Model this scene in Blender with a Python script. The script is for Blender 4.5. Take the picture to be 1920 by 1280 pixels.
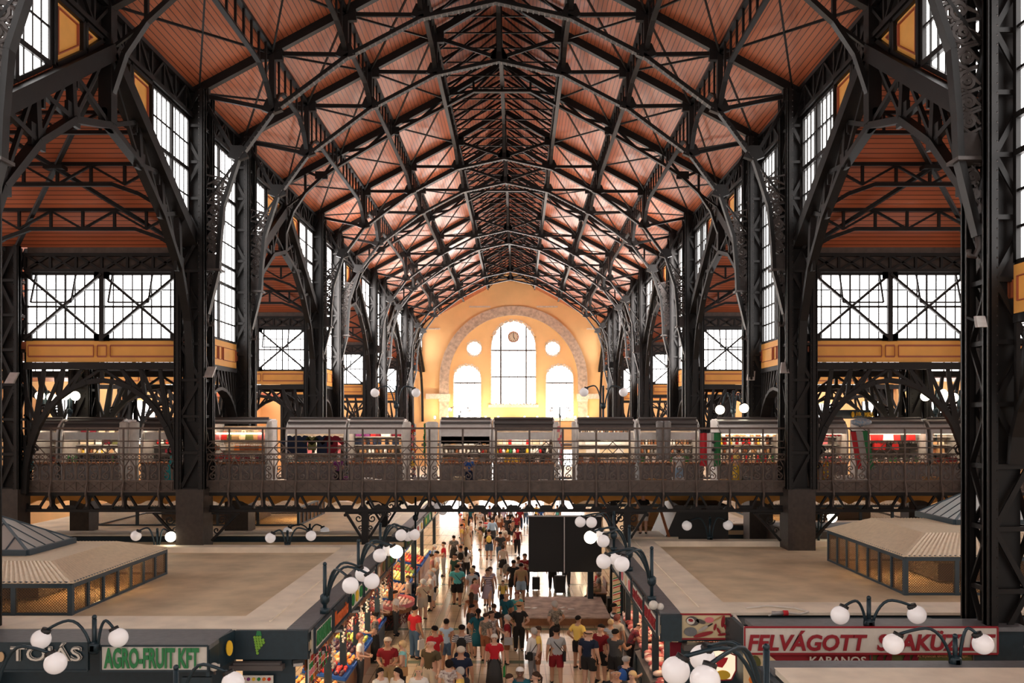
import bpy, math, random
from math import sin, cos, pi, radians, sqrt, atan2
from mathutils import Vector, Matrix
random.seed(7)
for o in list(bpy.data.objects): bpy.data.objects.remove(o)
SC = bpy.context.scene; COL = SC.collection

# ---------------------------------------------------------------- camera, sky, exposure
# the hall is laid out in hall units; K turns them to metres, camera eye at 8 m, floor at 0
K = 1.24
CAMX = 0.64*K
cam = bpy.data.cameras.new('camera'); camo = bpy.data.objects.new('camera', cam); COL.objects.link(camo)
camo.location = (CAMX, 0, 8.0); camo.rotation_euler = (radians(90), 0, 0)
cam.sensor_width = 36; cam.lens = 30.0; cam.shift_x = -11/1920; cam.shift_y = 150/1920
cam.clip_start = .1; cam.clip_end = 400
SC.camera = camo
w = bpy.data.worlds.new('sky'); SC.world = w; w.use_nodes = True
w.node_tree.nodes['Background'].inputs[0].default_value = (1.0, .93, .88, 1)
w.node_tree.nodes['Background'].inputs[1].default_value = .8
SC.view_settings.view_transform = 'Standard'; SC.view_settings.look = 'None'
SC.view_settings.gamma = 1; SC.view_settings.exposure = 0.62; SC.view_settings.use_curve_mapping = False

# ---------------------------------------------------------------- materials
def mat(name, col, rough=.6, metal=0, emit=None, es=0, spec=.5, noise=0, nscale=8, build=None, col2=None, bump=0):
    m = bpy.data.materials.new(name); m.use_nodes = True; nt = m.node_tree
    b = nt.nodes['Principled BSDF']
    b.inputs['Base Color'].default_value = (*col, 1); b.inputs['Roughness'].default_value = rough
    b.inputs['Metallic'].default_value = metal; b.inputs['Specular IOR Level'].default_value = spec
    if emit: b.inputs['Emission Color'].default_value = (*emit, 1); b.inputs['Emission Strength'].default_value = es
    if noise:
        tc = nt.nodes.new('ShaderNodeTexCoord'); n = nt.nodes.new('ShaderNodeTexNoise'); n.inputs['Scale'].default_value = nscale
        n.inputs['Detail'].default_value = 5
        r = nt.nodes.new('ShaderNodeMix'); r.data_type = 'RGBA'
        c2 = col2 or tuple(c*(1-noise) for c in col)
        r.inputs[6].default_value = (*col, 1); r.inputs[7].default_value = (*c2, 1)
        rp = nt.nodes.new('ShaderNodeMapRange'); rp.inputs[1].default_value = .35; rp.inputs[2].default_value = .7
        nt.links.new(tc.outputs['Object'], n.inputs['Vector']); nt.links.new(n.outputs[0], rp.inputs[0])
        nt.links.new(rp.outputs[0], r.inputs[0]); nt.links.new(r.outputs[2], b.inputs['Base Color'])
        if bump:
            bp = nt.nodes.new('ShaderNodeBump'); bp.inputs['Strength'].default_value = bump; bp.inputs['Distance'].default_value = .02
            nt.links.new(n.outputs[0], bp.inputs['Height']); nt.links.new(bp.outputs[0], b.inputs['Normal'])
    if build: build(nt, b)
    return m
def boards(axis, period, c1, c2, cg):
    # planks with dark joints, running along the other axis; axis = 0 (x) or 1 (y) measured in metres
    def f(nt, b):
        tc = nt.nodes.new('ShaderNodeNewGeometry'); s = nt.nodes.new('ShaderNodeSeparateXYZ'); nt.links.new(tc.outputs['Position'], s.inputs[0])
        d = nt.nodes.new('ShaderNodeMath'); d.operation = 'DIVIDE'; d.inputs[1].default_value = period; nt.links.new(s.outputs[axis], d.inputs[0])
        fr = nt.nodes.new('ShaderNodeMath'); fr.operation = 'FRACT'; nt.links.new(d.outputs[0], fr.inputs[0])
        lt = nt.nodes.new('ShaderNodeMath'); lt.operation = 'LESS_THAN'; lt.inputs[1].default_value = .16; nt.links.new(fr.outputs[0], lt.inputs[0])
        fl = nt.nodes.new('ShaderNodeMath'); fl.operation = 'FLOOR'; nt.links.new(d.outputs[0], fl.inputs[0])
        wn = nt.nodes.new('ShaderNodeTexWhiteNoise'); wn.noise_dimensions = '1D'; nt.links.new(fl.outputs[0], wn.inputs['W'])
        no = nt.nodes.new('ShaderNodeTexNoise'); no.inputs['Scale'].default_value = .6; no.inputs['Detail'].default_value = 3
        nt.links.new(tc.outputs['Position'], no.inputs['Vector'])
        ad = nt.nodes.new('ShaderNodeMath'); ad.operation = 'MULTIPLY_ADD'; ad.inputs[1].default_value = .5; ad.inputs[2].default_value = 0
        nt.links.new(wn.outputs[0], ad.inputs[0])
        ad2 = nt.nodes.new('ShaderNodeMath'); ad2.operation = 'MULTIPLY_ADD'; ad2.inputs[1].default_value = .5
        nt.links.new(no.outputs[0], ad2.inputs[0]); nt.links.new(ad.outputs[0], ad2.inputs[2])
        m1 = nt.nodes.new('ShaderNodeMix'); m1.data_type = 'RGBA'; m1.inputs[6].default_value = (*c1, 1); m1.inputs[7].default_value = (*c2, 1)
        nt.links.new(ad2.outputs[0], m1.inputs[0])
        m2 = nt.nodes.new('ShaderNodeMix'); m2.data_type = 'RGBA'; m2.inputs[7].default_value = (*cg, 1)
        nt.links.new(lt.outputs[0], m2.inputs[0]); nt.links.new(m1.outputs[2], m2.inputs[6]); nt.links.new(m2.outputs[2], b.inputs['Base Color'])
    return f
M = {}
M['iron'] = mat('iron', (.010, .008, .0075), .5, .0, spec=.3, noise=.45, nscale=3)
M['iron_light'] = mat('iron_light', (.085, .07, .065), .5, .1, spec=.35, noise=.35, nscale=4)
M['iron_brown'] = mat('iron_brown', (.12, .085, .068), .55, .1, noise=.35, nscale=5)
M['boards_nave'] = mat('boards_nave', (.4, .13, .07), .36, spec=.5, build=boards(0, .16, (.5, .138, .06), (.38, .098, .042), (.08, .023, .012)))
M['boards_wing'] = mat('boards_wing', (.4, .13, .07), .4, spec=.4, build=boards(1, .16, (.5, .138, .06), (.38, .098, .042), (.08, .023, .012)))
M['yellow'] = mat('yellow', (.88, .42, .09), .6, noise=.12, nscale=1.5)
M['yellow_trim'] = mat('yellow_trim', (.38, .1, .05), .6)
M['plaster'] = mat('plaster', (.93, .57, .25), .8, noise=.1, nscale=.5)
M['stone'] = mat('stone', (.62, .46, .34), .85, noise=.4, nscale=3, bump=.4)
M['stone_trim'] = mat('stone_trim', (.8, .66, .52), .85, noise=.3, nscale=6)
M['pane'] = mat('pane', (.8, .85, .9), .3, emit=(1, .965, .94), es=3.9)
M['pane_far'] = mat('pane_far', (.8, .85, .9), .3, emit=(1, .95, .91), es=24)
M['pane_end'] = mat('pane_end', (.9, .9, .9), .3, emit=(1, .95, .9), es=10)
M['pane_door'] = mat('pane_door', (.9, .9, .9), .3, emit=(1, .95, .9), es=5)
M['iron_base'] = mat('iron_base', (.045, .032, .026), .55, .1, noise=.4, nscale=6)
M['cream'] = mat('cream', (.62, .5, .36), .7, noise=.2, nscale=1.2)
M['roof_felt'] = mat('roof_felt', (.74, .58, .38), .75, noise=.3, nscale=.9)
M['grey_metal'] = mat('grey_metal', (.19, .19, .2), .5, .3, noise=.2)
M['navy'] = mat('navy', (.012, .03, .042), .45, noise=.25)
M['teal_post'] = mat('teal_post', (.013, .032, .044), .35, .2)
M['white_glass'] = mat('white_glass', (.88, .84, .84), .18, spec=.6, emit=(1, .93, .9), es=.12)
M['lit_glass'] = mat('lit_glass', (.95, .9, .8), .2, emit=(1, .88, .66), es=5)
M['black'] = mat('black', (.012, .011, .011), .5)
M['black_cloth'] = mat('black_cloth', (.014, .013, .013), .9)
M['tube_light'] = mat('tube_light', (1, 1, 1), .3, emit=(1, .8, .5), es=9)

# ---------------------------------------------------------------- mesh builder and scene helpers
def T(p): return Vector((p[0]*K, p[1]*K, 8+(p[2]-8)*K))
ORG = {}
class MB:
    def __init__(s): s.v = []; s.f = []; s.mi = []; s.m = 0; s.sm = []
    def add(s, vs, fs, smooth=False):
        n = len(s.v); s.v += [tuple(v) for v in vs]
        for f in fs: s.f.append(tuple(i+n for i in f)); s.mi.append(s.m); s.sm.append(smooth)
        return s
    def box(s, c, d, rz=0):
        x, y, z = d[0]/2, d[1]/2, d[2]/2; cr, sr = cos(rz), sin(rz)
        vs = [(c[0]+cr*a*x-sr*b*y, c[1]+sr*a*x+cr*b*y, c[2]+e*z) for e in (-1, 1) for a, b in ((-1, -1), (1, -1), (1, 1), (-1, 1))]
        return s.add(vs, [(3, 2, 1, 0), (4, 5, 6, 7), (0, 1, 5, 4), (1, 2, 6, 5), (2, 3, 7, 6), (3, 0, 4, 7)])
    def bb(s, x0, x1, y0, y1, z0, z1): return s.box(((x0+x1)/2, (y0+y1)/2, (z0+z1)/2), (abs(x1-x0), abs(y1-y0), abs(z1-z0)))
    def bar(s, p, q, a, b=None, up=None):
        b = b or a; p = Vector(p); q = Vector(q); d = q-p
        if d.length < 1e-6: return s
        d.normalize(); u = Vector(up) if up else (Vector((0, 0, 1)) if abs(d.z) < .9 else Vector((0, 1, 0)))
        x = d.cross(u)
        if x.length < 1e-4: x = d.cross(Vector((1, 0, 0)))
        x.normalize(); y = x.cross(d).normalized()
        vs = []
        for o in (p, q):
            for i, j in ((-1, -1), (1, -1), (1, 1), (-1, 1)): vs.append(o+x*(i*a/2)+y*(j*b/2))
        return s.add(vs, [(0, 1, 2, 3), (7, 6, 5, 4), (1, 0, 4, 5), (2, 1, 5, 6), (3, 2, 6, 7), (0, 3, 7, 4)])
    def poly(s, pts, a, b=None, up=None, closed=False):
        n = len(pts)
        for i in range(n if closed else n-1): s.bar(pts[i], pts[(i+1) % n], a, b, up)
        return s
    def tube(s, pts, r, n=8, closed=False, cap=True):
        pts = [Vector(p) for p in pts]; N = len(pts); rs = r if isinstance(r, (list, tuple)) else [r]*N
        d0 = (pts[1]-pts[0]).normalized(); ref = Vector((0, 0, 1)) if abs(d0.z) < .9 else Vector((1, 0, 0))
        nrm = d0.cross(ref).normalized(); vs = []; fs = []
        for i, p in enumerate(pts):
            if closed: d = pts[(i+1) % N]-pts[i-1]
            else: d = pts[min(i+1, N-1)]-pts[max(i-1, 0)]
            d.normalize(); nrm = (nrm-d*nrm.dot(d)).normalized(); bn = d.cross(nrm)
            for k in range(n):
                a = 2*pi*(k+.5)/n; vs.append(p+nrm*(cos(a)*rs[i])+bn*(sin(a)*rs[i]))
        for i in range(N if closed else N-1):
            for k in range(n):
                j = (i+1) % N; fs.append((i*n+k, i*n+(k+1) % n, j*n+(k+1) % n, j*n+k))
        if cap and not closed: fs.append(tuple(range(n-1, -1, -1))); fs.append(tuple((N-1)*n+k for k in range(n)))
        return s.add(vs, fs, n > 5)
    def sph(s, c, r, n=12, m=8, sc=(1, 1, 1)):
        vs = [(c[0], c[1], c[2]+r*sc[2])]; fs = []
        for i in range(1, m):
            t = pi*i/m
            for k in range(n): a = 2*pi*k/n; vs.append((c[0]+r*sc[0]*sin(t)*cos(a), c[1]+r*sc[1]*sin(t)*sin(a), c[2]+r*sc[2]*cos(t)))
        vs.append((c[0], c[1], c[2]-r*sc[2])); L = len(vs)-1
        for k in range(n): fs.append((0, 1+k, 1+(k+1) % n)); fs.append((L, L-n+(k+1) % n, L-n+k))
        for i in range(m-2):
            for k in range(n): fs.append((1+i*n+k, 1+(i+1)*n+k, 1+(i+1)*n+(k+1) % n, 1+i*n+(k+1) % n))
        return s.add(vs, fs, True)
    def lathe(s, prof, c=(0, 0, 0), n=12, sx=1, sy=1):
        vs = []; fs = []
        for r, z in prof:
            for k in range(n): a = 2*pi*k/n; vs.append((c[0]+r*sx*cos(a), c[1]+r*sy*sin(a), c[2]+z))
        for i in range(len(prof)-1):
            for k in range(n): fs.append((i*n+k, i*n+(k+1) % n, (i+1)*n+(k+1) % n, (i+1)*n+k))
        fs.append(tuple(range(n-1, -1, -1))); fs.append(tuple((len(prof)-1)*n+k for k in range(n)))
        return s.add(vs, fs, True)
    def prism(s, pts, vec):
        # flat outline pts (3-D) given a thickness vec
        n = len(pts); v = Vector(vec); vs = [Vector(p) for p in pts]+[Vector(p)+v for p in pts]
        fs = [tuple(range(n-1, -1, -1)), tuple(range(n, 2*n))]+[(i, (i+1) % n, n+(i+1) % n, n+i) for i in range(n)]
        return s.add(vs, fs)
    def lattice(s, p, q, h, n, t, style='Z', web=None, up=(0, 0, 1)):
        # girder with lower chord p-q and upper chord offset by h*up
        p = Vector(p); q = Vector(q); u = Vector(up)*h; web = web or t*.6
        s.bar(p, q, t); s.bar(p+u, q+u, t)
        for i in range(n+1):
            a = p.lerp(q, i/n)
            if 'V' in style or i in (0, n): s.bar(a, a+u, web)
            if i < n:
                b = p.lerp(q, (i+1)/n)
                if 'X' in style: s.bar(a, b+u, web); s.bar(a+u, b, web)
                elif 'Z' in style:
                    if i % 2: s.bar(a+u, b, web)
                    else: s.bar(a, b+u, web)
        return s
    def build(s, name, m, parent=None, origin=None, U=True):
        if not s.v: return None
        vs = [T(v) for v in s.v] if U else [Vector(v) for v in s.v]
        if parent is not None: og = ORG[parent.name] if U else Vector((0, 0, 0))
        elif origin is not None: og = Vector(origin)
        else:
            xs = [v.x for v in vs]; ys = [v.y for v in vs]; og = Vector(((min(xs)+max(xs))/2, (min(ys)+max(ys))/2, min(v.z for v in vs)))
        me = bpy.data.meshes.new(name); me.from_pydata([v-og for v in vs], [], s.f)
        for mm in (m if isinstance(m, (list, tuple)) else [m]): me.materials.append(M[mm] if isinstance(mm, str) else mm)
        me.polygons.foreach_set('material_index', s.mi); me.polygons.foreach_set('use_smooth', s.sm); me.update()
        o = bpy.data.objects.new(name, me); COL.objects.link(o)
        if parent is not None: o.parent = parent
        else: o.location = og
        ORG[o.name] = og
        return o
def tag(o, label=None, cat=None, group=None, kind=None):
    if label: o['label'] = label
    if cat: o['category'] = cat
    if group: o['group'] = group
    if kind: o['kind'] = kind
    return o
def thing(name, label, cat, loc, group=None, rz=0, U=True):
    o = bpy.data.objects.new(name, None); COL.objects.link(o); o.empty_display_size = .2
    l = T(loc) if U else Vector(loc); o.location = l; o.rotation_euler = (0, 0, rz); ORG[o.name] = l
    return tag(o, label, cat, group)
def struct(name, mb, m, U=True, label=None):
    o = mb.build(name, m, U=U); tag(o, label, None, None, 'structure'); return o
KIDS = {}
def kids(o): return [c for c in COL.objects if c.parent == o]
def dup(root, loc=None, rz=None, label=None, group=None, scale=None, tree=None):
    def cp(o, par):
        c = o.copy(); COL.objects.link(c)
        if par is not None: c.parent = par
        for ch in (o.children if tree is None else tree.get(o, [])): cp(ch, c)
        return c
    r = cp(root, None)
    if loc is not None: r.location = loc
    if rz is not None: r.rotation_euler = (0, 0, rz)
    if scale is not None: r.scale = scale
    if label: r['label'] = label
    if group: r['group'] = group
    return r
ORD = ['first', 'second', 'third', 'fourth', 'fifth', 'sixth', 'seventh', 'eighth', 'ninth', 'tenth', 'eleventh', 'twelfth']
ZG = 8-8/K                      # the ground in hall units
def px(x, y, d): return (.64+(x-971)*d/1600, d, 8+(790-y)*d/1600)   # a direction seen from the camera, at depth d
HW = 8.83; XO = [8.83, 14.15, 19.45, 24.8]
ROWS = [10.3, 14.5, 25.0, 29.1, 39.9, 43.9, 54.8, 58.8, 69.8, 73.9]; WALL = 85.0
WIDE = [(-.3, 10.3), (14.5, 25.0), (29.1, 39.9), (43.9, 54.8), (58.8, 69.8), (73.9, 85.0)]
NARROW = [(10.3, 14.5), (25.0, 29.1), (39.9, 43.9), (54.8, 58.8), (69.8, 73.9)]
EAVE = 17.77; SL = .535
def roofz(x): return EAVE+(HW-abs(x))*SL
SIDE = {-1: 'left', 1: 'right'}
# ---------------------------------------------------------------- shell: floor, roofs, end wall
def floor_nodes(nt, b):
    g = nt.nodes.new('ShaderNodeNewGeometry')
    mp = nt.nodes.new('ShaderNodeMapping'); mp.inputs['Rotation'].default_value = (0, 0, pi/2); nt.links.new(g.outputs['Position'], mp.inputs['Vector'])
    br = nt.nodes.new('ShaderNodeTexBrick'); br.inputs['Scale'].default_value = 1; br.offset = 0
    br.inputs['Brick Width'].default_value = .9; br.inputs['Row Height'].default_value = .42; br.inputs['Mortar Size'].default_value = .012
    br.inputs['Color1'].default_value = (.62, .47, .32, 1); br.inputs['Color2'].default_value = (.54, .41, .28, 1); br.inputs['Mortar'].default_value = (.2, .15, .1, 1)
    nt.links.new(mp.outputs[0], br.inputs['Vector'])
    s = nt.nodes.new('ShaderNodeSeparateXYZ'); nt.links.new(g.outputs['Position'], s.inputs[0])
    def band(out, c, hw):
        a = nt.nodes.new('ShaderNodeMath'); a.operation = 'SUBTRACT'; a.inputs[1].default_value = c; nt.links.new(out, a.inputs[0])
        ab = nt.nodes.new('ShaderNodeMath'); ab.operation = 'ABSOLUTE'; nt.links.new(a.outputs[0], ab.inputs[0])
        l = nt.nodes.new('ShaderNodeMath'); l.operation = 'LESS_THAN'; l.inputs[1].default_value = hw; nt.links.new(ab.outputs[0], l.inputs[0]); return l.outputs[0]
    acc = None
    md = nt.nodes.new('ShaderNodeMath'); md.operation = 'MODULO'; md.inputs[1].default_value = 4.5; nt.links.new(s.outputs[1], md.inputs[0])
    for o in (band(s.outputs[0], -2.35, .13), band(s.outputs[0], 3.1, .13), band(md.outputs[0], 1.4, .18)):
        if acc is None: acc = o
        else:
            m = nt.nodes.new('ShaderNodeMath'); m.operation = 'MAXIMUM'; nt.links.new(acc, m.inputs[0]); nt.links.new(o, m.inputs[1]); acc = m.outputs[0]
    mx = nt.nodes.new('ShaderNodeMix'); mx.data_type = 'RGBA'; mx.inputs[7].default_value = (.17, .19, .13, 1)
    nt.links.new(acc, mx.inputs[0]); nt.links.new(br.outputs[0], mx.inputs[6]); nt.links.new(mx.outputs[2], b.inputs['Base Color'])
M['floor'] = mat('floor_tiles', (.5, .4, .3), .17, spec=.55, build=floor_nodes)
mb = MB(); mb.bb(-40, 40, -12, 110, -.2, 0); struct('floor', mb, 'floor', U=False, label='cream tiled hall floor with green-grey stripes')
# nave roof
SIDE0 = {-1: 'left', 1: 'right'}
mb = MB()
LE = 2.3; LZ = roofz(LE)
for s in (-1, 1):
    mb.prism([(s*(HW+.3), -3, roofz(HW+.3)), (s*LE, -3, LZ), (s*LE, WALL, LZ), (s*(HW+.3), WALL, roofz(HW+.3))], (0, 0, .25))
struct('ceiling', mb, 'boards_nave', label='red-brown boarded roof of the nave')
mb = MB()
for s in (-1, 1):
    mb.prism([(s*(LE+.15), -3, LZ+.75), (0, -3, LZ+2.1), (0, WALL, LZ+2.1), (s*(LE+.15), WALL, LZ+.75)], (0, 0, .2))
struct('ceiling_ridge', mb, 'boards_nave', label='raised boarded ridge roof above the nave')
mb = MB()
for s in (-1, 1): mb.bb(s*(LE+.05), s*(LE+.17), -3, WALL, LZ, LZ+.8)
struct('trim_1', mb, 'iron_brown', label='dark upstand of the raised ridge roof')
def halfarch(cx, hw, z0, z1, zt, n=14):
    # pointed-round opening outline in x,z: straight to z1 then a curve to zt
    pts = [(cx-hw, z0), (cx-hw, z1)]
    for i in range(1, n): a = pi*(1-i/n); pts.append((cx+hw*cos(a), z1+(zt-z1)*sin(a)**.86))
    pts += [(cx+hw, z1), (cx+hw, z0)]
    return pts
# end wall with its openings (plate with holes made by curve fill)
CX = .2
def plate_with_holes(name, outer, holes, y, th, m):
    cu = bpy.data.curves.new(name, 'CURVE'); cu.dimensions = '2D'; cu.fill_mode = 'BOTH'; cu.extrude = th/2*K
    for ring in [outer]+holes:
        sp = cu.splines.new('POLY'); sp.points.add(len(ring)-1)
        for i, (x, z) in enumerate(ring): sp.points[i].co = (x*K, (z-8)*K, 0, 1)
        sp.use_cyclic_u = True
    t = bpy.data.objects.new(name, cu); COL.objects.link(t); dg = bpy.context.evaluated_depsgraph_get(); dg.update()
    me = bpy.data.meshes.new_from_object(t.evaluated_get(dg)); bpy.data.objects.remove(t)
    for v in me.vertices: x, yy, z = v.co; v.co = (x, -z, yy)
    me.materials.clear(); me.materials.append(M[m]); o = bpy.data.objects.new(name, me); COL.objects.link(o); o.location = (0, y*K, 8); return o
big = halfarch(CX, 2.23, 9.67, 15.1, 18.06); sl = halfarch(CX-4.6, 1.37, 8.3, 12.2, 13.65); sr = halfarch(CX+4.6, 1.37, 8.3, 12.2, 13.65)
def circ(cx, cz, r, n=24): return [(cx+r*cos(2*pi*i/n), cz+r*sin(2*pi*i/n)) for i in range(n)]
rl = circ(CX-3.91, 15.29, .74); rr = circ(CX+3.91, 15.29, .74)
doors = [[(a, ZG+.02), (a, 5.2), (b, 5.2), (b, ZG+.02)] for a, b in ((-7.2, -4.4), (-3.2, 3.2), (4.4, 7.2))]
outer = [(-HW-.6, ZG), (HW+.6, ZG), (HW+.6, 18.2), (2.4, 21.6), (2.4, 22.4), (0, 23.6), (-2.4, 22.4), (-2.4, 21.6), (-HW-.6, 18.2)]
o = plate_with_holes('wall_end', outer, [big, sl, sr, rl, rr]+doors, WALL+.3, .6, 'plaster')
tag(o, 'orange plastered end wall with arched windows', None, None, 'structure')
# glass and bars of the end-wall windows
WN = [0]
def window(label, loc, panes, bars, m='pane', barm='iron', U=True):
    WN[0] += 1; r = thing('window_%d' % WN[0], label, None, loc); r['kind'] = 'structure'
    panes.build('pane', m, r); f = bars.build('window_frame', barm, r); return r
def ring3(ring, y): return [(a, y, b) for a, b in ring]
def endwin(ring, vx, hz, label, t=.16):
    p = MB(); p.prism(ring3(ring, WALL+.32), (0, .04, 0)); b = MB()
    b.poly(ring3(ring, WALL+.27), .08, .1, closed=True)
    xs = [q[0] for q in ring]; zs = [q[1] for q in ring]
    cx = (min(xs)+max(xs))/2; hw = (max(xs)-min(xs))/2
    def ztop(x):
        best = min(zs)
        for (a, c), (d, e) in zip(ring, ring[1:]+ring[:1]):
            if min(a, d) <= x <= max(a, d) and abs(a-d) > 1e-6: best = max(best, c+(e-c)*(x-a)/(d-a))
        return best
    for x, tt in vx: b.bar((x, WALL+.25, min(zs)), (x, WALL+.25, ztop(x)), tt)
    for z in hz: b.bar((min(xs), WALL+.25, z), (max(xs), WALL+.25, z), t)
    window(label, (cx, WALL+.3, min(zs)), p, b, 'pane_end', 'iron_light')
endwin(big, [(CX-1.27, .17), (CX+1.27, .17), (CX-.42, .06), (CX+.42, .06), (CX-1.75, .06), (CX+1.75, .06)], [15.1, 12.45], 'tall middle window of the end wall, round clock inside it')
endwin(sl, [(CX-4.6+a, .07) for a in (-.7, 0, .7)], [11.85], 'left arched window of the end wall')
endwin(sr, [(CX+4.6+a, .07) for a in (-.7, 0, .7)], [11.85], 'right arched window of the end wall')
endwin(rl, [], [], 'left round window of the end wall'); endwin(rr, [], [], 'right round window of the end wall')
for i, d in enumerate(doors):
    p = MB(); p.prism(ring3(d, WALL+.32), (0, .04, 0)); b = MB(); x0, x1 = d[0][0], d[2][0]
    for k in range(7): x = x0+(x1-x0)*k/6; b.bar((x, WALL+.25, ZG), (x, WALL+.25, 5.2), .07)
    b.bar((x0, WALL+.25, 3.6), (x1, WALL+.25, 3.6), .08)
    r = thing('door_%d' % (i+1), 'glazed entrance doors in the %s of the end wall' % ['left', 'middle', 'right'][i], None, ((x0+x1)/2, WALL+.3, ZG)); r['kind'] = 'structure'
    p.build('pane', 'pane_door', r); b.build('door_frame', 'iron', r)
for s in (-1, 1):
    mb = MB(); mb.bb(s*(HW+.6), s*25.2, WALL, WALL+.5, ZG, 17); struct('wall_end_'+SIDE0[s], mb, 'plaster', label='end wall of the %s aisle' % SIDE0[s])
# great stone arch, window surrounds, imposts
def ringband(mb, c, cz, r0, r1, a0, a1, n, y0, y1):
    for i in range(n):
        a, b = a0+(a1-a0)*i/n, a0+(a1-a0)*(i+1)/n
        mb.prism([(c+r0*cos(a), y0, cz+r0*sin(a)), (c+r1*cos(a), y0, cz+r1*sin(a)), (c+r1*cos(b), y0, cz+r1*sin(b)), (c+r0*cos(b), y0, cz+r0*sin(b))], (0, y1-y0, 0))
mb = MB(); ringband(mb, CX, 12.14, 6.42, 7.35, 0, pi, 40, WALL-.35, WALL)
for s in (-1, 1): mb.bb(CX+s*6.42, CX+s*7.35, WALL-.35, WALL, 8.2, 12.14)
struct('trim_2', mb, 'stone', label='great rough stone arch on the end wall')
mb = MB()
for s in (-1, 1):
    mb.bb(CX+s*6.3, CX+s*8.7, WALL-.42, WALL, 10.25, 10.75); mb.bb(CX+s*6.35, CX+s*7.4, WALL-.45, WALL, 10.0, 10.25)
    mb.bb(CX+s*8.7, CX+s*7.3, WALL-.12, WALL, 17.15, 17.3)
    mb.bb(CX+s*2.3, CX+s*4.4, WALL-.12, WALL, 19.35, 19.5)
mb.bb(CX-7.2, CX+7.2, WALL-.5, WALL, 8.05, 8.3); mb.bb(CX-2.5, CX+2.5, WALL-.3, WALL, 9.4, 9.67)
struct('trim_3', mb, 'stone_trim', label='pale stone imposts and sills of the end wall')
mb = MB()
for ring, c in ((big, 46), (sl, 26), (sr, 26), (rl, 0), (rr, 0)):
    for i in range(len(ring)):
        a, b = Vector(ring3([ring[i]], WALL-.03)[0]), Vector(ring3([ring[(i+1) % len(ring)]], WALL-.03)[0])
        L = (b-a).length; n = max(1, int(L/.32))
        for k in range(n):
            p = a.lerp(b, (k+.1)/n); q = a.lerp(b, (k+.9)/n)
            mb.bar(p, q, .16+.1*(k % 2), .1, up=(0, 1, 0)) if False else mb.bar(p, q, .1, .22+.1*((k+i) % 2))
struct('trim_4', mb, 'stone_trim', label='toothed stone surrounds of the end-wall windows')
c = thing('wall_clock', 'round pale clock hanging in the tall window of the end wall', 'clock', (CX, WALL-.2, 15.9))
mb = MB(); mb.m = 0
def disc(mb, c, r0, r1, y0, y1, n=28):
    ringband(mb, c[0], c[2], r0, r1, 0, 2*pi, n, y0, y1)
mb = MB(); mb.prism([(CX+.5*cos(2*pi*i/28), WALL-.1, 16.42+.5*sin(2*pi*i/28)) for i in range(28)], (0, .1, 0)); mb.build('dial', mat('dial', (.75, .6, .42), .5), c)
mb = MB(); disc(mb, (CX, 0, 16.42), .48, .57, WALL-.14, WALL+.02); mb.build('rim', 'yellow_trim', c)
for i in range(12): mb = MB(); a = pi*i/6; mb.bar((CX+.36*cos(a), WALL-.12, 16.42+.36*sin(a)), (CX+.44*cos(a), WALL-.12, 16.42+.44*sin(a)), .05); mb.build('hour_mark', 'black', c)
mb = MB(); mb.bar((CX, WALL-.13, 16.42), (CX+.02, WALL-.13, 16.8), .05); mb.build('minute_hand', 'black', c)
mb = MB(); mb.bar((CX, WALL-.13, 16.42), (CX+.14, WALL-.13, 16.17), .06); mb.build('hour_hand', 'black', c)
mb = MB()
for s in (-1, 1): mb.bar((CX+s*.57, WALL-.06, 16.42), (CX+s*2.25, WALL-.06, 16.42), .03)
mb.build('bracket', 'iron', c)
# ---------------------------------------------------------------- side walls of the nave, cross wings, aisles
TN = [4]
def trim(mb, m, label): TN[0] += 1; return struct('trim_%d' % TN[0], mb, m, label=label)
def gz(y, y0, y1):
    # underside line of the cross-wing gable at the nave wall
    m = (y0+y1)/2; h = (y1-y0)/2; return 16.66-3.5*abs(y-m)/h
def panes_side(X, outline, y):  # prism in the x = X plane
    mb = MB(); mb.prism([(X, a, b) for a, b in outline], (.04, 0, 0)); return mb
def bars_side(b, X, outline, ys, zs, t):
    ring = [(X, a, c) for a, c in outline]; b.poly(ring, .09, .09, closed=True)
    def span(v, ax):
        r = []
        for (p, q) in zip(outline, outline[1:]+outline[:1]):
            if (p[ax]-v)*(q[ax]-v) < 0: k = (v-p[ax])/(q[ax]-p[ax]); r.append(p[1-ax]+k*(q[1-ax]-p[1-ax]))
        return (min(r), max(r)) if len(r) > 1 else None
    for v, tt in ys:
        s = span(v, 0)
        if s: b.bar((X, v, s[0]), (X, v, s[1]), tt)
    for v, tt in zs:
        s = span(v, 1)
        if s: b.bar((X, s[0], v), (X, s[1], v), tt)
def trimline(mb, X, outline, inset, t):
    n = len(outline); cx = sum(p[0] for p in outline)/n; cz = sum(p[1] for p in outline)/n
    pts = []
    for i in range(n):
        p0, p, p1 = Vector(outline[i-1]), Vector(outline[i]), Vector(outline[(i+1) % n])
        a = (p0-p).normalized(); b = (p1-p).normalized(); bis = (a+b)
        if bis.length < 1e-4: bis = Vector((cx, cz))-p
        bis.normalize(); s = abs(a.x*b.y-a.y*b.x); k = sqrt(max(.05, (1-a.dot(b))/2)); pts.append(p+bis*(inset/k))
    mb.poly([(X, p[0], p[1]) for p in pts], t, .02, closed=True) if isinstance(X, (int, float)) else None
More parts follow.
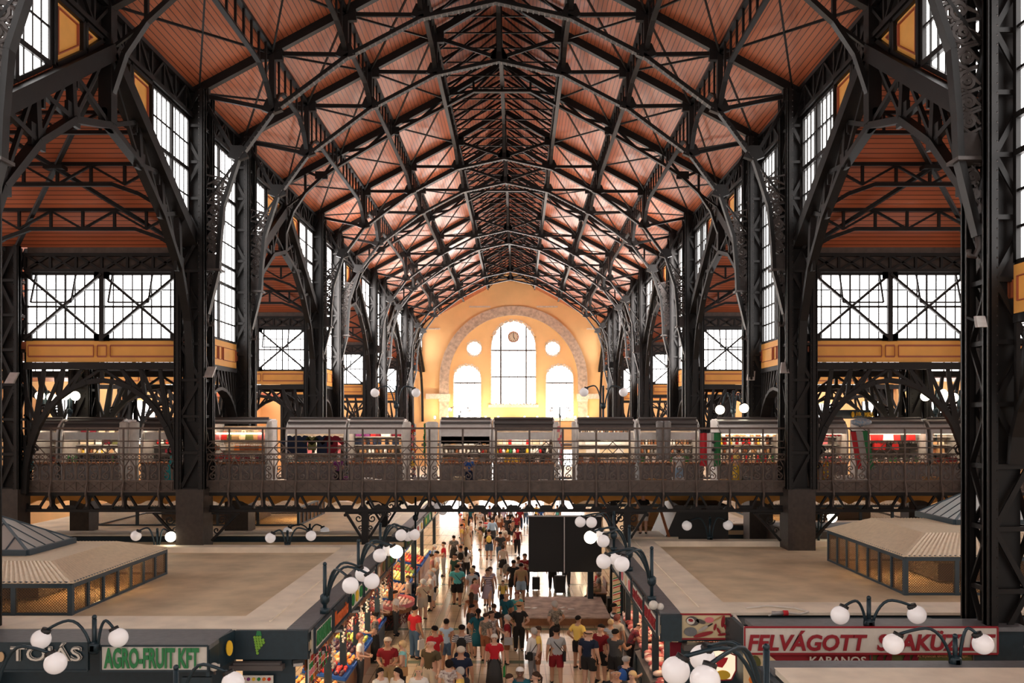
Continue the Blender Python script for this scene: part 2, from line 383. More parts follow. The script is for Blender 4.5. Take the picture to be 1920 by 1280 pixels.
for wi, (y0, y1) in enumerate(WIDE):
    mid = (y0+y1)/2; h = (y1-y0)/2
    if wi == 0:
        for s in (-1, 1):
            X = s*(HW+.05); r = MB()
            for t in (-1, 1): r.prism([(X, mid, 16.62), (X, mid+t*h, 13.1), (s*25, mid+t*h, 13.1), (s*25, mid, 16.62)], (0, 0, .2))
            struct('ceiling_wing', r, 'boards_wing', label='red boarded roof of the %s cross wing beside the camera' % SIDE[s])
            out = [(y0+.4, 16.72), (y1-.4, 16.72), (y1-.4, 13.6), (mid, 16.6), (y0+.4, 13.6)]; b = MB(); bars_side(b, X, out, [(y0+.4+k*(y1-y0-.8)/16, .04) for k in range(1, 16)], [(15.25, .12)], .05)
            window('clerestory window of the %s nave wall beside the camera' % SIDE[s], (X, mid, 13.6), panes_side(X+.04*s, out, 0), b)
        continue
    for s in (-1, 1):
        X = s*(HW+.05)
        # panels and windows each side of the apex, in the wall above the wing roof
        yel = MB(); lin = MB(); fr = MB()
        for t in (-1, 1):
            def Y(k): return mid+t*k*h/5.25
            zt = 16.72
            tri = [(Y(.18), 16.66-.12+.0), (Y(1.0), zt), (Y(1.0), gz(Y(1.0), y0, y1)+.1)]
            tri = [(Y(.25), zt), (Y(1.05), zt), (Y(1.05), gz(Y(1.05), y0, y1)+.15)]
            tra = [(Y(1.17), zt), (Y(2.3), zt), (Y(2.3), gz(Y(2.3), y0, y1)+.15), (Y(1.17), gz(Y(1.17), y0, y1)+.15)]
            for q in (tri, tra):
                yel.prism([(X, a, b) for a, b in q], (.08*s, 0, 0)); trimline(lin, X-.02*s, q, .16, .07)
                fr.poly([(X-.04*s, a, b) for a, b in q], .1, .1, closed=True)
            fr.bar((X-.03*s, Y(1.11), zt), (X-.03*s, Y(1.11), gz(Y(1.11), y0, y1)), .1, .14)
            out = [(Y(2.42), zt), (Y(4.85), zt), (Y(4.85), gz(Y(4.85), y0, y1)+.2), (Y(2.42), gz(Y(2.42), y0, y1)+.2)]
            b = MB(); ys = [(Y(3.62), .13)]+[(Y(2.42+2.43*k/8), .038) for k in range(1, 8) if k != 4]
            bars_side(b, X, out, ys, [(15.25, .12), (16.0, .05), (14.5, .05), (13.8, .1), (13.2, .05)], .05)
            window('clerestory window above the %s wing, %s half of the %s bay' % (SIDE[s], 'near' if t < 0 else 'far', ORD[wi-1]), (X, mid+t*h*.7, 13.3), panes_side(X+.04*s, out, 0), b, 'pane_far' if 40 < y0 < 73 else 'pane')
        trim(yel, 'yellow', 'yellow gable panels above the %s wing of the %s bay' % (SIDE[s], ORD[wi-1]))
        trim(lin, 'yellow_trim', 'red painted lines on the gable panels of the %s wing in the %s bay' % (SIDE[s], ORD[wi-1]))
        # verge beam of the gable and the polygonal arch truss under it
        trim(fr, 'iron', 'black frames of the yellow gable panels, %s wing of the %s bay' % (SIDE[s], ORD[wi-1]))
        g = thing('gable_truss', 'black iron gable truss over the %s cross wing, %s bay from the camera' % (SIDE[s], ORD[wi-1]), 'roof truss', (X, mid, 13.0), 'gable trusses along the nave')
        v = MB()
        for t in (-1, 1): v.bar((X, mid, 16.56), (X, mid+t*h, 13.06), .5, .34)
        v.build('verge_beam', 'iron', g)
        f = h/5.25; arch = [(0, 14.85), (1.6, 14.42), (2.95, 13.5), (4.1, 12.3), (4.75, 10.9), (5.0, 9.3), (5.05, 8.0)]
        a = MB(); wv = MB()
        for t in (-1, 1):
            pts = [(X-.05*s, mid+t*k*f, z) for k, z in arch]; a.poly(pts, .15, .22, up=(1, 0, 0))
            tops = [(X, mid+t*k*f, gz(mid+t*k*f, y0, y1)-.1) for k in (0, 1.6, 2.95, 4.1)]
            for i in range(4):
                wv.bar(pts[i], tops[i], .16)
                if i < 3: wv.bar(pts[i], tops[i+1] if i % 2 else tops[i+1], .11); wv.bar(tops[i], pts[i+1], .08)
            for p in pts[:4]: wv.box((p[0], p[1], p[2]+.1), (.08, .5, .45))
            wv.bar(pts[4], (X, mid+t*(h-.3), 12.4), .08); wv.bar(pts[3], (X, mid+t*(h-.3), 13.0), .08)
            for q in range(5): yy = mid+t*(2.95+.45*q)*f; 
            wv.bar(pts[4], (X, mid+t*(h-.3), 10.2), .06)
        a.build('arch', 'iron', g); wv.build('web', 'iron', g)
        # wing roof slopes, boards along x
        r = MB()
        for t in (-1, 1):
            yy = [(X, mid, 16.62), (X, mid+t*h, 13.1), (s*25, mid+t*h, 13.1), (s*25, mid, 16.62)]
            r.prism(yy, (0, 0, .2))
        struct('ceiling_wing', r, 'boards_wing', label='red boarded roof of the %s cross wing, %s bay' % (SIDE[s], ORD[wi-1]))
        # purlin lattice girders and wing bracing
        for t in (-1, 1):
            for q, fr_ in enumerate((.27, .52, .77)):
                if wi > 3 and t < 0: continue
                yy = mid+t*h*fr_; z = gz(yy, y0, y1)
                pm = MB()
                for xa, xb in zip(XO[:3 if wi < 4 else 2], XO[1:]):
                    n = 6; a0 = Vector((s*xa, yy, z-.55)); b0 = Vector((s*xb, yy, z-.55))
                    if fr_ == .77 or fr_ == .52:
                        pm.bar((s*xa, yy, z-.06), (s*xb, yy, z-.06), .1)
                        # arched lower chord near the columns
                        pts = [(s*xa, yy, z-1.15), (s*(xa+.5), yy, z-.85), (s*(xa+1.2), yy, z-.6), (s*(xb-1.2), yy, z-.6), (s*(xb-.5), yy, z-.85), (s*xb, yy, z-1.15)]
                        pm.poly(pts, .1)
                        for k in range(7):
                            x = xa+(xb-xa)*k/6
                            pm.bar((s*x, yy, z-.1), (s*x, yy, z-.6), .07)
                            if k < 6: x2 = xa+(xb-xa)*(k+1)/6; pm.bar((s*x, yy, z-.6 if k % 2 else z-.1), (s*x2, yy, z-.1 if k % 2 else z-.6), .06)
                    else: pm.lattice(a0, b0, .5, 6, .09, 'VZ', .06)
                pm = tag(pm.build('lattice_girder', 'iron'), 'black lattice girder, %s wing of %s bay, %s below the ridge, %s slope' % (SIDE[s], ORD[wi-1], ORD[q], 'near' if t < 0 else 'far'), 'girder', 'lattice girders in the wings')
            if wi < 4:
                x = MB()
                for xa, xb in zip(XO[:2], XO[1:]):
                    A = (s*xa, mid, 16.4); B = (s*xb, mid+t*h, 12.9); C_ = (s*xb, mid, 16.4); D = (s*xa, mid+t*h, 12.9)
                    x.bar(A, B, .1); x.bar(C_, D, .1); c_ = [(A[i]+B[i])/2 for i in range(3)]; x.box(c_, (.5, .3, .1))
                tag(x.build('cross_brace', 'iron'), 'black cross bracing under the %s wing roof, %s slope of the %s bay' % (SIDE[s], 'near' if t < 0 else 'far', ORD[wi-1]), 'brace')
        # far gable ends of the wings
        p = MB(); out = [(y0+.3, 10.6), (y1-.3, 10.6), (y1-.3, 13), (mid, 16.3), (y0+.3, 13)]
        p.prism([(s*24.9, a_, b_) for a_, b_ in out], (.05, 0, 0)); b = MB(); bars_side(b, s*24.85, out, [(y0+.3+k*(y1-y0-.6)/12, .06) for k in range(1, 12)], [(12.5, .1), (14, .1)], .05)
        window('gable window at the outer end of the %s cross wing, %s bay' % (SIDE[s], ORD[wi-1]), (s*24.9, mid, 10.6), p, b)
# frontal window walls on the far side of each wing
def frontal(row, s, bi, lab):
    y = ROWS[row]; xa, xb = XO[bi]+.42, XO[bi+1]-.42
    if bi: xa, xb = XO[bi]+.3, XO[bi+1]-.3
    x0, x1 = s*xa, s*xb; m = (x0+x1)/2; p = MB(); b = MB(); W = x1-x0
    p.bb(x0, x1, y+.02, y+.06, 10.4, 12.32)
    b.poly([(x0, y-.02, 10.4), (x1, y-.02, 10.4), (x1, y-.02, 12.32), (x0, y-.02, 12.32)], .06, .08, closed=True)
    for k in range(1, 16):
        if k != 8: b.bar((x0+W*k/16, y, 10.4), (x0+W*k/16, y, 12.32), .032 if k not in (4, 12) else .05)
    for z, t in ((11.36, .06), (10.87, .032), (11.85, .03)): b.bar((x0, y, z), (x1, y, z), t)
    # tilted vent sashes
    for c in (.31, .81):
        xx = x0+W*(c-.13); x2 = x0+W*(c+.13)
        b.poly([(xx, y-.02, 12.3), (x2, y-.02, 12.3), (x2, y-.3, 11.45), (xx, y-.3, 11.45)], .045, closed=True)
    window('wide braced window over the %s aisle, %s' % (SIDE[s], lab), (m, y, 10.4), p, b)
    g = thing('window_bracing', 'black iron X bracing across the %s aisle window, %s' % (SIDE[s], lab), 'bracing', (m, y, 9.6), 'X bracing in front of aisle windows')
    c = MB(); c.bar((m, y-.1, 10.35), (m, y-.1, 12.4), .14, .12)
    for q0, q1 in ((x0, m), (m, x1)):
        c.bar((q0, y-.1, 10.4), (q1, y-.1, 12.3), .1, .07); c.bar((q0, y-.14, 12.3), (q1, y-.14, 10.4), .1, .07)
        for q in (q0, q1):
            for z in (10.45, 12.27): c.box((q, y-.12, z), (.42, .06, .2))
    c.build('brace', 'iron', g)
    l = MB(); l.lattice((x0, y-.12, 12.4), (x1, y-.12, 12.4), .46, 6, .09, 'VX', .07); l.build('lattice_beam', 'iron', g)
    l = MB(); l.bb(x0, x1, y, y+.08, 12.36, 13.1); trim(l, 'iron_brown', 'dark board strip above the %s aisle window, %s' % (SIDE[s], lab))
    pn = MB(); pn.bb(x0, x1, y-.06, y+.06, 9.74, 10.36); trim(pn, 'yellow', 'yellow parapet panel under the %s aisle window, %s' % (SIDE[s], lab))
    ln = MB(); yy = y-.07
    for a_, b_ in ((.03, .45), (.475, .535), (.56, .985)):
        ln.poly([(x0+W*a_, yy, 9.9), (x0+W*b_, yy, 9.9), (x0+W*b_, yy, 10.22), (x0+W*a_, yy, 10.22)], .012, .05, closed=True)
    trim(ln, 'yellow_trim', 'red lines painted on the yellow parapet of the %s aisle, %s' % (SIDE[s], lab))
def arcade(y, s, bi, lab, mat_='iron'):
    xa, xb = XO[bi]+.4, XO[bi+1]-.4; m = (xa+xb)/2; h = (xb-xa)/2
    g = thing('arcade_arch', 'black iron spandrel arch over the %s aisle, %s' % (SIDE[s], lab), 'arch', (s*m, y, 6.2), 'spandrel arches of the aisles')
    a = MB(); N = 16
    def P(t, r=1, z0=5.9): return (s*(m-h*r*cos(t)), y, z0+3.3*r*sin(t)**.9)
    pts = [P(pi*i/N) for i in range(N+1)]
    a.poly(pts, .16, .14); a.build('rib', mat_, g)
    b = MB(); b.bar((s*xa, y, 9.62), (s*xb, y, 9.62), .2, .2); b.bar((s*xa, y, 8.98), (s*xb, y, 8.98), .06) if False else None
    b.build('beam', mat_, g)
    w = MB()
    tops = [s*(xa+(xb-xa)*k/8) for k in range(9)]
    fl = {0: (0, 1), 1: (1,), 2: (1, 2), 3: (2, 3)}
    ix = [3, 4, 5, 6, 8, 10, 11, 12, 13]
    for k, i in zip(range(9), [2, 3, 5, 6, 8, 10, 11, 13, 14]):
        w.bar((tops[k], y, 9.55), pts[i], .1, .08)
        if k < 8: j = [2, 3, 5, 6, 8, 10, 11, 13, 14][k+1]; w.bar((tops[k+1 if k < 4 else k], y, 9.55), pts[i] if k < 4 else pts[j], .09, .07)
    for t in (0, 1):
        c = s*(xa if t == 0 else xb); i = 3 if t == 0 else N-3; d = s*(1 if t == 0 else -1)
        for z in (8.9, 8.2, 7.6): w.bar((c, y, z), pts[i if z > 8 else (1 if t == 0 else N-1)], .08, .06)
        # scrolls at the springing
        for (cx_, cz, r) in ((.22, 7.15, .17), (.16, 6.7, .12), (.55, 8.35, .16)):
            w.tube([(c+d*cx_+r*(1-q/16)*cos(q*.7), y, cz+r*(1-q/16)*sin(q*.7)) for q in range(14)], .03, 5)
    w.build('web', mat_, g)
for row, r_lab in ((2, 'beside the bridge'), (4, 'second cross wing'), (6, 'third cross wing'), (8, 'fourth cross wing')):
    for s in (-1, 1):
        for bi in range(2 if row < 6 else 1): frontal(row, s, bi, r_lab+(', inner bay' if bi == 0 else ', outer bay'))
for y, l in ((24.9, 'front of the bridge'), (29.1, 'back of the bridge'), (39.9, 'second wing'), (43.9, 'behind the second wing'), (54.8, 'third wing'), (69.8, 'fourth wing')):
    for s in (-1, 1):
        for bi in range(2 if y < 45 else 1): arcade(y, s, bi, l+(', inner bay' if bi == 0 else ', outer bay'))
# low aisle ceilings over the narrow bays + upper narrow nave windows + nave-side parapets and arches
for ni, (y0, y1) in enumerate(NARROW):
    for s in (-1, 1):
        r = MB(); r.bb(s*HW, s*25, y0+.1, y1-.1, 10.05, 10.35); struct('ceiling_aisle', r, 'boards_wing', label='low boarded ceiling of the %s aisle, %s narrow bay' % (SIDE[s], ORD[ni]))
        X = s*(HW+.05); a, b = y0+.42, y1-.42
        out = [(a, 16.72), (b, 16.72), (b, 10.62), (a, 10.62)]
        br = MB(); L = b-a
        bars_side(br, X, out, [(a+L/2, .13)]+[(a+L*k/10, .035) for k in range(1, 10) if k != 5], [(15.25, .12), (13.04, .1), (12.43, .1), (16, .05), (14.5, .05), (13.8, .05), (11.8, .05), (11.2, .05)], .05)
        window('tall narrow window of the %s nave wall, %s narrow bay from the camera' % (SIDE[s], ORD[ni]), (X, (a+b)/2, 10.62), panes_side(X+.04*s, out, 0), br, 'pane_far' if y0 > 38 else 'pane')
        p = MB(); p.bb(X-.06, X+.06, a, b, 9.78, 10.58); trim(p, 'yellow', 'yellow parapet panel of the %s nave wall, %s narrow bay' % (SIDE[s], ORD[ni]))
        ln = MB(); xx = X-.07*s
        for q0, q1 in ((.04, .44), (.47, .56), (.6, .96)): ln.poly([(xx, a+L*q0, 9.98), (xx, a+L*q1, 9.98), (xx, a+L*q1, 10.38), (xx, a+L*q0, 10.38)], .05, .015, closed=True)
        trim(ln, 'yellow_trim', 'red painted lines on the %s nave parapet, %s narrow bay' % (SIDE[s], ORD[ni]))
        g = thing('nave_arch', 'black iron arch under the %s nave parapet, %s narrow bay' % (SIDE[s], ORD[ni]), 'arch', (X, (a+b)/2, 7), 'small arches along the nave')
        m = (a+b)/2; h = L/2; pts = [(X, m-h*cos(pi*i/12), 7.3+1.75*sin(pi*i/12)) for i in range(13)]
        q = MB(); q.poly(pts, .3, .1); q.build('rib', 'iron', g)
        q = MB(); q.bar((X, a, 9.7), (X, b, 9.7), .14)
        for i in range(13): q.bar(pts[i], (X, m-h+L*i/12, 9.65), .07); 
        for i in range(6): q.bar(pts[i], (X, m-h+L*(i+1)/12, 9.65), .05); q.bar(pts[12-i], (X, m-h+L*(11-i)/12, 9.65), .05)
        q.build('web', 'iron', g)
# eave lattice beams of the nave
for s in (-1, 1):
    for i, (a, b) in enumerate(zip([2.0]+ROWS, ROWS+[WALL])):
        n = max(3, int((b-a)/.75)); mb = MB()
        mb.lattice((s*(HW-.02), a, 16.85), (s*(HW-.02), b, 16.85), .75, n, .12, 'VZ', .07)
        mb.bb(s*(HW+.1), s*(HW+.2), a, b, 16.7, 17.8)
        tag(mb.build('eave_girder', 'iron'), 'black lattice girder along the %s eave of the nave, %s length from the camera' % (SIDE[s], ORD[i]), 'girder', 'eave girders')
# outer walls
for s in (-1, 1):
    mb = MB(); mb.bb(s*25, s*25.4, -5, WALL, ZG, 10.6); struct('wall_'+SIDE[s], mb, 'plaster', label='%s outer wall of the hall' % SIDE[s])
    p = MB(); b = MB()
    for k in range(7):
        y = 20+9*k
        p.bb(s*24.9, s*24.95, y, y+4, 6.5, 9.4)
        for q in range(5): b.bar((s*24.85, y+q, 6.5), (s*24.85, y+q, 9.4), .06)
        b.bar((s*24.85, y, 8), (s*24.85, y+4, 8), .06)
    window('row of windows in the %s outer wall' % SIDE[s], (s*24.9, 50, 6.5), p, b)
# ---------------------------------------------------------------- columns
def scroll(mb, c, r, y, turns=1.4, a0=0, sgn=1, t=.035, n=16):
    pts = []
    for i in range(n+1):
        k = i/n; rr = r*(1-.78*k); a = a0+sgn*2*pi*turns*k; pts.append((c[0]+rr*cos(a), y, c[1]+rr*sin(a)))
    mb.tube(pts, t, 4)
def column(x, y, ztop, label, w=.9, big=True, group='tall nave columns'):
    r = thing('iron_column', label, 'column', (x, y, ZG), group)
    b = MB(); b.bb(x-w*.62, x+w*.62, y-w*.62, y+w*.62, ZG, ZG+.5); b.bb(x-w*.45, x+w*.45, y-w*.45, y+w*.45, ZG+.5, ZG+(2.6 if y < 20 else 4.5) if big else ZG+2.5); b.build('base', 'iron_base', r)
    zb = ZG+((2.6 if y < 20 else 4.5) if big else 2.5); z0 = zb
    s = MB()
    for i in (-1, 1):
        for j in (-1, 1):
            cx, cy = x+i*w*.39, y+j*w*.39; s.bb(cx-w*.11, cx+w*.11, cy-.05, cy+.05, z0, ztop); s.bb(cx-.04, cx+.04, cy-w*.11, cy+w*.11, z0, ztop)
            s.bb(cx+i*w*.09, cx+i*w*.11, cy-w*.11, cy+w*.11, z0, ztop)
    c = MB(); c.bb(x-w*.25, x+w*.25, y-w*.25, y+w*.25, z0, ztop); c.build('core', 'iron', r)
    l = s; n = int((ztop-z0)/1.0)
    for k in range(n):
        a, b_ = z0+(ztop-z0)*k/n, z0+(ztop-z0)*(k+1)/n
        q = w*.32
        for j in (-1, 1):
            d = (-1) ** k
            l.bar((x-q*d, y+j*w*.38, a), (x+q*d, y+j*w*.38, b_), .09, .04, up=(0, 1, 0)); l.bb(x-q, x+q, y+j*w*.38-.02, y+j*w*.38+.02, a-.04, a+.04)
            l.bar((x+j*w*.38, y-q*d, a), (x+j*w*.38, y+q*d, b_), .04, .09, up=(1, 0, 0)); l.bb(x+j*w*.38-.02, x+j*w*.38+.02, y-q, y+q, a-.04, a+.04)
    s.m = 1
    if y < 32:
        v = s; yy = y-w*.39-.06
        for i in (-1, 1):
            for e in (-1, 1):
                k = z0 if big else z0
                while k < ztop: v.add([(x+i*w*.39+e*.07-.018, yy, k-.018), (x+i*w*.39+e*.07+.018, yy, k-.018), (x+i*w*.39+e*.07, yy, k+.022), (x+i*w*.39+e*.07, yy-.02, k)], [(0, 1, 3), (1, 2, 3), (2, 0, 3)]); k += .16
    s.build('shaft', ['iron', 'iron_light'], r)
    return r
for i, y in enumerate(ROWS):
    if i == 0: continue
    for s in (-1, 1):
        column(s*HW, y, 17.6, 'tall black lattice column, %s side of the nave, %s pair from the camera' % (SIDE[s], ORD[i-1]), .88 if i < 6 else .85)
        if i < 8 and i > 0:
            for k in (1, 2):
                if i in (1, 2, 3, 4, 5) or k == 1: column(s*XO[k], y, 13.1, 'shorter black column, %s aisle, %s line outward, %s row from the camera' % (SIDE[s], ORD[k-1], ORD[i-1]), .72, i > 1, 'aisle columns')
# broad dark piers of the gallery seen under and above the bridge
# ---------------------------------------------------------------- main roof trusses
BN = [(0, 20.3), (2.19, 19.82), (4.4, 18.66), (6.55, 17.05), (7.55, 15.68), (8.0, 14.3), (8.1, 13.2), (8.13, 12.45), (8.45, 11.15)]
def tz(x): return roofz(x)-.12
def main_truss(y, lab):
    r = thing('roof_truss', 'black iron arched roof truss spanning the nave, '+lab, 'roof truss', (0, y, 11), 'arched roof trusses')
    t = MB()
    for s in (-1, 1):
        t.bar((s*8.9, y, tz(8.9)), (s*LE, y, tz(LE)), .2, .26); t.bar((s*LE, y, tz(LE)), (0, y, tz(LE)+1.35), .16, .2)
        t.bar((s*LE, y, tz(LE)), (s*LE, y, LZ+.7), .14)
    t.build('upper_chord', 'iron', r)
    c = MB(); tr = c
    for s in (-1, 1):
        pts = [(s*a, y, z) for a, z in BN]; c.poly(pts, .11, .2, up=(0, 1, 0))
        c.m = 1
        for a, b in zip(pts[:4], pts[1:5]):   # battens of the laced chord
            a = Vector(a); b = Vector(b); n = int((b-a).length/.17)
            for k in range(n): p = a.lerp(b, (k+.5)/n); d = (b-a).normalized(); tr.bar(p+Vector((0, 0, -.06))-d*.02, p+Vector((0, 0, -.06))+d*.02, .22, .03)
        c.m = 0
    c.build('lower_chord', ['iron', 'iron_light'], r)
    w = MB(); pl = w
    w.bar((0, y, 20.3), (0, y, tz(LE)+1.35), .2, .26)
    for s in (-1, 1):
        tn = [(0, tz(LE)+1.3), (2.19, tz(2.19)), (4.4, tz(4.4)), (6.55, tz(6.55)), (8.7, tz(8.8))]
        for i in (1, 2, 3): w.bar((s*BN[i][0], y, BN[i][1]), (s*tn[i][0], y, tn[i][1]), .16, .2)
        for i in (1, 2, 3, 4): w.bar((s*tn[i][0], y, tn[i][1]-.1), (s*BN[i-1][0], y, BN[i-1][1]+.08), .07, .12)
        w.bar((s*8.6, y, 17.5), (s*BN[4][0], y, BN[4][1]), .08, .1); w.bar((s*8.5, y, 14.4), (s*BN[4][0], y, BN[4][1]), .06, .06)
        for i in range(5):
            x, z = BN[i]; q = .3; pl.prism([(s*x-q, y-.09, z+.05), (s*x-q*.5, y-.09, z+.38), (s*x+q*.5, y-.09, z+.38), (s*x+q, y-.09, z+.05), (s*x, y-.09, z-.06)], (0, .18, 0))
        for i in (1, 2, 3, 4):
            x, z = tn[i]; pl.box((s*x, y, z-.12), (.62, .16, .36))
    w.build('web', 'iron', r)
    # filigree brackets between the chord foot and the columns
    for s in (-1, 1):
        f = MB(); pl = f; yy = y-.02
        edge = lambda z: next((a[0]+(b[0]-a[0])*(z-a[1])/(b[1]-a[1]) for a, b in zip(BN[4:], BN[5:]) if b[1] <= z <= a[1]), 8.45)
        pl.prism([(s*8.5, yy, 12.9), (s*8.5, yy, 12.35), (s*edge(12.46), yy, 12.46), (s*edge(12.9), yy, 12.9)], (0, .05, 0))
        pl.box((s*8.32, y, 12.42), (.6, .4, .06));
        if y < 50:
            for z, rr, sg in ((13.1, .13, 1), (13.42, .15, -1), (13.78, .17, 1), (14.18, .19, -1), (14.6, .2, 1), (14.98, .17, -1), (12.15, .14, 1), (11.85, .11, -1), (11.58, .07, 1)):
                e = edge(z); cx = (8.5+e)/2; rr = min(rr, (8.55-e)/2*.95); scroll(f, (s*cx, z), rr, y, 1.5, pi/2*sg, sg*s, .04)
                f.tube([(s*(e+.04), y, z-.14), (s*(e+.12), y, z+.02), (s*(cx+.06), y, z+.2)], [.02, .045, .012], 5); f.tube([(s*8.5, y, z-.05), (s*(cx+.1), y, z+.06), (s*cx, y, z+.2)], [.02, .04, .012], 5)
                f.tube([(s*cx+rr*.3*cos(a), y, z+rr*.3*sin(a)) for a in [q*pi/4 for q in range(8)]], .03, 4, closed=True)
                if z > 13: f.bar((s*e, y, z+.1), (s*(8.5), y, z+.25), .04); f.sph((s*(e+.1), y, z+.2), .05, 6, 4); f.tube([(s*8.5, y, z-.12), (s*(cx+.02), y, z-.2), (s*e, y, z-.05)], .03, 4)
        else:
            for z in (11.7, 12.1, 13.2, 13.6, 14.1): scroll(f, (s*(8.5+edge(z))/2, z), .16, y, 1.2, 0, s, .035, 8)
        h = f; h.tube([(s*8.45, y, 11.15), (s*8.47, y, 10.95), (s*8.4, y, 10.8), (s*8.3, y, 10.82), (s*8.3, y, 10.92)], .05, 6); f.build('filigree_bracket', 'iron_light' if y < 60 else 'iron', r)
    return r
for i, y in enumerate(ROWS):
    main_truss(y, '%s from the camera' % ORD[i])
IN = [(0, 21.35), (1.15, 21.35), (2.19, 20.8), (3.3, 20.22), (4.4, 19.64), (5.45, 19.03), (6.5, 18.4), (7.3, 17.85), (7.95, 17.25), (8.45, 16.5), (8.75, 15.6), (8.8, 14.9)]
def light_truss(y, lab):
    r = thing('rafter_truss', 'shallow black rafter truss, flat top, '+lab, 'roof truss', (0, y, 15), 'lattice rafter trusses')
    c = MB(); w = MB()
    for s in (-1, 1):
        c.poly([(s*a, y, z) for a, z in IN], .11, .18, up=(0, 1, 0))
        c.bar((s*8.9, y, tz(8.9)), (s*LE, y, tz(LE)), .22, .3); c.bar((s*LE, y, tz(LE)), (0, y, tz(LE)+1.35), .16, .2)
        tn = [(a, tz(a) if a > 2 else tz(LE)+1.35*(1-a/LE)) for a, z in IN[:9]]
        for k in range(9):
            if k % 2 == 0 or k == 1: w.bar((s*IN[k][0], y, IN[k][1]), (s*tn[k][0], y, tn[k][1]), .09, .1)
            if k < 8:
                a, b = (IN[k], tn[k+1]) if k % 2 else (tn[k], IN[k+1]); w.bar((s*a[0], y, a[1]), (s*b[0], y, b[1]), .07, .1)
        w.bar((s*8.8, y, 16.6), (s*7.95, y, 17.25), .07); w.box((s*7.3, y, 17.95), (.5, .1, .3)); w.box((s*4.4, y, 19.75), (.5, .1, .3))
        w.bar((s*8.85, y, 17.7), (s*8.85, y, 14.9), .3, .3)
    c.build('chords', 'iron', r); w.build('web', 'iron', r)
for i, (a, b) in enumerate(WIDE): 
    if i: light_truss((a+b)/2, 'in the middle of the %s wide bay' % ORD[i-1])
TR = sorted([(y, BN) for y in ROWS]+[((a+b)/2, IN) for a, b in WIDE[1:]]+[(2.0, BN)])
def zlow(tab, x): return next(a[1]+(b[1]-a[1])*(x-a[0])/(b[0]-a[0]) for a, b in zip(tab, tab[1:]) if a[0] <= x <= b[0]+1e-6)
for s in (-1, 1):
    for X in (0, 2.19, 4.4, 6.55):
        if X == 0 and s < 0: continue
        r = thing('purlin_girder', 'long black girder down the %s of the nave roof, %s' % ('middle' if X == 0 else SIDE[s], {0: 'under the ridge', 2.19: 'nearest the ridge', 4.4: 'halfway down the slope', 6.55: 'nearest the eave'}[X]), 'girder', (s*X, 2, 17), 'lengthwise roof girders')
        top = tz(X) if X else tz(LE)+1.2; c = MB(); v = c
        for (y0, ta), (y1, tb) in zip(TR, TR[1:]):
            za, zb_ = zlow(ta, X), zlow(tb, X); L = y1-y0; mid = top-.85; n = 8; pts = []
            for k in range(n+1):
                u = k/n; e = max(0, 1-min(u, 1-u)*3.4) ** 1.8
                zz = mid-(mid-min(mid, (za if u < .5 else zb_)+.15))*e; pts.append((s*X, y0+L*u, zz))
            c.poly(pts, .14, .07); c.bar((s*X, y0, top), (s*X, y1, top), .14, .1)
            m = max(4, int(L/.62))
            for k in range(1, m):
                u = k/m; e = max(0, 1-min(u, 1-u)*3.4) ** 1.8; zz = mid-(mid-min(mid, (za if u < .5 else zb_)+.15))*e
                v.bar((s*X, y0+L*u, zz), (s*X, y0+L*u, top), .06, .06)
        c.build('lattice', 'iron', r)
    # wind bracing in the roof slope, bay by bay
    for i, ((y0, _), (y1, _)) in enumerate(zip(TR, TR[1:])):
        if y1 < 8: continue
        mb = MB()
        for xa, xb in ((2.3, 4.4), (4.4, 6.55), (6.55, 8.7)):
            za, zb_ = tz(xa)-.1, tz(xb)-.1
            mb.bar((s*xa, y0, za), (s*xb, y1, zb_), .05, .06); mb.bar((s*xb, y0, zb_), (s*xa, y1, za), .05, .06)
        tag(mb.build('wind_brace', 'iron'), 'crossed black wind bracing under the %s roof slope, %s bay from the camera' % (SIDE[s], (ORD+['thirteenth', 'fourteenth', 'fifteenth', 'sixteenth'])[i]), 'brace', 'wind bracing of the roof')
# dense rafters of the raised ridge
first = None; y = 3.0; n = 0
R0 = thing('ridge_rafter', 'thin black rafter pair with collar ties under the raised ridge roof', 'rafter', (0, 0, LZ), 'rafters under the raised ridge roof')
a = MB()
for s in (-1, 1):
    a.bar((s*2.4, 0, LZ+.66), (0, 0, LZ+1.98), .07, .1)
    a.bar((s*2.3, 0, LZ-.3), (s*2.3, 0, LZ+.7), .08); a.bar((s*2.3, 0, LZ-.1), (s*.15, 0, LZ+1.75), .045, .06)
    a.box((s*2.25, 0, LZ+.1), (.2, .08, .4)); a.bar((s*2.25, 0, LZ+.62), (0, 0, LZ+.62), .04, .05)
a.build('rafters', 'iron', R0)
R0.location = T((0, 3.0, LZ)); n = 1
while 3.0+n*1.25 < WALL-.5: dup(R0, T((0, 3.0+n*1.25, LZ))); n += 1
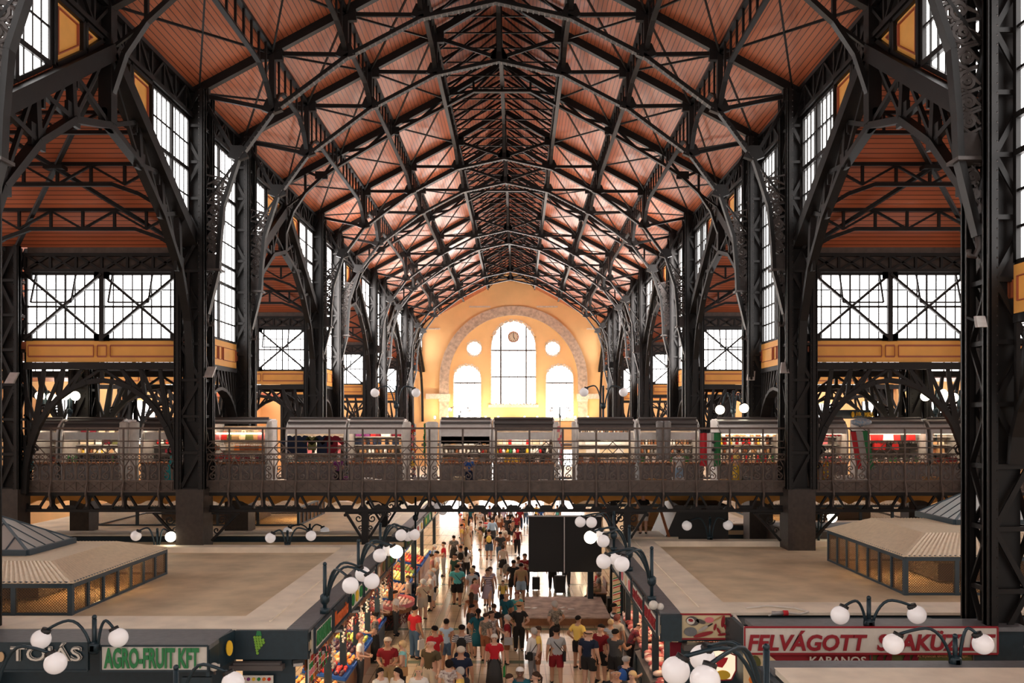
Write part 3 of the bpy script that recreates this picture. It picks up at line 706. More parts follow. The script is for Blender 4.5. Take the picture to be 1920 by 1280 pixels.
# ---------------------------------------------------------------- the bridge across the nave
DECK = 5.93
M['stall_grey'] = mat('stall_grey', (.45, .42, .4), .45, .3, noise=.15)
M['stall_white'] = mat('stall_white', (.72, .68, .64), .35, .1, noise=.1)
M['stall_dark'] = mat('stall_dark', (.09, .075, .07), .5)
M['wood'] = mat('wood', (.3, .12, .05), .5, noise=.3, nscale=4)
M['counter_grey'] = mat('counter_grey', (.2, .17, .16), .6)
M['back_light'] = mat('back_light', (.42, .33, .26), .8, noise=.4, nscale=5)
mb = MB(); mb.bb(-25, 25, 25.15, 29.0, DECK-.12, DECK); struct('floor_bridge', mb, 'iron_brown', label='deck of the iron bridge crossing the nave')
BAY = 17.66/18
def railing(x0, n, wbay, y, label, front=True):
    r = thing('bridge_railing', label, 'railing', (x0+n*wbay/2, y, DECK), 'scrollwork railings of the bridge')
    x1 = x0+n*wbay
    a = MB()
    for z, t in ((7.8, .055), (7.42, .035), (7.23, .038), (7.04, .045), (6.88, .038), (6.25, .055)): a.bar((x0, y, z), (x1, y, z), t)
    k = 0; mstep = wbay/3
    for i in range(3*n+1):
        x = x0+i*mstep; a.bar((x, y, 6.25), (x, y, 7.04), .022)
        if i < 3*n:   # zigzag band
            a.bar((x, y, 6.88), (x+mstep/2, y, 7.04), .014); a.bar((x+mstep/2, y, 7.04), (x+mstep, y, 6.88), .014)
            a.bar((x, y, 7.04), (x+mstep/2, y, 6.88), .014); a.bar((x+mstep/2, y, 6.88), (x+mstep, y, 7.04), .014)
    for i in range(n):
        c = x0+(i+.5)*wbay
        if i % 2 == 0:
            q = .17; a.poly([(c-q, y, 7.23), (c, y, 7.23+q), (c+q, y, 7.23), (c, y, 7.23-q)], .025, closed=True); a.bar((c-.35, y, 7.04), (c-q, y, 7.23), .02); a.bar((c+.35, y, 7.04), (c+q, y, 7.23), .02)
            a.bar((c, y, 7.4), (c, y, 7.42), .02)
    a.build('rails', 'iron_brown', r)
    s = MB()
    for i in range(3*n):
        x = x0+(i+.5)*mstep; h = mstep/2
        s.tube([(x-h+.02, y, 6.3), (x-h+.02, y, 6.5), (x-h*.8, y, 6.68), (x-.02, y, 6.87)], .018, 4, cap=False)
        s.tube([(x+h-.02, y, 6.3), (x+h-.02, y, 6.5), (x+h*.8, y, 6.68), (x+.02, y, 6.87)], .018, 4, cap=False)
        d = 1 if i % 2 else -1
        scroll(s, (x+.01*d, 6.39), .115, y, 1.3, pi/2, d, .02, 12); scroll(s, (x-.01*d, 6.62), .10, y, 1.3, -pi/2, d, .02, 12)
        s.bar((x-.05*d, y, 6.44), (x+.05*d, y, 6.58), .02)
    s.build('scrollwork', 'iron_brown', r)
    p = MB(); p.bb(x0, x1, y+.01, y+.04, 5.96, 6.23)
    for i in range(3*n):
        x = x0+i*mstep; p.bb(x-.012, x+.012, y-.012, y+.02, 5.96, 6.23)
        p.bar((x+.05, y, 6.0), (x+mstep-.05, y, 6.2), .012); p.bar((x+.05, y, 6.2), (x+mstep-.05, y, 6.0), .012)
        p.box((x+mstep/2, y-.005, 6.1), (.04, .03, .04), 0)
    p.bb(x0, x1, y-.04, y+.06, 5.9, 5.96); p.build('apron', 'iron_brown', r)
    for i in range(n+1):
        x = x0+i*wbay; q = MB()
        q.tube([(x, y-.03, 7.8), (x, y-.03, 6.25), (x, y-.1, 6.05), (x, y-.14, 5.85), (x, y-.05, 5.6), (x, y-.08, 5.5)], .03, 5)
        q.sph((x, y-.06, 6.86), .045, 6, 4); q.build('post', 'iron_brown', r)
    return r
def bridge_truss(x0, n, wbay, y, label):
    r = thing('bridge_truss', label, 'bridge truss', (x0+n*wbay/2, y, 5.3), 'trusses carrying the bridge')
    x1 = x0+n*wbay; a = MB(); a.bb(x0, x1, y-.05, y+.15, 5.82, 5.92); a.bb(x0, x1, y-.05, y+.15, 5.34, 5.42); a.build('chords', 'iron', r)
    b = MB()
    for i in range(n+1):
        x = x0+i*wbay; b.bb(x-.05, x+.05, y-.02, y+.1, 5.4, 5.84); b.prism([(x-.13, y, 5.84), (x+.13, y, 5.84), (x+.04, y, 5.68), (x-.04, y, 5.68)], (0, .1, 0)); b.prism([(x-.16, y, 5.42), (x+.16, y, 5.42), (x+.04, y, 5.58), (x-.04, y, 5.58)], (0, .1, 0))
        if i < n:
            m = x+wbay/2
            for s in (-1, 1): b.bar((m+s*wbay*.36, y+.04, 5.82), (m+s*.14, y+.04, 5.44), .055, .09, up=(0, 1, 0))
            b.prism([(m-.2, y, 5.42), (m+.2, y, 5.42), (m+.13, y, 5.53), (m-.13, y, 5.53)], (0, .1, 0))
    b.build('web', 'iron', r); return r
spans = [(-HW, 18, BAY, 'middle span over the nave'), (-14.15, 5, 5.32/5, 'left span over the aisle'), (8.83, 5, 5.32/5, 'right span over the aisle'), (-19.45, 5, 1.06, 'outer left span'), (14.15, 5, 1.06, 'outer right span')]
for x0, n, wb, l in spans:
    railing(x0, n, wb, 25.12, 'brown iron scrollwork railing of the bridge, '+l)
    bridge_truss(x0, n, wb, 25.12, 'front lattice truss under the bridge, '+l)
    bridge_truss(x0, n, wb, 28.9, 'back lattice truss under the bridge, '+l)
# yellow jack arches at the back of the bridge underside
mb = MB()
for i in range(54):
    c = -25+i*.92+.46; pts = [(c-.46, 28.7, 5.66), (c+.46, 28.7, 5.66), (c+.46, 28.7, 5.22)]
    for k in range(1, 9): a_ = pi*k/9; pts.append((c+.38*cos(a_), 28.7, 5.22+.13*sin(a_)))
    pts.append((c-.46, 28.7, 5.22)); mb.prism(pts, (0, .15, 0))
struct('trim_bridge', mb, 'yellow', label='yellow scalloped arches under the far side of the bridge')
# slender posts with triangular scroll brackets
for s in (-1, 1):
    for y, l in ((25.2, 'front'), (28.9, 'back')):
        x = s*3.86; r = thing('bridge_post', '%s slender post with triangular scroll bracket under the bridge, %s of the aisle' % (l, SIDE[s]), 'post', (x, y, ZG), 'bridge posts')
        a = MB(); a.bb(x-.1, x+.1, y-.1, y+.1, ZG, 5.34); a.bb(x-.2, x+.2, y-.2, y+.2, ZG, ZG+.5); a.build('shaft', 'iron', r)
        b = MB()
        for t in (-1, 1):
            b.bar((x+t*.1, y, 4.55), (x+t*.56, y, 5.28), .07, .09, up=(0, 1, 0)); b.bar((x, y, 5.3), (x+t*.6, y, 5.3), .06)
            scroll(b, (x+t*.2, 5.14), .13, y, 1.3, pi/2, t, .026); scroll(b, (x+t*.15, 4.86), .09, y, 1.2, -pi/2, -t, .022); b.sph((x+t*.6, y, 5.24), .05, 6, 4)
        b.build('scroll_bracket', 'iron', r)
# scroll brackets on the nave columns under the bridge
for s in (-1, 1):
    for t in (-1, 1):
        x = s*HW+t*.47; r = MB(); r.bar((x, 25.1, 4.5), (x+t*.75, 25.1, 5.3), .07, .09, up=(0, 1, 0)); scroll(r, (x+t*.3, 5.1), .14, 25.1, 1.3, 0, t, .028); scroll(r, (x+t*.14, 4.8), .1, 25.1, 1.2, 0, -t, .024)
        r.bar((x, 25.1, 5.3), (x+t*.8, 25.1, 5.3), .05)
        tag(r.build('scroll_bracket', 'iron'), 'iron scroll bracket under the bridge, %s side of the %s nave column' % ('left' if t < 0 else 'right', SIDE[s]), 'bracket', 'scroll brackets under the bridge')
# ---------------------------------------------------------------- kiosks on the bridge
KY = 26.9; KH = 8.1
def kx(p, y=KY): return .64+(p-971)*y/1600
def kiosk(p0, p1, label, hood, lit, shelves=3, back='back_light', closed=False):
    x0, x1 = kx(p0), kx(p1); r = thing('market_kiosk', label, 'kiosk', ((x0+x1)/2, KY+.5, DECK), 'souvenir kiosks on the bridge')
    a = MB(); a.bb(x0+.03, x1-.03, KY, KY+.3, DECK, 6.66); a.build('counter_front', 'counter_grey', r)
    a = MB(); a.bb(x0, x1, KY-.06, KY+.45, 6.66, 6.71); a.build('counter_top', 'wood', r)
    a = MB(); a.bb(x0, x1, KY+1.15, KY+1.22, DECK, KH-.25); a.build('back_panel', back, r)
    for s, x in ((-1, x0), (1, x1)):
        a = MB(); pts = [(x, KY+1.2, DECK), (x, KY, DECK), (x, KY, 7.5)]
        for k in range(1, 7): t = pi/2*k/6; pts.append((x, KY+.55-.55*cos(t), 7.5+.55*sin(t)))
        pts += [(x, KY+1.2, 8.05)]; a.prism(pts, (-.04*s, 0, 0)); a.build('side_panel', 'stall_grey', r)
        a = MB(); rim = [(x-.02*s, KY-.01, 6.7), (x-.02*s, KY-.01, 7.5)]+[(x-.02*s, KY-.01+.55-.55*cos(pi/2*k/6), 7.51+.55*sin(pi/2*k/6)) for k in range(1, 7)]; a.tube(rim, .035, 6); a.build('edge_tube', 'stall_white', r)
    a = MB(); N = 8   # rounded roll-up hood
    zb = {'white': 7.55, 'dark': 7.7, 'low': 7.3, 'none': 7.9}[hood]
    prof = [(KY+.55-.55*cos(pi/2*k/N), 7.5+.55*sin(pi/2*k/N)) for k in range(N+1)]
    prof = [(y_, z_) for y_, z_ in prof if z_ >= zb]
    if zb < 7.5: prof = [(KY, zb)]+prof
    prof.append((KY+1.2, 8.05))
    for (a0, b0), (a1, b1) in zip(prof, prof[1:]): a.prism([(x0+.04, a0, b0), (x1-.04, a0, b0), (x1-.04, a1, b1), (x0+.04, a1, b1)], (0, 0, .03))
    hd_ = a.build('hood', 'stall_dark' if hood == 'dark' else 'stall_white', r)
    a = MB(); a.bb(x0+.03, x1-.03, KY+.12, KY+.3, 7.93, 8.0); a.tube([(x0+.03, KY+.35, 8.1), (x1-.03, KY+.35, 8.1)], .04, 6); a.build('roller_housing', 'stall_dark', hd_)
    if hood == 'dark': a = MB(); a.bb(x0+.06, x1-.06, KY+.1, KY+.14, 7.42, 7.66); a.build('shutter_roll', 'stall_white', hd_)
    for k in range(shelves):
        z = 6.95+.27*k; a = MB(); a.bb(x0+.06, x1-.06, KY+.8, KY+1.15, z, z+.02); a.build('shelf', 'stall_grey', r)
    if lit:
        a = MB(); a.tube([(x0+.15, KY+.12, 7.62), (x1-.15, KY+.12, 7.62)], .022, 6); a.build('tube_lamp', 'tube_light', hd_)
    li = bpy.data.lights.new('kiosk_lamp', 'AREA'); li.shape = 'RECTANGLE'; li.size = (x1-x0)*K*.8; li.size_y = .12; li.energy = 13*(x1-x0); li.color = (1, .82, .62); lo = bpy.data.objects.new('kiosk_lamp', li); COL.objects.link(lo); lo.location = T(((x0+x1)/2, KY+.25, 7.85)); lo.rotation_euler = (radians(22), 0, 0)
    return r, x0, x1
KI = [(62, 108, 'dark', 0, 'small kiosk at the far left end, low grey hood'), (114, 224, 'dark', 0, 'kiosk with a brown-grey hood and wine and cloth goods, far left'),
 (264, 332, 'dark', 0, 'black-shuttered kiosk behind the turquoise sack'), (394, 500, 'none', 1, 'handbag kiosk right of the left nave column'),
 (536, 648, 'white', 0, 'clothes kiosk with navy and dark red shirts'), (652, 756, 'white', 0, 'white shelved kiosk left of the rolled grey covers'),
 (824, 921, 'low', 0, 'kiosk with a wide white shutter and kitchen goods'), (924, 1040, 'dark', 0, 'toy and box kiosk under the middle of the arch'),
 (1082, 1192, 'dark', 0, 'kiosk with wooden shelves of white boxes'), (1198, 1312, 'dark', 0, 'kiosk with a blackboard and the grey wrapped cover'),
 (1348, 1466, 'white', 1, 'bright kiosk with dolls right of the flag'), (1532, 1590, 'white', 1, 'pink goods kiosk right of the right nave column'),
 (1622, 1738, 'white', 1, 'lit kiosk with red and black bags'), (1746, 1812, 'white', 1, 'kiosk with a fan at the far right end')]
def item_mesh(kind):
    b = MB()
    if kind == 'bag':
        b.prism([(-.1, 0, 0), (.1, 0, 0), (.085, 0, .16), (-.085, 0, .16)], (0, .07, 0)); b.tube([(-.05, .03, .16), (-.045, .03, .24), (.045, .03, .24), (.05, .03, .16)], .01, 4)
    elif kind == 'box': b.box((0, 0, .06), (.17, .14, .12)); b.box((0, 0, .125), (.18, .15, .02))
    elif kind == 'bottle': b.lathe([(.03, 0), (.035, .02), (.035, .13), (.012, .18), (.012, .23), (.016, .235)], n=8)
    elif kind == 'jar': b.lathe([(.04, 0), (.05, .02), (.05, .09), (.035, .11), (.04, .115), (.04, .13)], n=8)
    elif kind == 'doll':
        b.lathe([(.07, 0), (.05, .08), (.025, .14), (.02, .16)], n=8); b.sph((0, 0, .19), .035, 8, 6); b.tube([(-.06, 0, .08), (0, 0, .15), (.06, 0, .08)], .012, 5)
    elif kind == 'shirt':
        b.prism([(-.13, 0, 0), (.13, 0, 0), (.13, 0, .3), (.25, 0, .2), (.29, 0, .27), (.15, 0, .43), (.06, 0, .45), (0, 0, .41), (-.06, 0, .45), (-.15, 0, .43), (-.29, 0, .27), (-.25, 0, .2), (-.13, 0, .3)], (0, .06, 0))
    elif kind == 'cloth': b.prism([(-.1, 0, 0), (.1, 0, .01), (.11, 0, .36), (.04, 0, .39), (-.09, 0, .36)], (0, .03, 0))
    elif kind == 'plush': b.sph((0, 0, .06), .06, 8, 6); b.sph((0, -.02, .14), .042, 8, 6); b.sph((-.04, -.02, .175), .018, 6, 4); b.sph((.04, -.02, .175), .018, 6, 4)
    elif kind == 'hanger': b.poly([(-.08, 0, 0), (.08, 0, 0), (0, 0, .06)], .012, closed=True); b.tube([(0, 0, .06), (0, 0, .09), (.02, 0, .11), (-.01, 0, .12)], .006, 4)
    elif kind == 'book': b.box((0, 0, .09), (.12, .03, .18)); b.box((0, -.005, .09), (.11, .03, .17))
    return b
PAL = {'brown': (.25, .09, .04), 'red': (.5, .02, .02), 'white': (.75, .7, .66), 'black': (.02, .018, .018), 'navy': (.012, .018, .04), 'pink': (.7, .2, .22), 'tan': (.45, .25, .12), 'green': (.03, .2, .05),
 'yellow': (.8, .5, .05), 'blue': (.03, .1, .35), 'cream': (.7, .55, .38), 'olive': (.12, .12, .04), 'orange': (.75, .2, .03), 'wine': (.16, .01, .02), 'teal': (.03, .35, .38), 'grey': (.2, .19, .19), 'purple': (.2, .04, .16)}
for k, v in PAL.items(): M['c_'+k] = mat('cloth_'+k, v, .8, spec=.25)
IT = {}
def item(kind, color, loc, label, cat, group, rz=0, sc=1, name=None):
    key = (kind, color)
    if key not in IT:
        b = item_mesh(kind); me = b.build('tmp', 'c_'+color, origin=(0, 0, 0), U=False); IT[key] = me.data; bpy.data.objects.remove(me)
    o = bpy.data.objects.new(name or {'bag': 'handbag', 'box': 'cardboard_box', 'bottle': 'bottle', 'jar': 'jar', 'doll': 'doll', 'shirt': 'hanging_shirt', 'cloth': 'hanging_cloth', 'plush': 'plush_toy', 'hanger': 'clothes_hanger', 'book': 'boxed_souvenir'}[kind], IT[key])
    COL.objects.link(o); o.location = T(loc); o.rotation_euler = (0, 0, rz); o.scale = (sc, sc, sc)
    return tag(o, label, cat, group)
def fill(x0, x1, z, kind, cols, lab, step, y=KY+.92, sc=1.0, short=''):
    n = int((x1-x0-.12)/step)
    for i in range(n):
        c = random.choice(cols); item(kind, c, (x0+.06+step*(i+.5)+random.uniform(-.02, .02), y+random.uniform(-.04, .04), z), '%s %s %s' % (c, {'bag': 'handbag', 'box': 'box', 'bottle': 'bottle', 'jar': 'jar', 'doll': 'doll', 'shirt': 'shirt hanging', 'cloth': 'cloth hanging', 'plush': 'plush toy', 'hanger': 'clothes hanger', 'book': 'boxed souvenir'}[kind], lab),
             {'bag': 'bag', 'shirt': 'clothes', 'cloth': 'cloth', 'plush': 'toy', 'hanger': 'hanger', 'book': 'souvenir'}.get(kind, kind), '%s %s %s' % (c, kind, lab), random.uniform(-.3, .3) if kind not in ('shirt', 'cloth') else 0, sc*random.uniform(1.0, 1.25))
KB = []
for (p0, p1, hood, lit, lab) in KI:
    KB.append(kiosk(p0, p1, lab, hood, lit, 3)[1:])
SH = [6.72, 6.98, 7.25, 7.52]
def row(k, lv, kind, cols, lab, step, **kw): fill(KB[k][0], KB[k][1], SH[lv] if isinstance(lv, int) else lv, kind, cols, lab, step, **kw)
row(0, 0, 'box', ['brown', 'wine'], 'in the small far left kiosk', .16)
row(1, 0, 'bottle', ['navy', 'black', 'green'], 'on the far left wine kiosk counter', .07, y=KY+.25); row(1, 1, 'jar', ['cream', 'brown', 'yellow'], 'in the far left wine kiosk', .12); row(1, 2, 'cloth', ['cream', 'white', 'wine', 'olive'], 'in the far left wine kiosk', .26, y=KY+1.0)
row(1, 3, 'cloth', ['cream', 'wine', 'yellow'], 'high in the far left wine kiosk', .3, y=KY+1.0)
row(1, 1, 'book', ['white', 'tan'], 'in the far left wine kiosk', .2)
row(2, 0, 'box', ['black', 'brown'], 'in the black-shuttered kiosk', .16); row(2, 1, 'box', ['black', 'wine', 'white'], 'in the black-shuttered kiosk', .17); row(2, 2, 'plush', ['red', 'white', 'tan'], 'in the black-shuttered kiosk', .16)
row(3, 7.42, 'bag', ['brown', 'red', 'tan', 'olive', 'cream', 'pink'], 'hanging high in the bag kiosk', .2, y=KY+.2, sc=1.25); row(3, 7.08, 'bag', ['white', 'brown', 'cream', 'pink', 'orange'], 'on the upper rack of the bag kiosk', .155, y=KY+.3); row(3, 6.76, 'bag', ['wine', 'red', 'black', 'cream'], 'on the counter of the bag kiosk', .14, y=KY+.2)
row(3, 6.78, 'hanger', ['teal', 'white'], 'at the bag kiosk', .3, y=KY-.15)
for k3, (q0, q1) in enumerate(((396, 500), (540, 648))):
    r = thing('clothes_rail', 'thin rail with clothes hangers in front of the %s' % ('bag kiosk', 'clothes kiosk')[k3], 'rail', (kx((q0+q1)/2), KY-.12, DECK)); a = MB(); zz = 6.9 if k3 == 0 else 6.86; yy = KY-.15+.05*k3; a.bar((kx(q0), yy, zz), (kx(q1), yy, zz), .02); [a.bar((kx(q_), yy, DECK), (kx(q_), yy, zz), .02) for q_ in (q0, q1)]; a.build('rail', 'grey_metal', r)
for x, c in ((kx(548), 'navy'), (kx(566), 'navy'), (kx(585), 'olive'), (kx(604), 'navy'), (kx(623), 'wine')):
    item('shirt', c, (x, KY-.02, 7.0+.1*(c == 'olive')), '%s shirt hanging at the clothes kiosk' % c, 'clothes', '%s shirts at the clothes kiosk' % c, sc=1.55 if c != 'olive' else 1.2)
row(4, 6.74, 'hanger', ['teal', 'white', 'yellow'], 'below the shirts of the clothes kiosk', .25, y=KY-.1); row(4, 6.95, 'cloth', ['pink', 'white', 'cream', 'black'], 'in the clothes kiosk', .3, y=KY+.9, sc=1.1)
row(5, 3, 'box', ['wine', 'purple', 'red', 'white'], 'top shelf of the white shelved kiosk', .17, y=KY+.95); row(5, 2, 'book', ['brown', 'navy', 'tan'], 'middle shelf of the white shelved kiosk', .12); row(5, 1, 'jar', ['brown', 'tan', 'black', 'white'], 'low shelf of the white shelved kiosk', .13); row(5, 0, 'box', ['grey', 'cream', 'brown'], 'counter of the white shelved kiosk', .16, y=KY+.3)
row(6, 1, 'jar', ['white', 'brown', 'red', 'grey'], 'in the kitchen goods kiosk', .12); row(6, 0, 'box', ['white', 'grey', 'tan', 'brown'], 'on the kitchen goods counter', .17, y=KY+.3); row(6, 2, 'box', ['tan', 'white', 'grey'], 'in the kitchen goods kiosk upper shelf', .2)
row(7, 3, 'box', ['brown', 'cream', 'red'], 'top shelf of the toy kiosk', .15); row(7, 2, 'book', ['white', 'cream', 'red'], 'upper shelf of the toy kiosk', .11); row(7, 1, 'doll', ['red', 'black', 'yellow', 'green', 'white'], 'middle shelf of the toy kiosk', .11); row(7, 0, 'box', ['brown', 'black', 'yellow', 'white'], 'counter of the toy kiosk', .16, y=KY+.3)
row(8, 3, 'bottle', ['black', 'brown', 'white', 'tan'], 'top shelf of the box kiosk', .06); row(8, 2, 'box', ['white'], 'upper shelf of the box kiosk', .13); row(8, 1, 'box', ['white', 'cream'], 'middle shelf of the box kiosk', .14); row(8, 0, 'box', ['white', 'cream', 'brown'], 'counter of the box kiosk', .17, y=KY+.3)
row(9, 2, 'bottle', ['tan', 'brown', 'white'], 'in the blackboard kiosk', .09); row(9, 1, 'jar', ['tan', 'brown', 'grey'], 'in the blackboard kiosk', .11); row(9, 0, 'book', ['green', 'white'], 'on the blackboard kiosk counter', .18, y=KY+.3)
row(10, 3, 'doll', ['tan', 'white', 'brown', 'cream'], 'top of the doll kiosk', .08, y=KY+.4); row(10, 2, 'doll', ['brown', 'red', 'white', 'yellow'], 'upper shelf of the doll kiosk', .1); row(10, 1, 'jar', ['brown', 'white', 'tan', 'cream'], 'in the doll kiosk', .1); row(10, 0, 'doll', ['white', 'red', 'cream', 'green'], 'counter of the doll kiosk', .12, y=KY+.3)
row(11, 3, 'plush', ['pink', 'wine', 'red'], 'top of the pink kiosk', .12, y=KY+.4); row(11, 2, 'cloth', ['pink', 'cream', 'white'], 'in the pink kiosk', .22, y=KY+1); row(11, 1, 'doll', ['pink', 'red', 'white', 'black'], 'in the pink kiosk', .1); row(11, 0, 'plush', ['pink', 'white', 'brown', 'red'], 'on the pink kiosk counter', .12, y=KY+.3)
row(12, 7.4, 'bag', ['red', 'black', 'red', 'white'], 'hanging in the lit kiosk', .24, y=KY+.35, sc=1.7); row(12, 7.1, 'bag', ['black', 'red', 'black'], 'lower row of the lit kiosk', .2, y=KY+.45, sc=1.4); row(12, 0, 'jar', ['green', 'white', 'grey'], 'on the lit kiosk counter', .16, y=KY+.3)
row(13, 2, 'box', ['cream', 'tan', 'brown'], 'in the fan kiosk', .2); row(13, 1, 'bag', ['red', 'brown', 'tan'], 'in the fan kiosk', .2, sc=1.4); row(13, 0, 'box', ['brown', 'wine'], 'on the fan kiosk counter', .18, y=KY+.3)
# flags, rolled covers, sack, toy column
def flag(px0, px1, y, zt, zb, label, cover=None):
    r = thing('hanging_flag', label, 'flag', (kx((px0+px1)/2, y), y, zb)); w = (px1-px0)/3
    for i, c in enumerate(('flag_red', 'flag_white', 'flag_green')):
        a = MB(); q0, q1 = kx(px0+w*i, y), kx(px0+w*(i+1), y); n = 6
        for k in range(n):
            u0, u1 = q0+(q1-q0)*k/n, q0+(q1-q0)*(k+1)/n; f = lambda u: y+.035*sin((u)*31)
            a.prism([(u0, f(u0), zb), (u1, f(u1), zb), (u1, f(u1), zt), (u0, f(u0), zt)], (0, .015, 0))
        a.build(['red_stripe', 'white_stripe', 'green_stripe'][i], c, r)
    return r
M['flag_red'] = mat('flag_red', (.6, .02, .03), .7); M['flag_white'] = mat('flag_white', (.8, .76, .74), .7); M['flag_green'] = mat('flag_green', (.02, .2, .06), .7)
f = flag(1313, 1352, KY-.35, 7.65, 6.6, 'red, white and green flag with two round emblems hanging on the bridge')
a = MB(); yy = KY-.42
for z in (7.36, 7.12): a.prism([(kx(1332.5)+.06*cos(2*pi*i/12), yy, z+.05*sin(2*pi*i/12)) for i in range(12)], (0, .02, 0))
a.build('emblem', 'black', f); a = MB(); [a.bar((kx(q_, KY-.35), KY-.35, 7.65), (kx(q_, KY-.35), KY+.05, 7.9), .015) for q_ in (1314, 1351)]; a.bar((kx(1312, KY-.35), KY-.35, 7.65), (kx(1353, KY-.35), KY-.35, 7.65), .02); a.build('cord', 'black', f)
r = thing('hanging_flag', 'red, grey and green cloth draped aslant beside the lit kiosk', 'flag', (kx(1606), KY-.3, 6.4)); 
for i, (c, d) in enumerate((('flag_red', 0), ('stall_grey', .16), ('flag_green', .36))):
    a = MB(); x = kx(1588)+d; a.prism([(x, KY-.3-.02*i, 7.7), (x+.17, KY-.3-.02*i, 7.7), (x+.36, KY-.3-.02*i, 6.55), (x+.2, KY-.3-.02*i, 6.5)], (0, .02, 0)); a.build(['red_stripe', 'grey_stripe', 'green_stripe'][i], c, r)
a = MB(); a.bar((kx(1588), KY-.3, 7.7), (kx(1588)+.6, KY-.3, 7.7), .03); [a.bar((kx(1588)+q_, KY-.3, 7.7), (kx(1588)+q_, KY+.3, 7.85), .02) for q_ in (.05, .5)]; a.build('hanging_rod', 'black', r)
a = MB(); a.sph((kx(1613), KY-.1, 7.98), .22, 14, 8, (1.5, .7, .6)); o = a.build('plastic_bundle', mat('blue_sheet', (.25, .42, .6), .25, noise=.7, nscale=14, col2=(.7, .66, .62))); tag(o, 'bundle of blue and clear plastic sheet on top of the kiosk beside the slanted cloth', 'plastic sheet')
def rolled(p, wpx, label, m, z0=DECK, z1=8.0, tw=1):
    a = MB(); x = kx(p, KY-.3); w = wpx/2*KY/1600; n = 10
    prof = [(w*.95, 0), (w, .1), (w*.86, (z1-z0)*.35), (w*1.02, (z1-z0)*.7), (w*1.12, z1-z0-.04), (w*.7, z1-z0)]
    a.lathe([(r_, z) for r_, z in prof], (x, KY-.3, z0), 12, 1, .6); o = a.build('rolled_cover', m); return tag(o, label, 'cover', None)
M['tarp'] = mat('tarp', (.75, .69, .62), .5, noise=.2, nscale=6, bump=.6); M['tarp_dark'] = mat('tarp_dark', (.25, .23, .22), .4, noise=.3, nscale=8, bump=.8)
rolled(763, 14, 'tall pale rolled cover, left one of the pair by the hanging toys', 'tarp'); rolled(810, 21, 'tall pale rolled cover, right one of the pair by the hanging toys', 'tarp')
rolled(1237, 13, 'dark grey wrapped cover, left half of a pair hanging on the bridge', 'tarp_dark', 6.8, 8.02); rolled(1251, 13, 'dark grey wrapped cover, right half of a pair hanging on the bridge', 'tarp_dark', 6.8, 8.02)
rolled(506, 9, 'narrow grey rolled cover beside the bag kiosk', 'tarp'); rolled(1076, 8, 'narrow grey rolled cover left of the box kiosk', 'tarp'); rolled(1044, 7, 'narrow white rolled cover right of the toy kiosk', 'tarp')
rolled(233, 16, 'pale rolled cover right of the far left wine kiosk', 'tarp'); rolled(252, 18, 'stained pale rolled cover left of the black-shuttered kiosk', 'tarp')
a = MB(); x = kx(324, 25.8); a.lathe([(.2, 0), (.24, .15), (.22, .5), (.1, .85), (.03, 1.25), (.05, 1.4)], (x, 25.8, DECK), 12, 1.1, .8); tag(a.build('turquoise_sack', 'c_teal'), 'turquoise cloth sack hanging at the left nave column', 'sack')
a = MB(); x = kx(74, 25.8); a.lathe([(.1, 0), (.14, .15), (.12, .3), (.03, .5)], (x, 25.22, 6.55), 10); tag(a.build('turquoise_bag', 'c_teal'), 'small turquoise bag at the far left end of the bridge', 'bag')
for k3, (q, y_, zt_, l_) in enumerate(((776, KY-.35, 7.95, 'toy string left of the second string'), (797, KY-.2, 7.95, 'toy string beside the right pale cover'), (1532, 26.5, 7.0, 'first cord of the bead garland'), (1538.5, 26.5, 7.0, 'second cord of the bead garland'), (1545, 26.5, 7.0, 'third cord of the bead garland'), (1551.5, 26.5, 7.0, 'fourth cord of the bead garland'))):
    a = MB(); a.bar((kx(q, y_), y_, DECK), (kx(q, y_), y_, zt_), .03); tag(a.build('toy_string', 'black'), 'dark cord carrying the '+l_.replace('first cord of the', 'first row of the').replace('cord of the', 'row of the'), 'cord')
for k in range(46):
    z = 6.2+1.65*k/46; x = kx(776+3*sin(k*1.7), KY-.3); c = random.choice(['white', 'pink', 'cream', 'red', 'brown', 'yellow', 'purple'])
    item('plush', c, (x, KY-.35+random.uniform(-.04, .04), z), '%s toy in the string hanging between the pale rolled covers' % c, 'toy', '%s toys of the hanging string' % c, random.uniform(-1, 1), .75)
for k in range(18):
    z = 6.9+1.0*k/18; item('plush', random.choice(['green']), (kx(797+random.uniform(-1, 1)), KY-.2, z), 'green toy in the second string left of the right pale cover', 'toy', 'green toys of the second string', 0, .6)
for k in range(14):
    item('cloth', 'pink' if k % 2 else 'white', (kx(1049+random.uniform(-4, 4)), KY-.35, 6.5+.09*k), '%s ribbon cloth hanging right of the toy kiosk' % ('pink' if k % 2 else 'white'), 'cloth', '%s ribbons right of the toy kiosk' % ('pink' if k % 2 else 'white'), random.uniform(-.4, .4), .6)
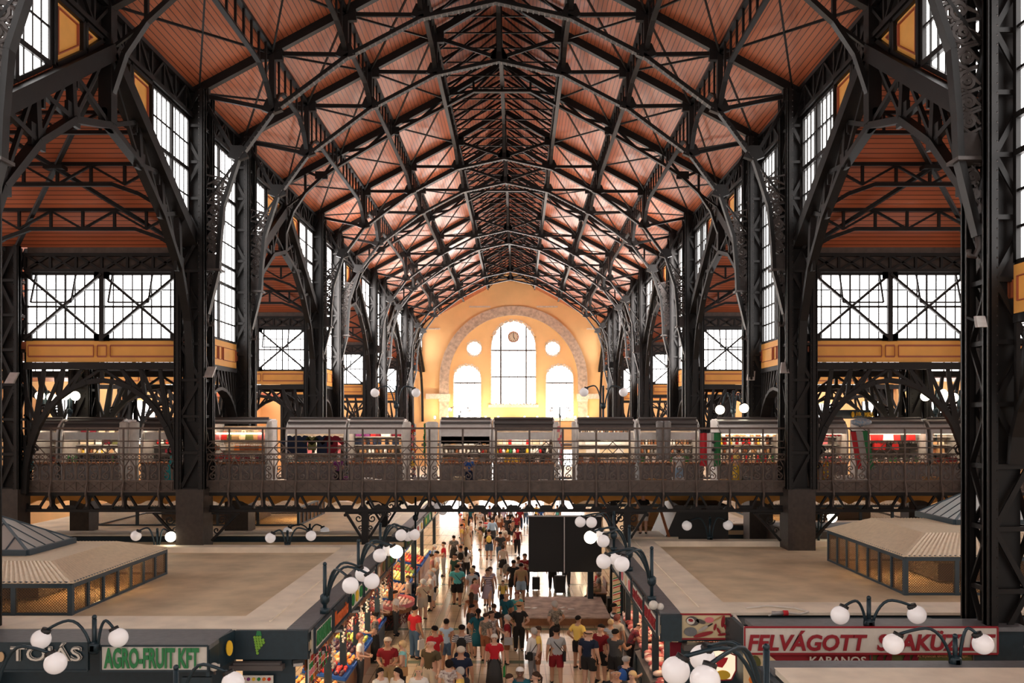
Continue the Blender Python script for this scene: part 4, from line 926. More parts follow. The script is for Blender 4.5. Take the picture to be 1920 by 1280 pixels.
for (p, c, s, lb) in ((672, 'red', 1.4, 'red box'), (690, 'white', 1.8, 'white crate left'), (705, 'white', 1.6, 'white crate right'), (788, 'white', 2, 'white sack'), (1018, 'white', 1.5, 'white carrier bag'), (1272, 'white', 1.9, 'white crate by the seated person'), (1400, 'grey', 2, 'grey crate'), (1416, 'yellow', 1.4, 'yellow box'),
    (1580, 'white', 2.2, 'left white crate'), (1600, 'white', 2, 'middle white crate'), (1618, 'white', 1.7, 'right white crate'), (640, 'purple', 2, 'purple box'), (1220, 'tan', 1.7, 'left tan box'), (1240, 'tan', 1.6, 'right tan box'), (1357, 'tan', 1.6, 'tan carton'), (945, 'white', 1.5, 'white flower box'), (330, 'tan', 1.7, 'tan carton under the turquoise sack'), (1745, 'tan', 2, 'brown carton on the far right'), (862, 'cream', 2, 'striped cloth bundle'), (905, 'cream', 1.5, 'cream hamper')):
    b = MB(); s *= .1; b.box((0, 0, s*1.1), (s*2.2, s*2, s*2.2)); b.box((0, 0, s*2.2), (s*2.35, s*2.1, s*.25)); o = b.build('storage_crate', 'c_'+c, origin=(0, 0, 0), U=False); o.location = T((kx(p, 26.2), 26.2, DECK)); tag(o, lb+' standing behind the bridge railing', 'crate')
for k in range(26):
    x = kx(1532+6.5*(k % 4), 26.5); z = 6.2+.095*(k//4)*1.0
    b = item('jar', 'yellow' if k % 3 else 'orange', (x, 26.5, z), '%s bead on the hanging garland right of the nave column' % ('yellow' if k % 3 else 'orange'), 'bead', '%s beads of the garland' % ('yellow' if k % 3 else 'orange'), sc=.8, name='garland_bead')
# rooftop lattice goods behind: sign board seen over the kiosks on the right
# ---------------------------------------------------------------- ground-floor stall blocks
M['felt_ring'] = mat('felt_ring', (.9, .78, .62), .7, noise=.2, nscale=1.5)
M['mesh_wire'] = mat('mesh_wire', (.16, .09, .045), .5)
M['skylight'] = mat('skylight', (.42, .4, .37), .3)
M['skylight_r'] = mat('skylight_r', (.62, .68, .68), .25)
def corr(nt, b): pass
M['sheet'] = mat('sheet', (.78, .64, .45), .5, .1, noise=.12)
ZR_ = 4.43
M['inner_cream'] = mat('inner_cream', (.8, .66, .5), .7)
def block(x0, x1, y0, y1, label, inner=True, s=1):
    # x0 is the aisle edge, x1 the outer edge
    r = thing('stall_block', label, 'market stall block', ((x0+x1)/2, (y0+y1)/2, ZG)); d = 1 if x1 > x0 else -1
    a = MB(); a.bb(x0, x1, y0, y1, 4.05, 4.2); a.bb(x0+d*1.3, x1, y0+.9, y1-.5, 4.1, 4.28); a.build('roof_deck', 'roof_felt', r)
    a = MB(); w = 1.0
    ring = [(x0+d*.38, y0+.02), (x1, y0+.02), (x1, y1-.1), (x0+d*.38, y1-.1)]
    inn = [(x0+d*(.38+w), y0+.95), (x1, y0+.95), (x1, y1-.6), (x0+d*(.38+w), y1-.6)]
    a.prism([(p[0], p[1], 4.386) for p in (ring[0], ring[1], inn[1], inn[0])], (0, 0, .05)); a.prism([(p[0], p[1], 4.386) for p in (ring[2], ring[3], inn[3], inn[2])], (0, 0, .05))
    a.prism([(p[0], p[1], 4.386) for p in (ring[3], ring[0], inn[0], inn[3])], (0, 0, .05))
    a.prism([(inn[0][0], inn[0][1], 4.28), (inn[1][0], inn[1][1], 4.28), (inn[1][0], inn[1][1]-.03, 4.42), (inn[0][0], inn[0][1]-.03, 4.42)], (0, .05, 0))
    a.bb(inn[0][0]-.03, inn[0][0]+.03, inn[0][1], inn[3][1], 4.28, 4.42); a.bb(inn[0][0], x1, inn[3][1]-.02, inn[3][1]+.03, 4.28, 4.42)
    a.bb(x0+d*.8, x0+d*.83, y0+.5, y1-.2, 4.42, 4.46)
    a.build('roof_border', 'felt_ring', r)
    a = MB(); a.bb(x0, x0+d*.38, y0, y1, 4.36, 4.43); a.build('sign_cap', 'grey_metal', r)
    a = MB(); a.bb(x0+d*.38, x0+d*.42, y0+.4, y1, 4.0, 4.36); a.bb(x0, x1, y0+.03, y0+.08, 3.9, 4.36); a.bb(x0+.02*d, x1, y1-.06, y1, 4.1, 4.42); a.build('fascia_back', 'navy', r)
    a = MB(); a.bb(x0+d*2.6, x0+d*2.7, y0+.6, y1-.4, ZG, 4.1); a.bb(x0+d*2.6, x1, y1-.3, y1-.2, ZG, 4.1); a.build('inner_wall', 'inner_cream', r)
    return r
LX, RX = -2.96, 3.30
bl = block(LX, -16.5, 14.7, 24.8, 'beige-roofed stall block left of the aisle, in front of the bridge')
br_ = block(RX, 17, 15.9, 26.0, 'beige-roofed stall block right of the aisle, in front of the bridge')
block(LX, -17, 26.9, 38.5, 'beige-roofed stall block left of the aisle, just beyond the bridge'); block(RX+4.2, 17, 29.8, 38.5, 'stall block right of the aisle, beyond the bridge')
block(LX, -17, 41.0, 53, 'third stall block on the left of the aisle'); block(RX, 17, 41.0, 53, 'third stall block on the right of the aisle')
block(LX, -17, 55.5, 68, 'fourth stall block on the left of the aisle'); block(RX, 17, 55.5, 68, 'fourth stall block on the right of the aisle')
# nearer front corner of the right row, bottom right of the view
r = thing('stall_block', 'nearest stall roof, cut off at the bottom right corner', 'market stall block', (8, 11.8, ZG)); a = MB(); a.bb(4.35, 12, 9.6, 12.35, 4.36, 4.44); a.build('roof_border', 'felt_ring', r)
a = MB(); a.bb(4.3, 12, 12.3, 12.75, 4.33, 4.43); a.build('sign_cap', 'grey_metal', r); a = MB(); a.bb(4.2, 12, 12.7, 12.75, 3.8, 4.35); a.bb(4.2, 4.3, 9.6, 12.7, 3.8, 4.36); a.build('fascia', 'navy', r)
# stepped fronts: left block
r = thing('market_frontage', 'dark blue stepped stall front under the left roof', 'stall front', (-5.5, 14.2, ZG))
a = MB(); a.bb(-8.6, -4.28, 13.62, 14.69, 4.36, 4.43); a.build('cap', 'grey_metal', r)
a = MB(); a.bb(-8.6, -4.28, 14.8, 14.9, ZG, 4.36); a.bb(-4.2, LX, 14.6, 14.69, 3.93, 4.42)
a.prism([(-4.28, 14.05, 3.93), (-4.2, 14.62, 3.93), (-4.2, 14.62, 4.43), (-4.28, 14.05, 4.43)], (-.06, 0, 0)); a.bb(-4.34, -4.28, 13.62, 14.1, 3.93, 4.36)
a.bb(-4.75, -4.28, 13.68, 13.74, ZG, 3.9); a.bb(-4.1, -3.2, 14.7, 14.75, ZG, 3.9)
a.build('fascia', 'navy', r)
a = MB(); a.bb(-4.25, -3.35, 14.45, 14.62, 3.78, 3.86); a.bb(-4.2, -3.4, 14.5, 14.62, 3.86, 3.9); a.build('cornice', 'stall_dark', r)
r = thing('market_frontage', 'dark blue stepped stall front under the right roof', 'stall front', (7, 15.2, ZG))
a = MB(); a.bb(4.52, 9.0, 13.98, 14.6, 4.56, 4.63); a.build('cap', 'grey_metal', r)
a = MB(); a.bb(RX, RX+.38, 15.8, 15.89, 3.93, 4.42); a.bb(3.68, 4.62, 15.89, 16.0, 3.93, 4.35); a.bb(4.5, 8.3, 15.3, 15.9, ZG, 4.36); a.bb(4.5, 9.0, 14.1, 14.2, ZG, 4.56); a.bb(RX+.4, 4.6, 16.0, 16.1, ZG, 3.8); a.bb(4.45, 4.52, 14.1, 15.3, ZG, 4.5); a.build('fascia', 'navy', r)
a = MB(); a.bb(3.7, 4.6, 15.7, 15.95, 3.78, 3.88); a.build('cornice', 'stall_dark', r)
def lint(a, z0=2.5):
    pass
# ---------------------------------------------------------------- lettering
def text(s, m, loc, w, h, rx=pi/2, rz=0, parent=None, name='lettering', off=0, depth=.01, shear=0, ref=None):
    if ref is None: ref = off
    def mk(of):
        cu = bpy.data.curves.new(name, 'FONT'); cu.body = s; cu.extrude = depth; cu.offset = of; cu.shear = shear; cu.align_x = 'LEFT'; cu.resolution_u = 3
        t = bpy.data.objects.new(name, cu); COL.objects.link(t); dg = bpy.context.evaluated_depsgraph_get(); dg.update()
        me = bpy.data.meshes.new_from_object(t.evaluated_get(dg)); bpy.data.objects.remove(t); return me
    rm = mk(ref); me = mk(off) if ref != off else rm
    xs = [v.co.x for v in rm.vertices]; ys = [v.co.y for v in rm.vertices]
    x0, x1, y0, y1 = min(xs), max(xs), min(ys), max(ys)
    for v in me.vertices: v.co = ((v.co.x-x0)/(x1-x0)*w, (v.co.y-y0)/(y1-y0)*h, v.co.z)
    me.materials.clear(); me.materials.append(M[m]); o = bpy.data.objects.new(name, me); COL.objects.link(o)
    l = T(loc)
    if parent is not None: o.parent = parent; l = l-ORG[parent.name]
    o.location = l; o.rotation_euler = (rx, 0, rz); return o
M['sign_white'] = mat('sign_white', (.74, .68, .6), .5, noise=.08); M['sign_red'] = mat('sign_red', (.3, .01, .02), .5); M['sign_green'] = mat('sign_green', (.02, .2, .06), .5)
M['sign_cream'] = mat('sign_cream', (.78, .62, .38), .5); M['sign_orange'] = mat('sign_orange', (.75, .14, .03), .5)
def sign(x0, x1, y, z0, z1, label, board, frame, rzside=0, nm='shop_sign'):
    r = thing(nm, label, 'sign', ((x0+x1)/2, y, z0)); a = MB(); a.bb(x0, x1, y, y+.06, z0, z1); a.build('board', board, r)
    a = MB(); a.poly([(x0, y-.01, z0), (x1, y-.01, z0), (x1, y-.01, z1), (x0, y-.01, z1)], .02, .03, closed=True); a.build('frame', frame, r); return r
def P(x, y, d): return px(x, y, d)
# AGRO-FRUIT KFT.
d = 13.6; A = P(190, 1257, d); B = P(390, 1210, d)
r = sign(A[0], B[0], d, A[2], B[2], 'white sign reading AGRO-FRUIT KFT. in green, bottom left', 'sign_white', 'navy')
Kw = (B[0]-A[0])*K
text('AGRO-FRUIT KFT.', 'sign_green', (A[0]+.06, d-.04, A[2]+.045), Kw*.91, .33*K, parent=r, off=.035)

A = P(0, 1257, d); B = P(165, 1205, d)
r = sign(P(-30, 0, d)[0], B[0], d, A[2], B[2], 'dark blue sign reading TOJÁS in white outline letters, bottom left', 'navy', 'navy')
q = P(22, 1246, d); wd = (P(156, 0, d)[0]-q[0])*K; hh = .36*K
text('TOJÁS', 'sign_white', (q[0], d-.03, q[2]), wd, hh, parent=r, off=.03); text('TOJÁS', 'navy', (q[0], d-.045, q[2]), wd, hh, parent=r, off=.012, ref=.03, name='lettering_inset'); text('TOJÁS', 'sign_white', (q[0], d-.06, q[2]), wd, hh, parent=r, off=-.004, ref=.03, name='lettering_core')
e = MB(); c = P(4, 1230, d); e.prism([(c[0]+.05*cos(2*pi*i/16), d-.04, c[2]+.08*sin(2*pi*i/16)) for i in range(16)], (0, .02, 0)); e.build('painted_egg', mat('egg', (.6, .4, .22), .5), r)
# grape and lemon pictures on the blue corner
g = MB(); dd = 14.58; c = P(485, 1188, dd)
for i, n in enumerate((3, 4, 4, 3, 2, 1, 1)):
    for k in range(n): cx, cz = c[0]-.07+.045*k+.008*i, c[2]-.06-.045*i; g.prism([(cx+.024*cos(2*pi*q_/8), dd, cz+.026*sin(2*pi*q_/8)) for q_ in range(8)], (0, .02, 0))
o = g.build('grape_emblem', mat('grape', (.2, .42, .04), .5)); tag(o, 'painted green grape bunch on the dark blue stall corner', 'painted emblem')
g = MB(); g.prism([(c[0]-.05, dd, c[2]-.03), (c[0]+.05, dd, c[2]-.03), (c[0]+.03, dd, c[2]+.04), (c[0]-.03, dd, c[2]+.05)], (0, .02, 0)); o = g.build('leaf_emblem', 'sign_green'); tag(o, 'painted green leaf above the grape bunch', 'painted emblem')
g = MB(); c = P(428, 1213, 14.3); g.prism([(c[0]+.03+.045*cos(2*pi*i/12), 14.25+.03*cos(2*pi*i/12), c[2]+.13*sin(2*pi*i/12)) for i in range(12)], (.015, -.01, 0)); o = g.build('lemon_emblem', mat('lemon', (.85, .5, .02), .5)); tag(o, 'painted yellow fruit on the angled dark blue panel', 'painted emblem')
# fruit picture sheet on the left corner
r = thing('fruit_picture_sheet', 'sheet of small fruit pictures on the blue left stall corner', 'poster', P(483, 1283, 14.6)); a = MB(); q0, q1 = P(450, 1290, 14.6), P(512, 1266, 14.6); a.bb(q0[0], q1[0], 14.6, 14.63, q0[2], q1[2]); a.build('sheet', 'sign_white', r)
for i in range(6):
    for j in range(2):
        a = MB(); cx = q0[0]+.06+.088*i; cz = q1[2]-.06-.1*j; a.prism([(cx+.03*cos(2*pi*t/8), 14.58, cz+.03*sin(2*pi*t/8)) for t in range(8)], (0, .02, 0)); a.build('picture', 'c_'+['red', 'purple', 'yellow', 'green', 'orange', 'red', 'brown', 'orange', 'wine', 'yellow', 'red', 'green'][i+6*j], r)
# FELVAGOTT SZAKUZLET
d = 13.95; A = P(1396, 1225, d); B = P(1870, 1175, d)
r = sign(A[0], B[0], d, A[2], B[2], 'long white sign reading FELVÁGOTT SZAKÜZLET in dark red, bottom right', 'sign_white', 'sign_red')
for s_, a0, a1 in (('FELVÁGOTT', 1401, 1627), ('SZAKÜZLET', 1643, 1867)):
    q = P(a0, 1219, d); text(s_, 'sign_red', (q[0], d-.03, q[2]), (P(a1, 0, d)[0]-q[0])*K*.99, .33*K, parent=r, off=.03, shear=.18)
A = P(1480, 1252, d+.1); B = P(1634, 1226, d+.1); r = sign(P(1398, 0, d+.1)[0], B[0], d+.1, P(0, 1285, d+.1)[2], B[2], 'dark red poster reading KABANOS under the long red-lettered sign', 'sign_red', 'sign_red', nm='poster')
q = P(1520, 1247, d); text('KABANOS', 'sign_white', (q[0], d+.05, q[2]), (P(1626, 0, d)[0]-q[0])*K, .13*K, parent=r, off=.015)
a = MB(); c = P(1440, 1258, d)
a.prism([(c[0]-.38, d+.07, c[2]-.3), (c[0]+.2, d+.07, c[2]-.3), (c[0]+.28, d+.07, c[2]+.05), (c[0]+.02, d+.07, c[2]+.26), (c[0]-.38, d+.07, c[2]+.28)], (0, .02, 0)); a.build('picture_field', 'sign_cream', r)
for (dx, dz, w_, h_, cc) in ((-.05, 0, .16, .06, 'brown'), (.12, -.1, .14, .1, 'tan'), (-.14, -.16, .16, .1, 'orange'), (-.2, .12, .1, .12, 'olive')):
    a = MB(); a.prism([(c[0]+dx+w_*cos(2*pi*t/12), d+.055, c[2]+dz+h_*sin(2*pi*t/12)) for t in range(12)], (0, .02, 0)); a.build('painted_food', 'c_'+cc, r)
r = sign(P(1636, 0, d)[0], P(1830, 0, d)[0], d+.1, P(0, 1285, d)[2], P(0, 1227, d)[2], 'dark green poster with sausages beside the KABANOS poster', 'c_olive', 'stall_dark', nm='poster')
for k in range(4):
    c = P(1652+16*k+(18 if k > 1 else 0), 1243, d); a = MB(); a.prism([(c[0]+.055*cos(2*pi*t/12)+.04*sin(2*pi*t/12), d+.06, c[2]+.16*sin(2*pi*t/12)) for t in range(12)], (0, .02, 0)); a.build('painted_sausage', 'c_wine', r)
q = P(1722, 1235, d); text('Az ínyencek élvezik a minőséget...', 'c_tan', (q[0], d+.05, q[2]), (P(1822, 0, d)[0]-q[0])*K, .06*K, parent=r, off=.004)
# meat picture sign
d = 15.88; A = P(1275, 1197, d); B = P(1370, 1151, d); r = sign(A[0], B[0], d, A[2], B[2], 'cream sign with painted ham, sausages and a cleaver', 'sign_cream', 'sign_red'); W_ = B[0]-A[0]; H_ = B[2]-A[2]
def blob(u, v, ru, rv, m, nm, rot=0, lay=1):
    a = MB(); a.prism([(A[0]+W_*u+W_*(ru*cos(t)*cos(rot)-rv*sin(t)*sin(rot)), d-.03-.012*lay, A[2]+H_*v+W_*(ru*cos(t)*sin(rot)+rv*sin(t)*cos(rot))) for t in [2*pi*i/16 for i in range(16)]], (0, .012, 0)); a.build(nm, m, r)
blob(.24, .74, .13, .09, 'stall_dark', 'painted_ham', -.2); blob(.2, .74, .08, .065, 'sign_white', 'painted_ham', -.2, 2); blob(.2, .78, .05, .03, 'sign_red', 'painted_ham', -.2, 3); blob(.4, .72, .1, .04, 'stall_dark', 'painted_ham', -.3)
blob(.57, .78, .09, .055, 'c_pink', 'painted_mince'); blob(.2, .3, .13, .09, 'grey_metal', 'painted_board'); blob(.45, .2, .2, .04, 'sign_red', 'painted_joint', .25, 2); blob(.84, .72, .035, .12, 'sign_red', 'painted_sausage', -.15); blob(.9, .45, .03, .09, 'sign_red', 'painted_sausage', .5)
blob(.68, .5, .025, .07, 'sign_red', 'painted_sausage', -.3, 2); blob(.75, .35, .025, .07, 'sign_red', 'painted_sausage', .5, 2); blob(.83, .2, .1, .025, 'sign_red', 'painted_sausage', .15, 2); blob(.45, .45, .12, .03, 'stall_grey', 'painted_cleaver', .5, 3); blob(.58, .6, .06, .015, 'black', 'painted_cleaver_handle', .5, 4); blob(.75, .85, .12, .012, 'c_tan', 'painted_skewer', .5)
r = thing('shop_sign', 'small white slanted sign with sketched lines between meat picture and red-lettered sign', 'sign', (4.58, 15.3, 3.9)); a = MB(); q0 = P(1374, 1197, 15.85); q1 = P(1393, 1225, 14.8); zt0 = P(0, 1151, 15.85)[2]; zt1 = P(0, 1180, 14.8)[2]
a.prism([q0, q1, (q1[0], q1[1], zt1), (q0[0], q0[1], zt0)], (.05, 0, 0)); a.build('board', 'sign_white', r)
a = MB()
for k in range(7): z = 3.98+.05*k; a.bar((q0[0]-.02, 15.6, z+.02), (q0[0]-.02+.05, 15.1, z), .012)
a.build('sketch_lines', 'stall_dark', r)
# cow sign, lit, behind the big lamp
r = thing('cow_sign', 'small cream sign with red cow head and yellow disc behind the nearest lamp', 'sign', P(1360, 1260, 14.9)); c = P(1358, 1243, 14.9)
a = MB(); a.prism([(c[0]-.3, 14.9, c[2]-.3), (c[0]+.12, 14.9, c[2]-.28), (c[0]+.2, 14.9, c[2]-.12), (c[0]+.2, 14.9, c[2]+.14), (c[0], 14.9, c[2]+.22), (c[0]-.25, 14.9, c[2]+.26)], (0, .08, 0)); a.build('board', mat('sign_lit', (.85, .75, .55), .5, emit=(1, .85, .6), es=.5), r)
a = MB(); a.prism([(c[0]-.14, 14.87, c[2]-.05), (c[0]-.04, 14.87, c[2]-.07), (c[0]+.03, 14.87, c[2]+.03), (c[0]+.06, 14.87, c[2]+.1), (c[0]-.02, 14.87, c[2]+.1), (c[0]-.15, 14.87, c[2]+.12)], (0, .03, 0)); a.build('cow_head', 'flag_red', r)
a = MB(); a.prism([(c[0]-.03+.13*cos(2*pi*t/16), 14.87, c[2]-.2+.08*sin(2*pi*t/16)) for t in range(16)], (0, .03, 0)); a.build('yellow_disc', 'c_yellow', r)
a = MB(); a.poly([(c[0]-.3, 14.88, c[2]-.3), (c[0]+.12, 14.88, c[2]-.28), (c[0]+.2, 14.88, c[2]-.12), (c[0]+.2, 14.88, c[2]+.14), (c[0], 14.88, c[2]+.22), (c[0]-.25, 14.88, c[2]+.26)], .02, closed=True); a.build('red_edge', 'sign_red', r)
# signs along the aisle edges, stepping back
def edge_sign(s, y0, y1, label, board, txt=None, tm=None, pics=None):
    X = LX+.02 if s < 0 else RX-.02; r = thing('shop_sign', label, 'sign', (X, (y0+y1)/2, 3.98), None)
    a = MB(); a.bb(X-.03, X+.03, y0, y1, 3.98, 4.36); a.build('board', board, r)
    a = MB(); a.poly([(X-.035*s, y0, 3.97), (X-.035*s, y1, 3.97), (X-.035*s, y1, 4.37), (X-.035*s, y0, 4.37)], .04, .05, closed=True); a.build('frame', 'navy', r)
    if txt:
        if s < 0: text(txt, tm, (X+.045, y0+.12, 4.04), (y1-y0-.25)*K, .27*K, parent=r, rz=pi/2, off=.03)
        else: text(txt, tm, (X-.045, y1-.12, 4.04), (y1-y0-.25)*K, .27*K, parent=r, rz=-pi/2, off=.03)
    if pics:
        for k, c in enumerate(pics):
            a = MB(); yy = y0+(y1-y0)*(k+.5)/len(pics); a.prism([(X-.05*s, yy+.16*cos(2*pi*t/10), 4.17+.13*sin(2*pi*t/10)) for t in range(10)], (.015*s, 0, 0)); a.build('painted_produce', 'c_'+c, r)
    return r
edge_sign(-1, 14.9, 16.3, 'white aisle sign reading AGRO-FRUIT KFT. at the near left corner', 'sign_white', 'AGRO-FRUIT KFT.', 'sign_green')
edge_sign(-1, 16.4, 17.9, 'dark blue aisle sign with orange lettering, left of the aisle', 'navy', 'Kuszernonics', 'sign_orange')
edge_sign(-1, 18.1, 19.5, 'white aisle sign with green and yellow vegetables', 'sign_white', None, None, ['green', 'yellow', 'green']); edge_sign(-1, 19.7, 21.2, 'white aisle sign with painted peppers', 'sign_white', None, None, ['green', 'red', 'red'])
edge_sign(-1, 21.4, 22.9, 'dark aisle picture sign, left of the aisle', 'wood', None, None, ['cream', 'olive']); edge_sign(-1, 23.1, 24.7, 'dark green aisle sign left of the aisle', 'c_olive', None, None, ['green'])
edge_sign(1, 16.0, 17.6, 'white sign reading SZAKÜZLET in red at the near right corner', 'sign_white', 'SZAKÜZLET', 'sign_red'); edge_sign(1, 17.7, 19.4, 'white sign with FELVÁGOTT in red, second on the right of the aisle', 'sign_white', 'FELVÁGOTT', 'sign_red')
edge_sign(1, 19.6, 21.6, 'white sign with pale red grid, right of the aisle', 'sign_white', None, None, ['pink', 'cream', 'pink']); edge_sign(1, 21.8, 23.6, 'plain white sign, right of the aisle', 'sign_white')
for k, (y0, y1) in enumerate(((27, 29.5), (29.7, 32), (32.2, 35), (35.2, 38), (41.2, 44), (44.2, 47.5), (47.7, 52))):
    edge_sign(-1, y0, y1, '%s picture sign on the left of the aisle beyond the bridge' % ORD[k], ['c_olive', 'sign_white', 'c_green', 'sign_cream', 'sign_white', 'c_red', 'sign_white'][k], None, None, [['green', 'red'], ['red', 'yellow'], ['yellow', 'white'], ['red'], ['green', 'orange'], ['white'], ['red', 'green']][k])
# ---------------------------------------------------------------- posts, counters and goods along both sides of the aisle
def stall_posts(s, ys):
    for k, y in enumerate(ys):
        X = (LX if s < 0 else RX)+s*.45; a = MB(); a.bb(X-.07, X+.07, y-.07, y+.07, ZG, 3.98); a.bb(X-.12, X+.12, y-.12, y+.12, ZG, ZG+.2)
        tag(a.build('stall_post', 'navy'), 'dark blue stall post on the %s of the aisle, %s from the camera' % (SIDE[s], (ORD+['thirteenth', 'fourteenth', 'fifteenth', 'sixteenth'])[k]), 'post', 'stall posts')
stall_posts(-1, [15.0, 16.6, 18.2, 19.8, 21.4, 23.0, 24.6, 27.2, 30, 33, 36, 41.3]); stall_posts(1, [16.1, 17.7, 19.3, 20.9, 22.5, 24.1, 25.6])
M['glass_case'] = mat('glass_case', (.5, .5, .52), .1, .2)
def counter(s, y0, y1, label, m='wood', xo=0):
    X = (LX if s < 0 else RX)+s*xo; r = thing('stall_counter', label, 'counter', (X+s*.6, (y0+y1)/2, ZG))
    a = MB(); a.bb(X+s*.05, X+s*.95, y0, y1, ZG, ZG+.62); a.build('body', m, r); a = MB(); a.prism([(X, y0, ZG+.62), (X+s*1.0, y0, ZG+.82), (X+s*1.0, y1, ZG+.82), (X, y1, ZG+.62)], (0, 0, .03)); a.build('top', 'counter_grey', r)
    return X
def bmesh_mesh(fn, m):
    b = MB(); fn(b); o = b.build('tmp', m, origin=(0, 0, 0), U=False); me = o.data; bpy.data.objects.remove(o); return me
fruit = {c: bmesh_mesh(lambda b: b.sph((0, 0, .045), .048, 8, 6), mat('fruit_'+c, v, .45)) for c, v in
         {'orange': (.85, .28, .05), 'peach': (.9, .45, .25), 'lemon': (.85, .65, .12), 'red': (.6, .04, .03), 'dark': (.07, .02, .03), 'green': (.25, .35, .06), 'cream': (.8, .65, .42), 'pink': (.8, .35, .32)}.items()}
def sausage(b): b.tube([(-.09, 0, .03), (-.04, 0, .028), (.04, 0, .028), (.09, 0, .035)], [.015, .028, .028, .015], 7)
meat = {c: bmesh_mesh(lambda b: (b.sph((0, 0, .04), .07, 8, 5, (1.3, .9, .55))), mat('meat_'+c, v, .35)) for c, v in {'pink': (.75, .25, .22), 'deep': (.4, .05, .05), 'pale': (.85, .6, .5)}.items()}
FC = {'fruit': 0}; STF = []
def heap(s, xa, xb, y0, y1, z0, z1, kinds, lab, cat='fruit', step=.085, name='fruit', jitter=.02, src=fruit):
    if name == 'fruit' and FC['fruit'] > 290: STF.append((xa, xb, y0, y1, z0, z1, kinds)); return
    nx = max(1, int(abs(xb-xa)/step)); ny = max(1, int((y1-y0)/step))
    for i in range(nx):
        for j in range(ny):
            FC[name] = FC.get(name, 0)+1; x = xa+(xb-xa)*(i+.5)/nx; y = y0+(y1-y0)*(j+.5)/ny; z = z0+(z1-z0)*(i+.5)/nx; c = random.choice(kinds)
            o = bpy.data.objects.new(name, src[c]); COL.objects.link(o); o.location = T((x+random.uniform(-jitter, jitter), y+random.uniform(-jitter, jitter), z+random.uniform(0, .03))); o.rotation_euler = (0, 0, random.uniform(0, 6)); q = random.uniform(.85, 1.2)*step/.085; o.scale = (q, q, q)
            tag(o, '%s %s %s' % (c, name.replace('_', ' '), lab), cat, '%s %s %s' % (c, name.replace('_', ' '), lab))
def crate(s, X, w, y0, y1, lab):
    r = thing('display_tray', 'shallow blue display tray '+lab, 'tray', (X+s*w/2, (y0+y1)/2, ZG+.6)); za = ZG+.66; zb = ZG+.66+.2*w
    a = MB(); a.prism([(X, y0, za), (X+s*w, y0, zb), (X+s*w, y1, zb), (X, y1, za)], (0, 0, .02)); a.build('base', 'c_blue', r)
    a = MB()
    for y in (y0, y1): a.bar((X, y, za+.04), (X+s*w, y, zb+.04), .025, .08)
    a.bar((X, y0, za+.04), (X, y1, za+.04), .025, .08); a.bar((X+s*w, y0, zb+.04), (X+s*w, y1, zb+.04), .025, .08); a.build('rim', 'c_blue', r)
SECT = [(16.0, 18.6, [('cream', 'green'), ('orange', 'peach')]), (19.0, 22.6, [('red', 'dark'), ('peach', 'orange'), ('dark',), ('lemon', 'green')]), (22.8, 25.0, [('pink', 'cream'), ('cream', 'red')]), (27.2, 29.8, [('orange', 'cream'), ('peach',)]), (30.2, 33.5, [('lemon', 'cream'), ('red', 'green')]), (34, 37.8, [('orange', 'red'), ('cream',)])]
for k, (y0, y1, cs) in enumerate(SECT):
    lab = 'on the %s left counter from the camera' % ORD[k]; X = counter(-1, y0, y1, '%s produce counter on the left of the aisle' % ORD[k], 'wood' if k % 2 else 'navy', .25)
    for q, c in enumerate(cs):
        ya = y0+(y1-y0)*q/len(cs)+.04; yb = y0+(y1-y0)*(q+1)/len(cs)-.04
        crate(-1, X, .95, ya, yb, '%s with %s fruit' % (lab, c[0])); heap(-1, X-.06, X-.9, ya+.05, yb-.05, ZG+.7, ZG+.88, c, lab+', %s tray' % ORD[q], step=.115 if k < 3 else .15)
b = MB()
FK = list(fruit)
for (xa, xb, y0, y1, z0, z1, kinds) in STF:
    nx = max(1, int(abs(xb-xa)/.12)); ny = max(1, int((y1-y0)/.12))
    for i in range(nx):
        for j in range(ny):
            b.m = FK.index(random.choice(kinds)); b.sph((xa+(xb-xa)*(i+.5)/nx+random.uniform(-.02, .02), y0+(y1-y0)*(j+.5)/ny+random.uniform(-.02, .02), z0+(z1-z0)*(i+.5)/nx+.05), .058, 7, 5)
o = b.build('heaped_fruit', [fruit[k].materials[0] for k in FK]); tag(o, 'heaps of mixed fruit on the farther counters left of the aisle', 'fruit', None, 'stuff')
# plywood strips and banners under the left signs
for k, y in enumerate((15.0, 16.7, 18.4, 20.1, 21.8, 23.5)):
    a = MB(); a.bb(LX-.16, LX-.12, y, y+1.6, 3.62, 3.95); tag(a.build('plywood_fascia', 'wood' if k else 'c_brown'), 'brown plywood strip under the left aisle signs, %s from the camera' % ORD[k], 'board', 'plywood strips')
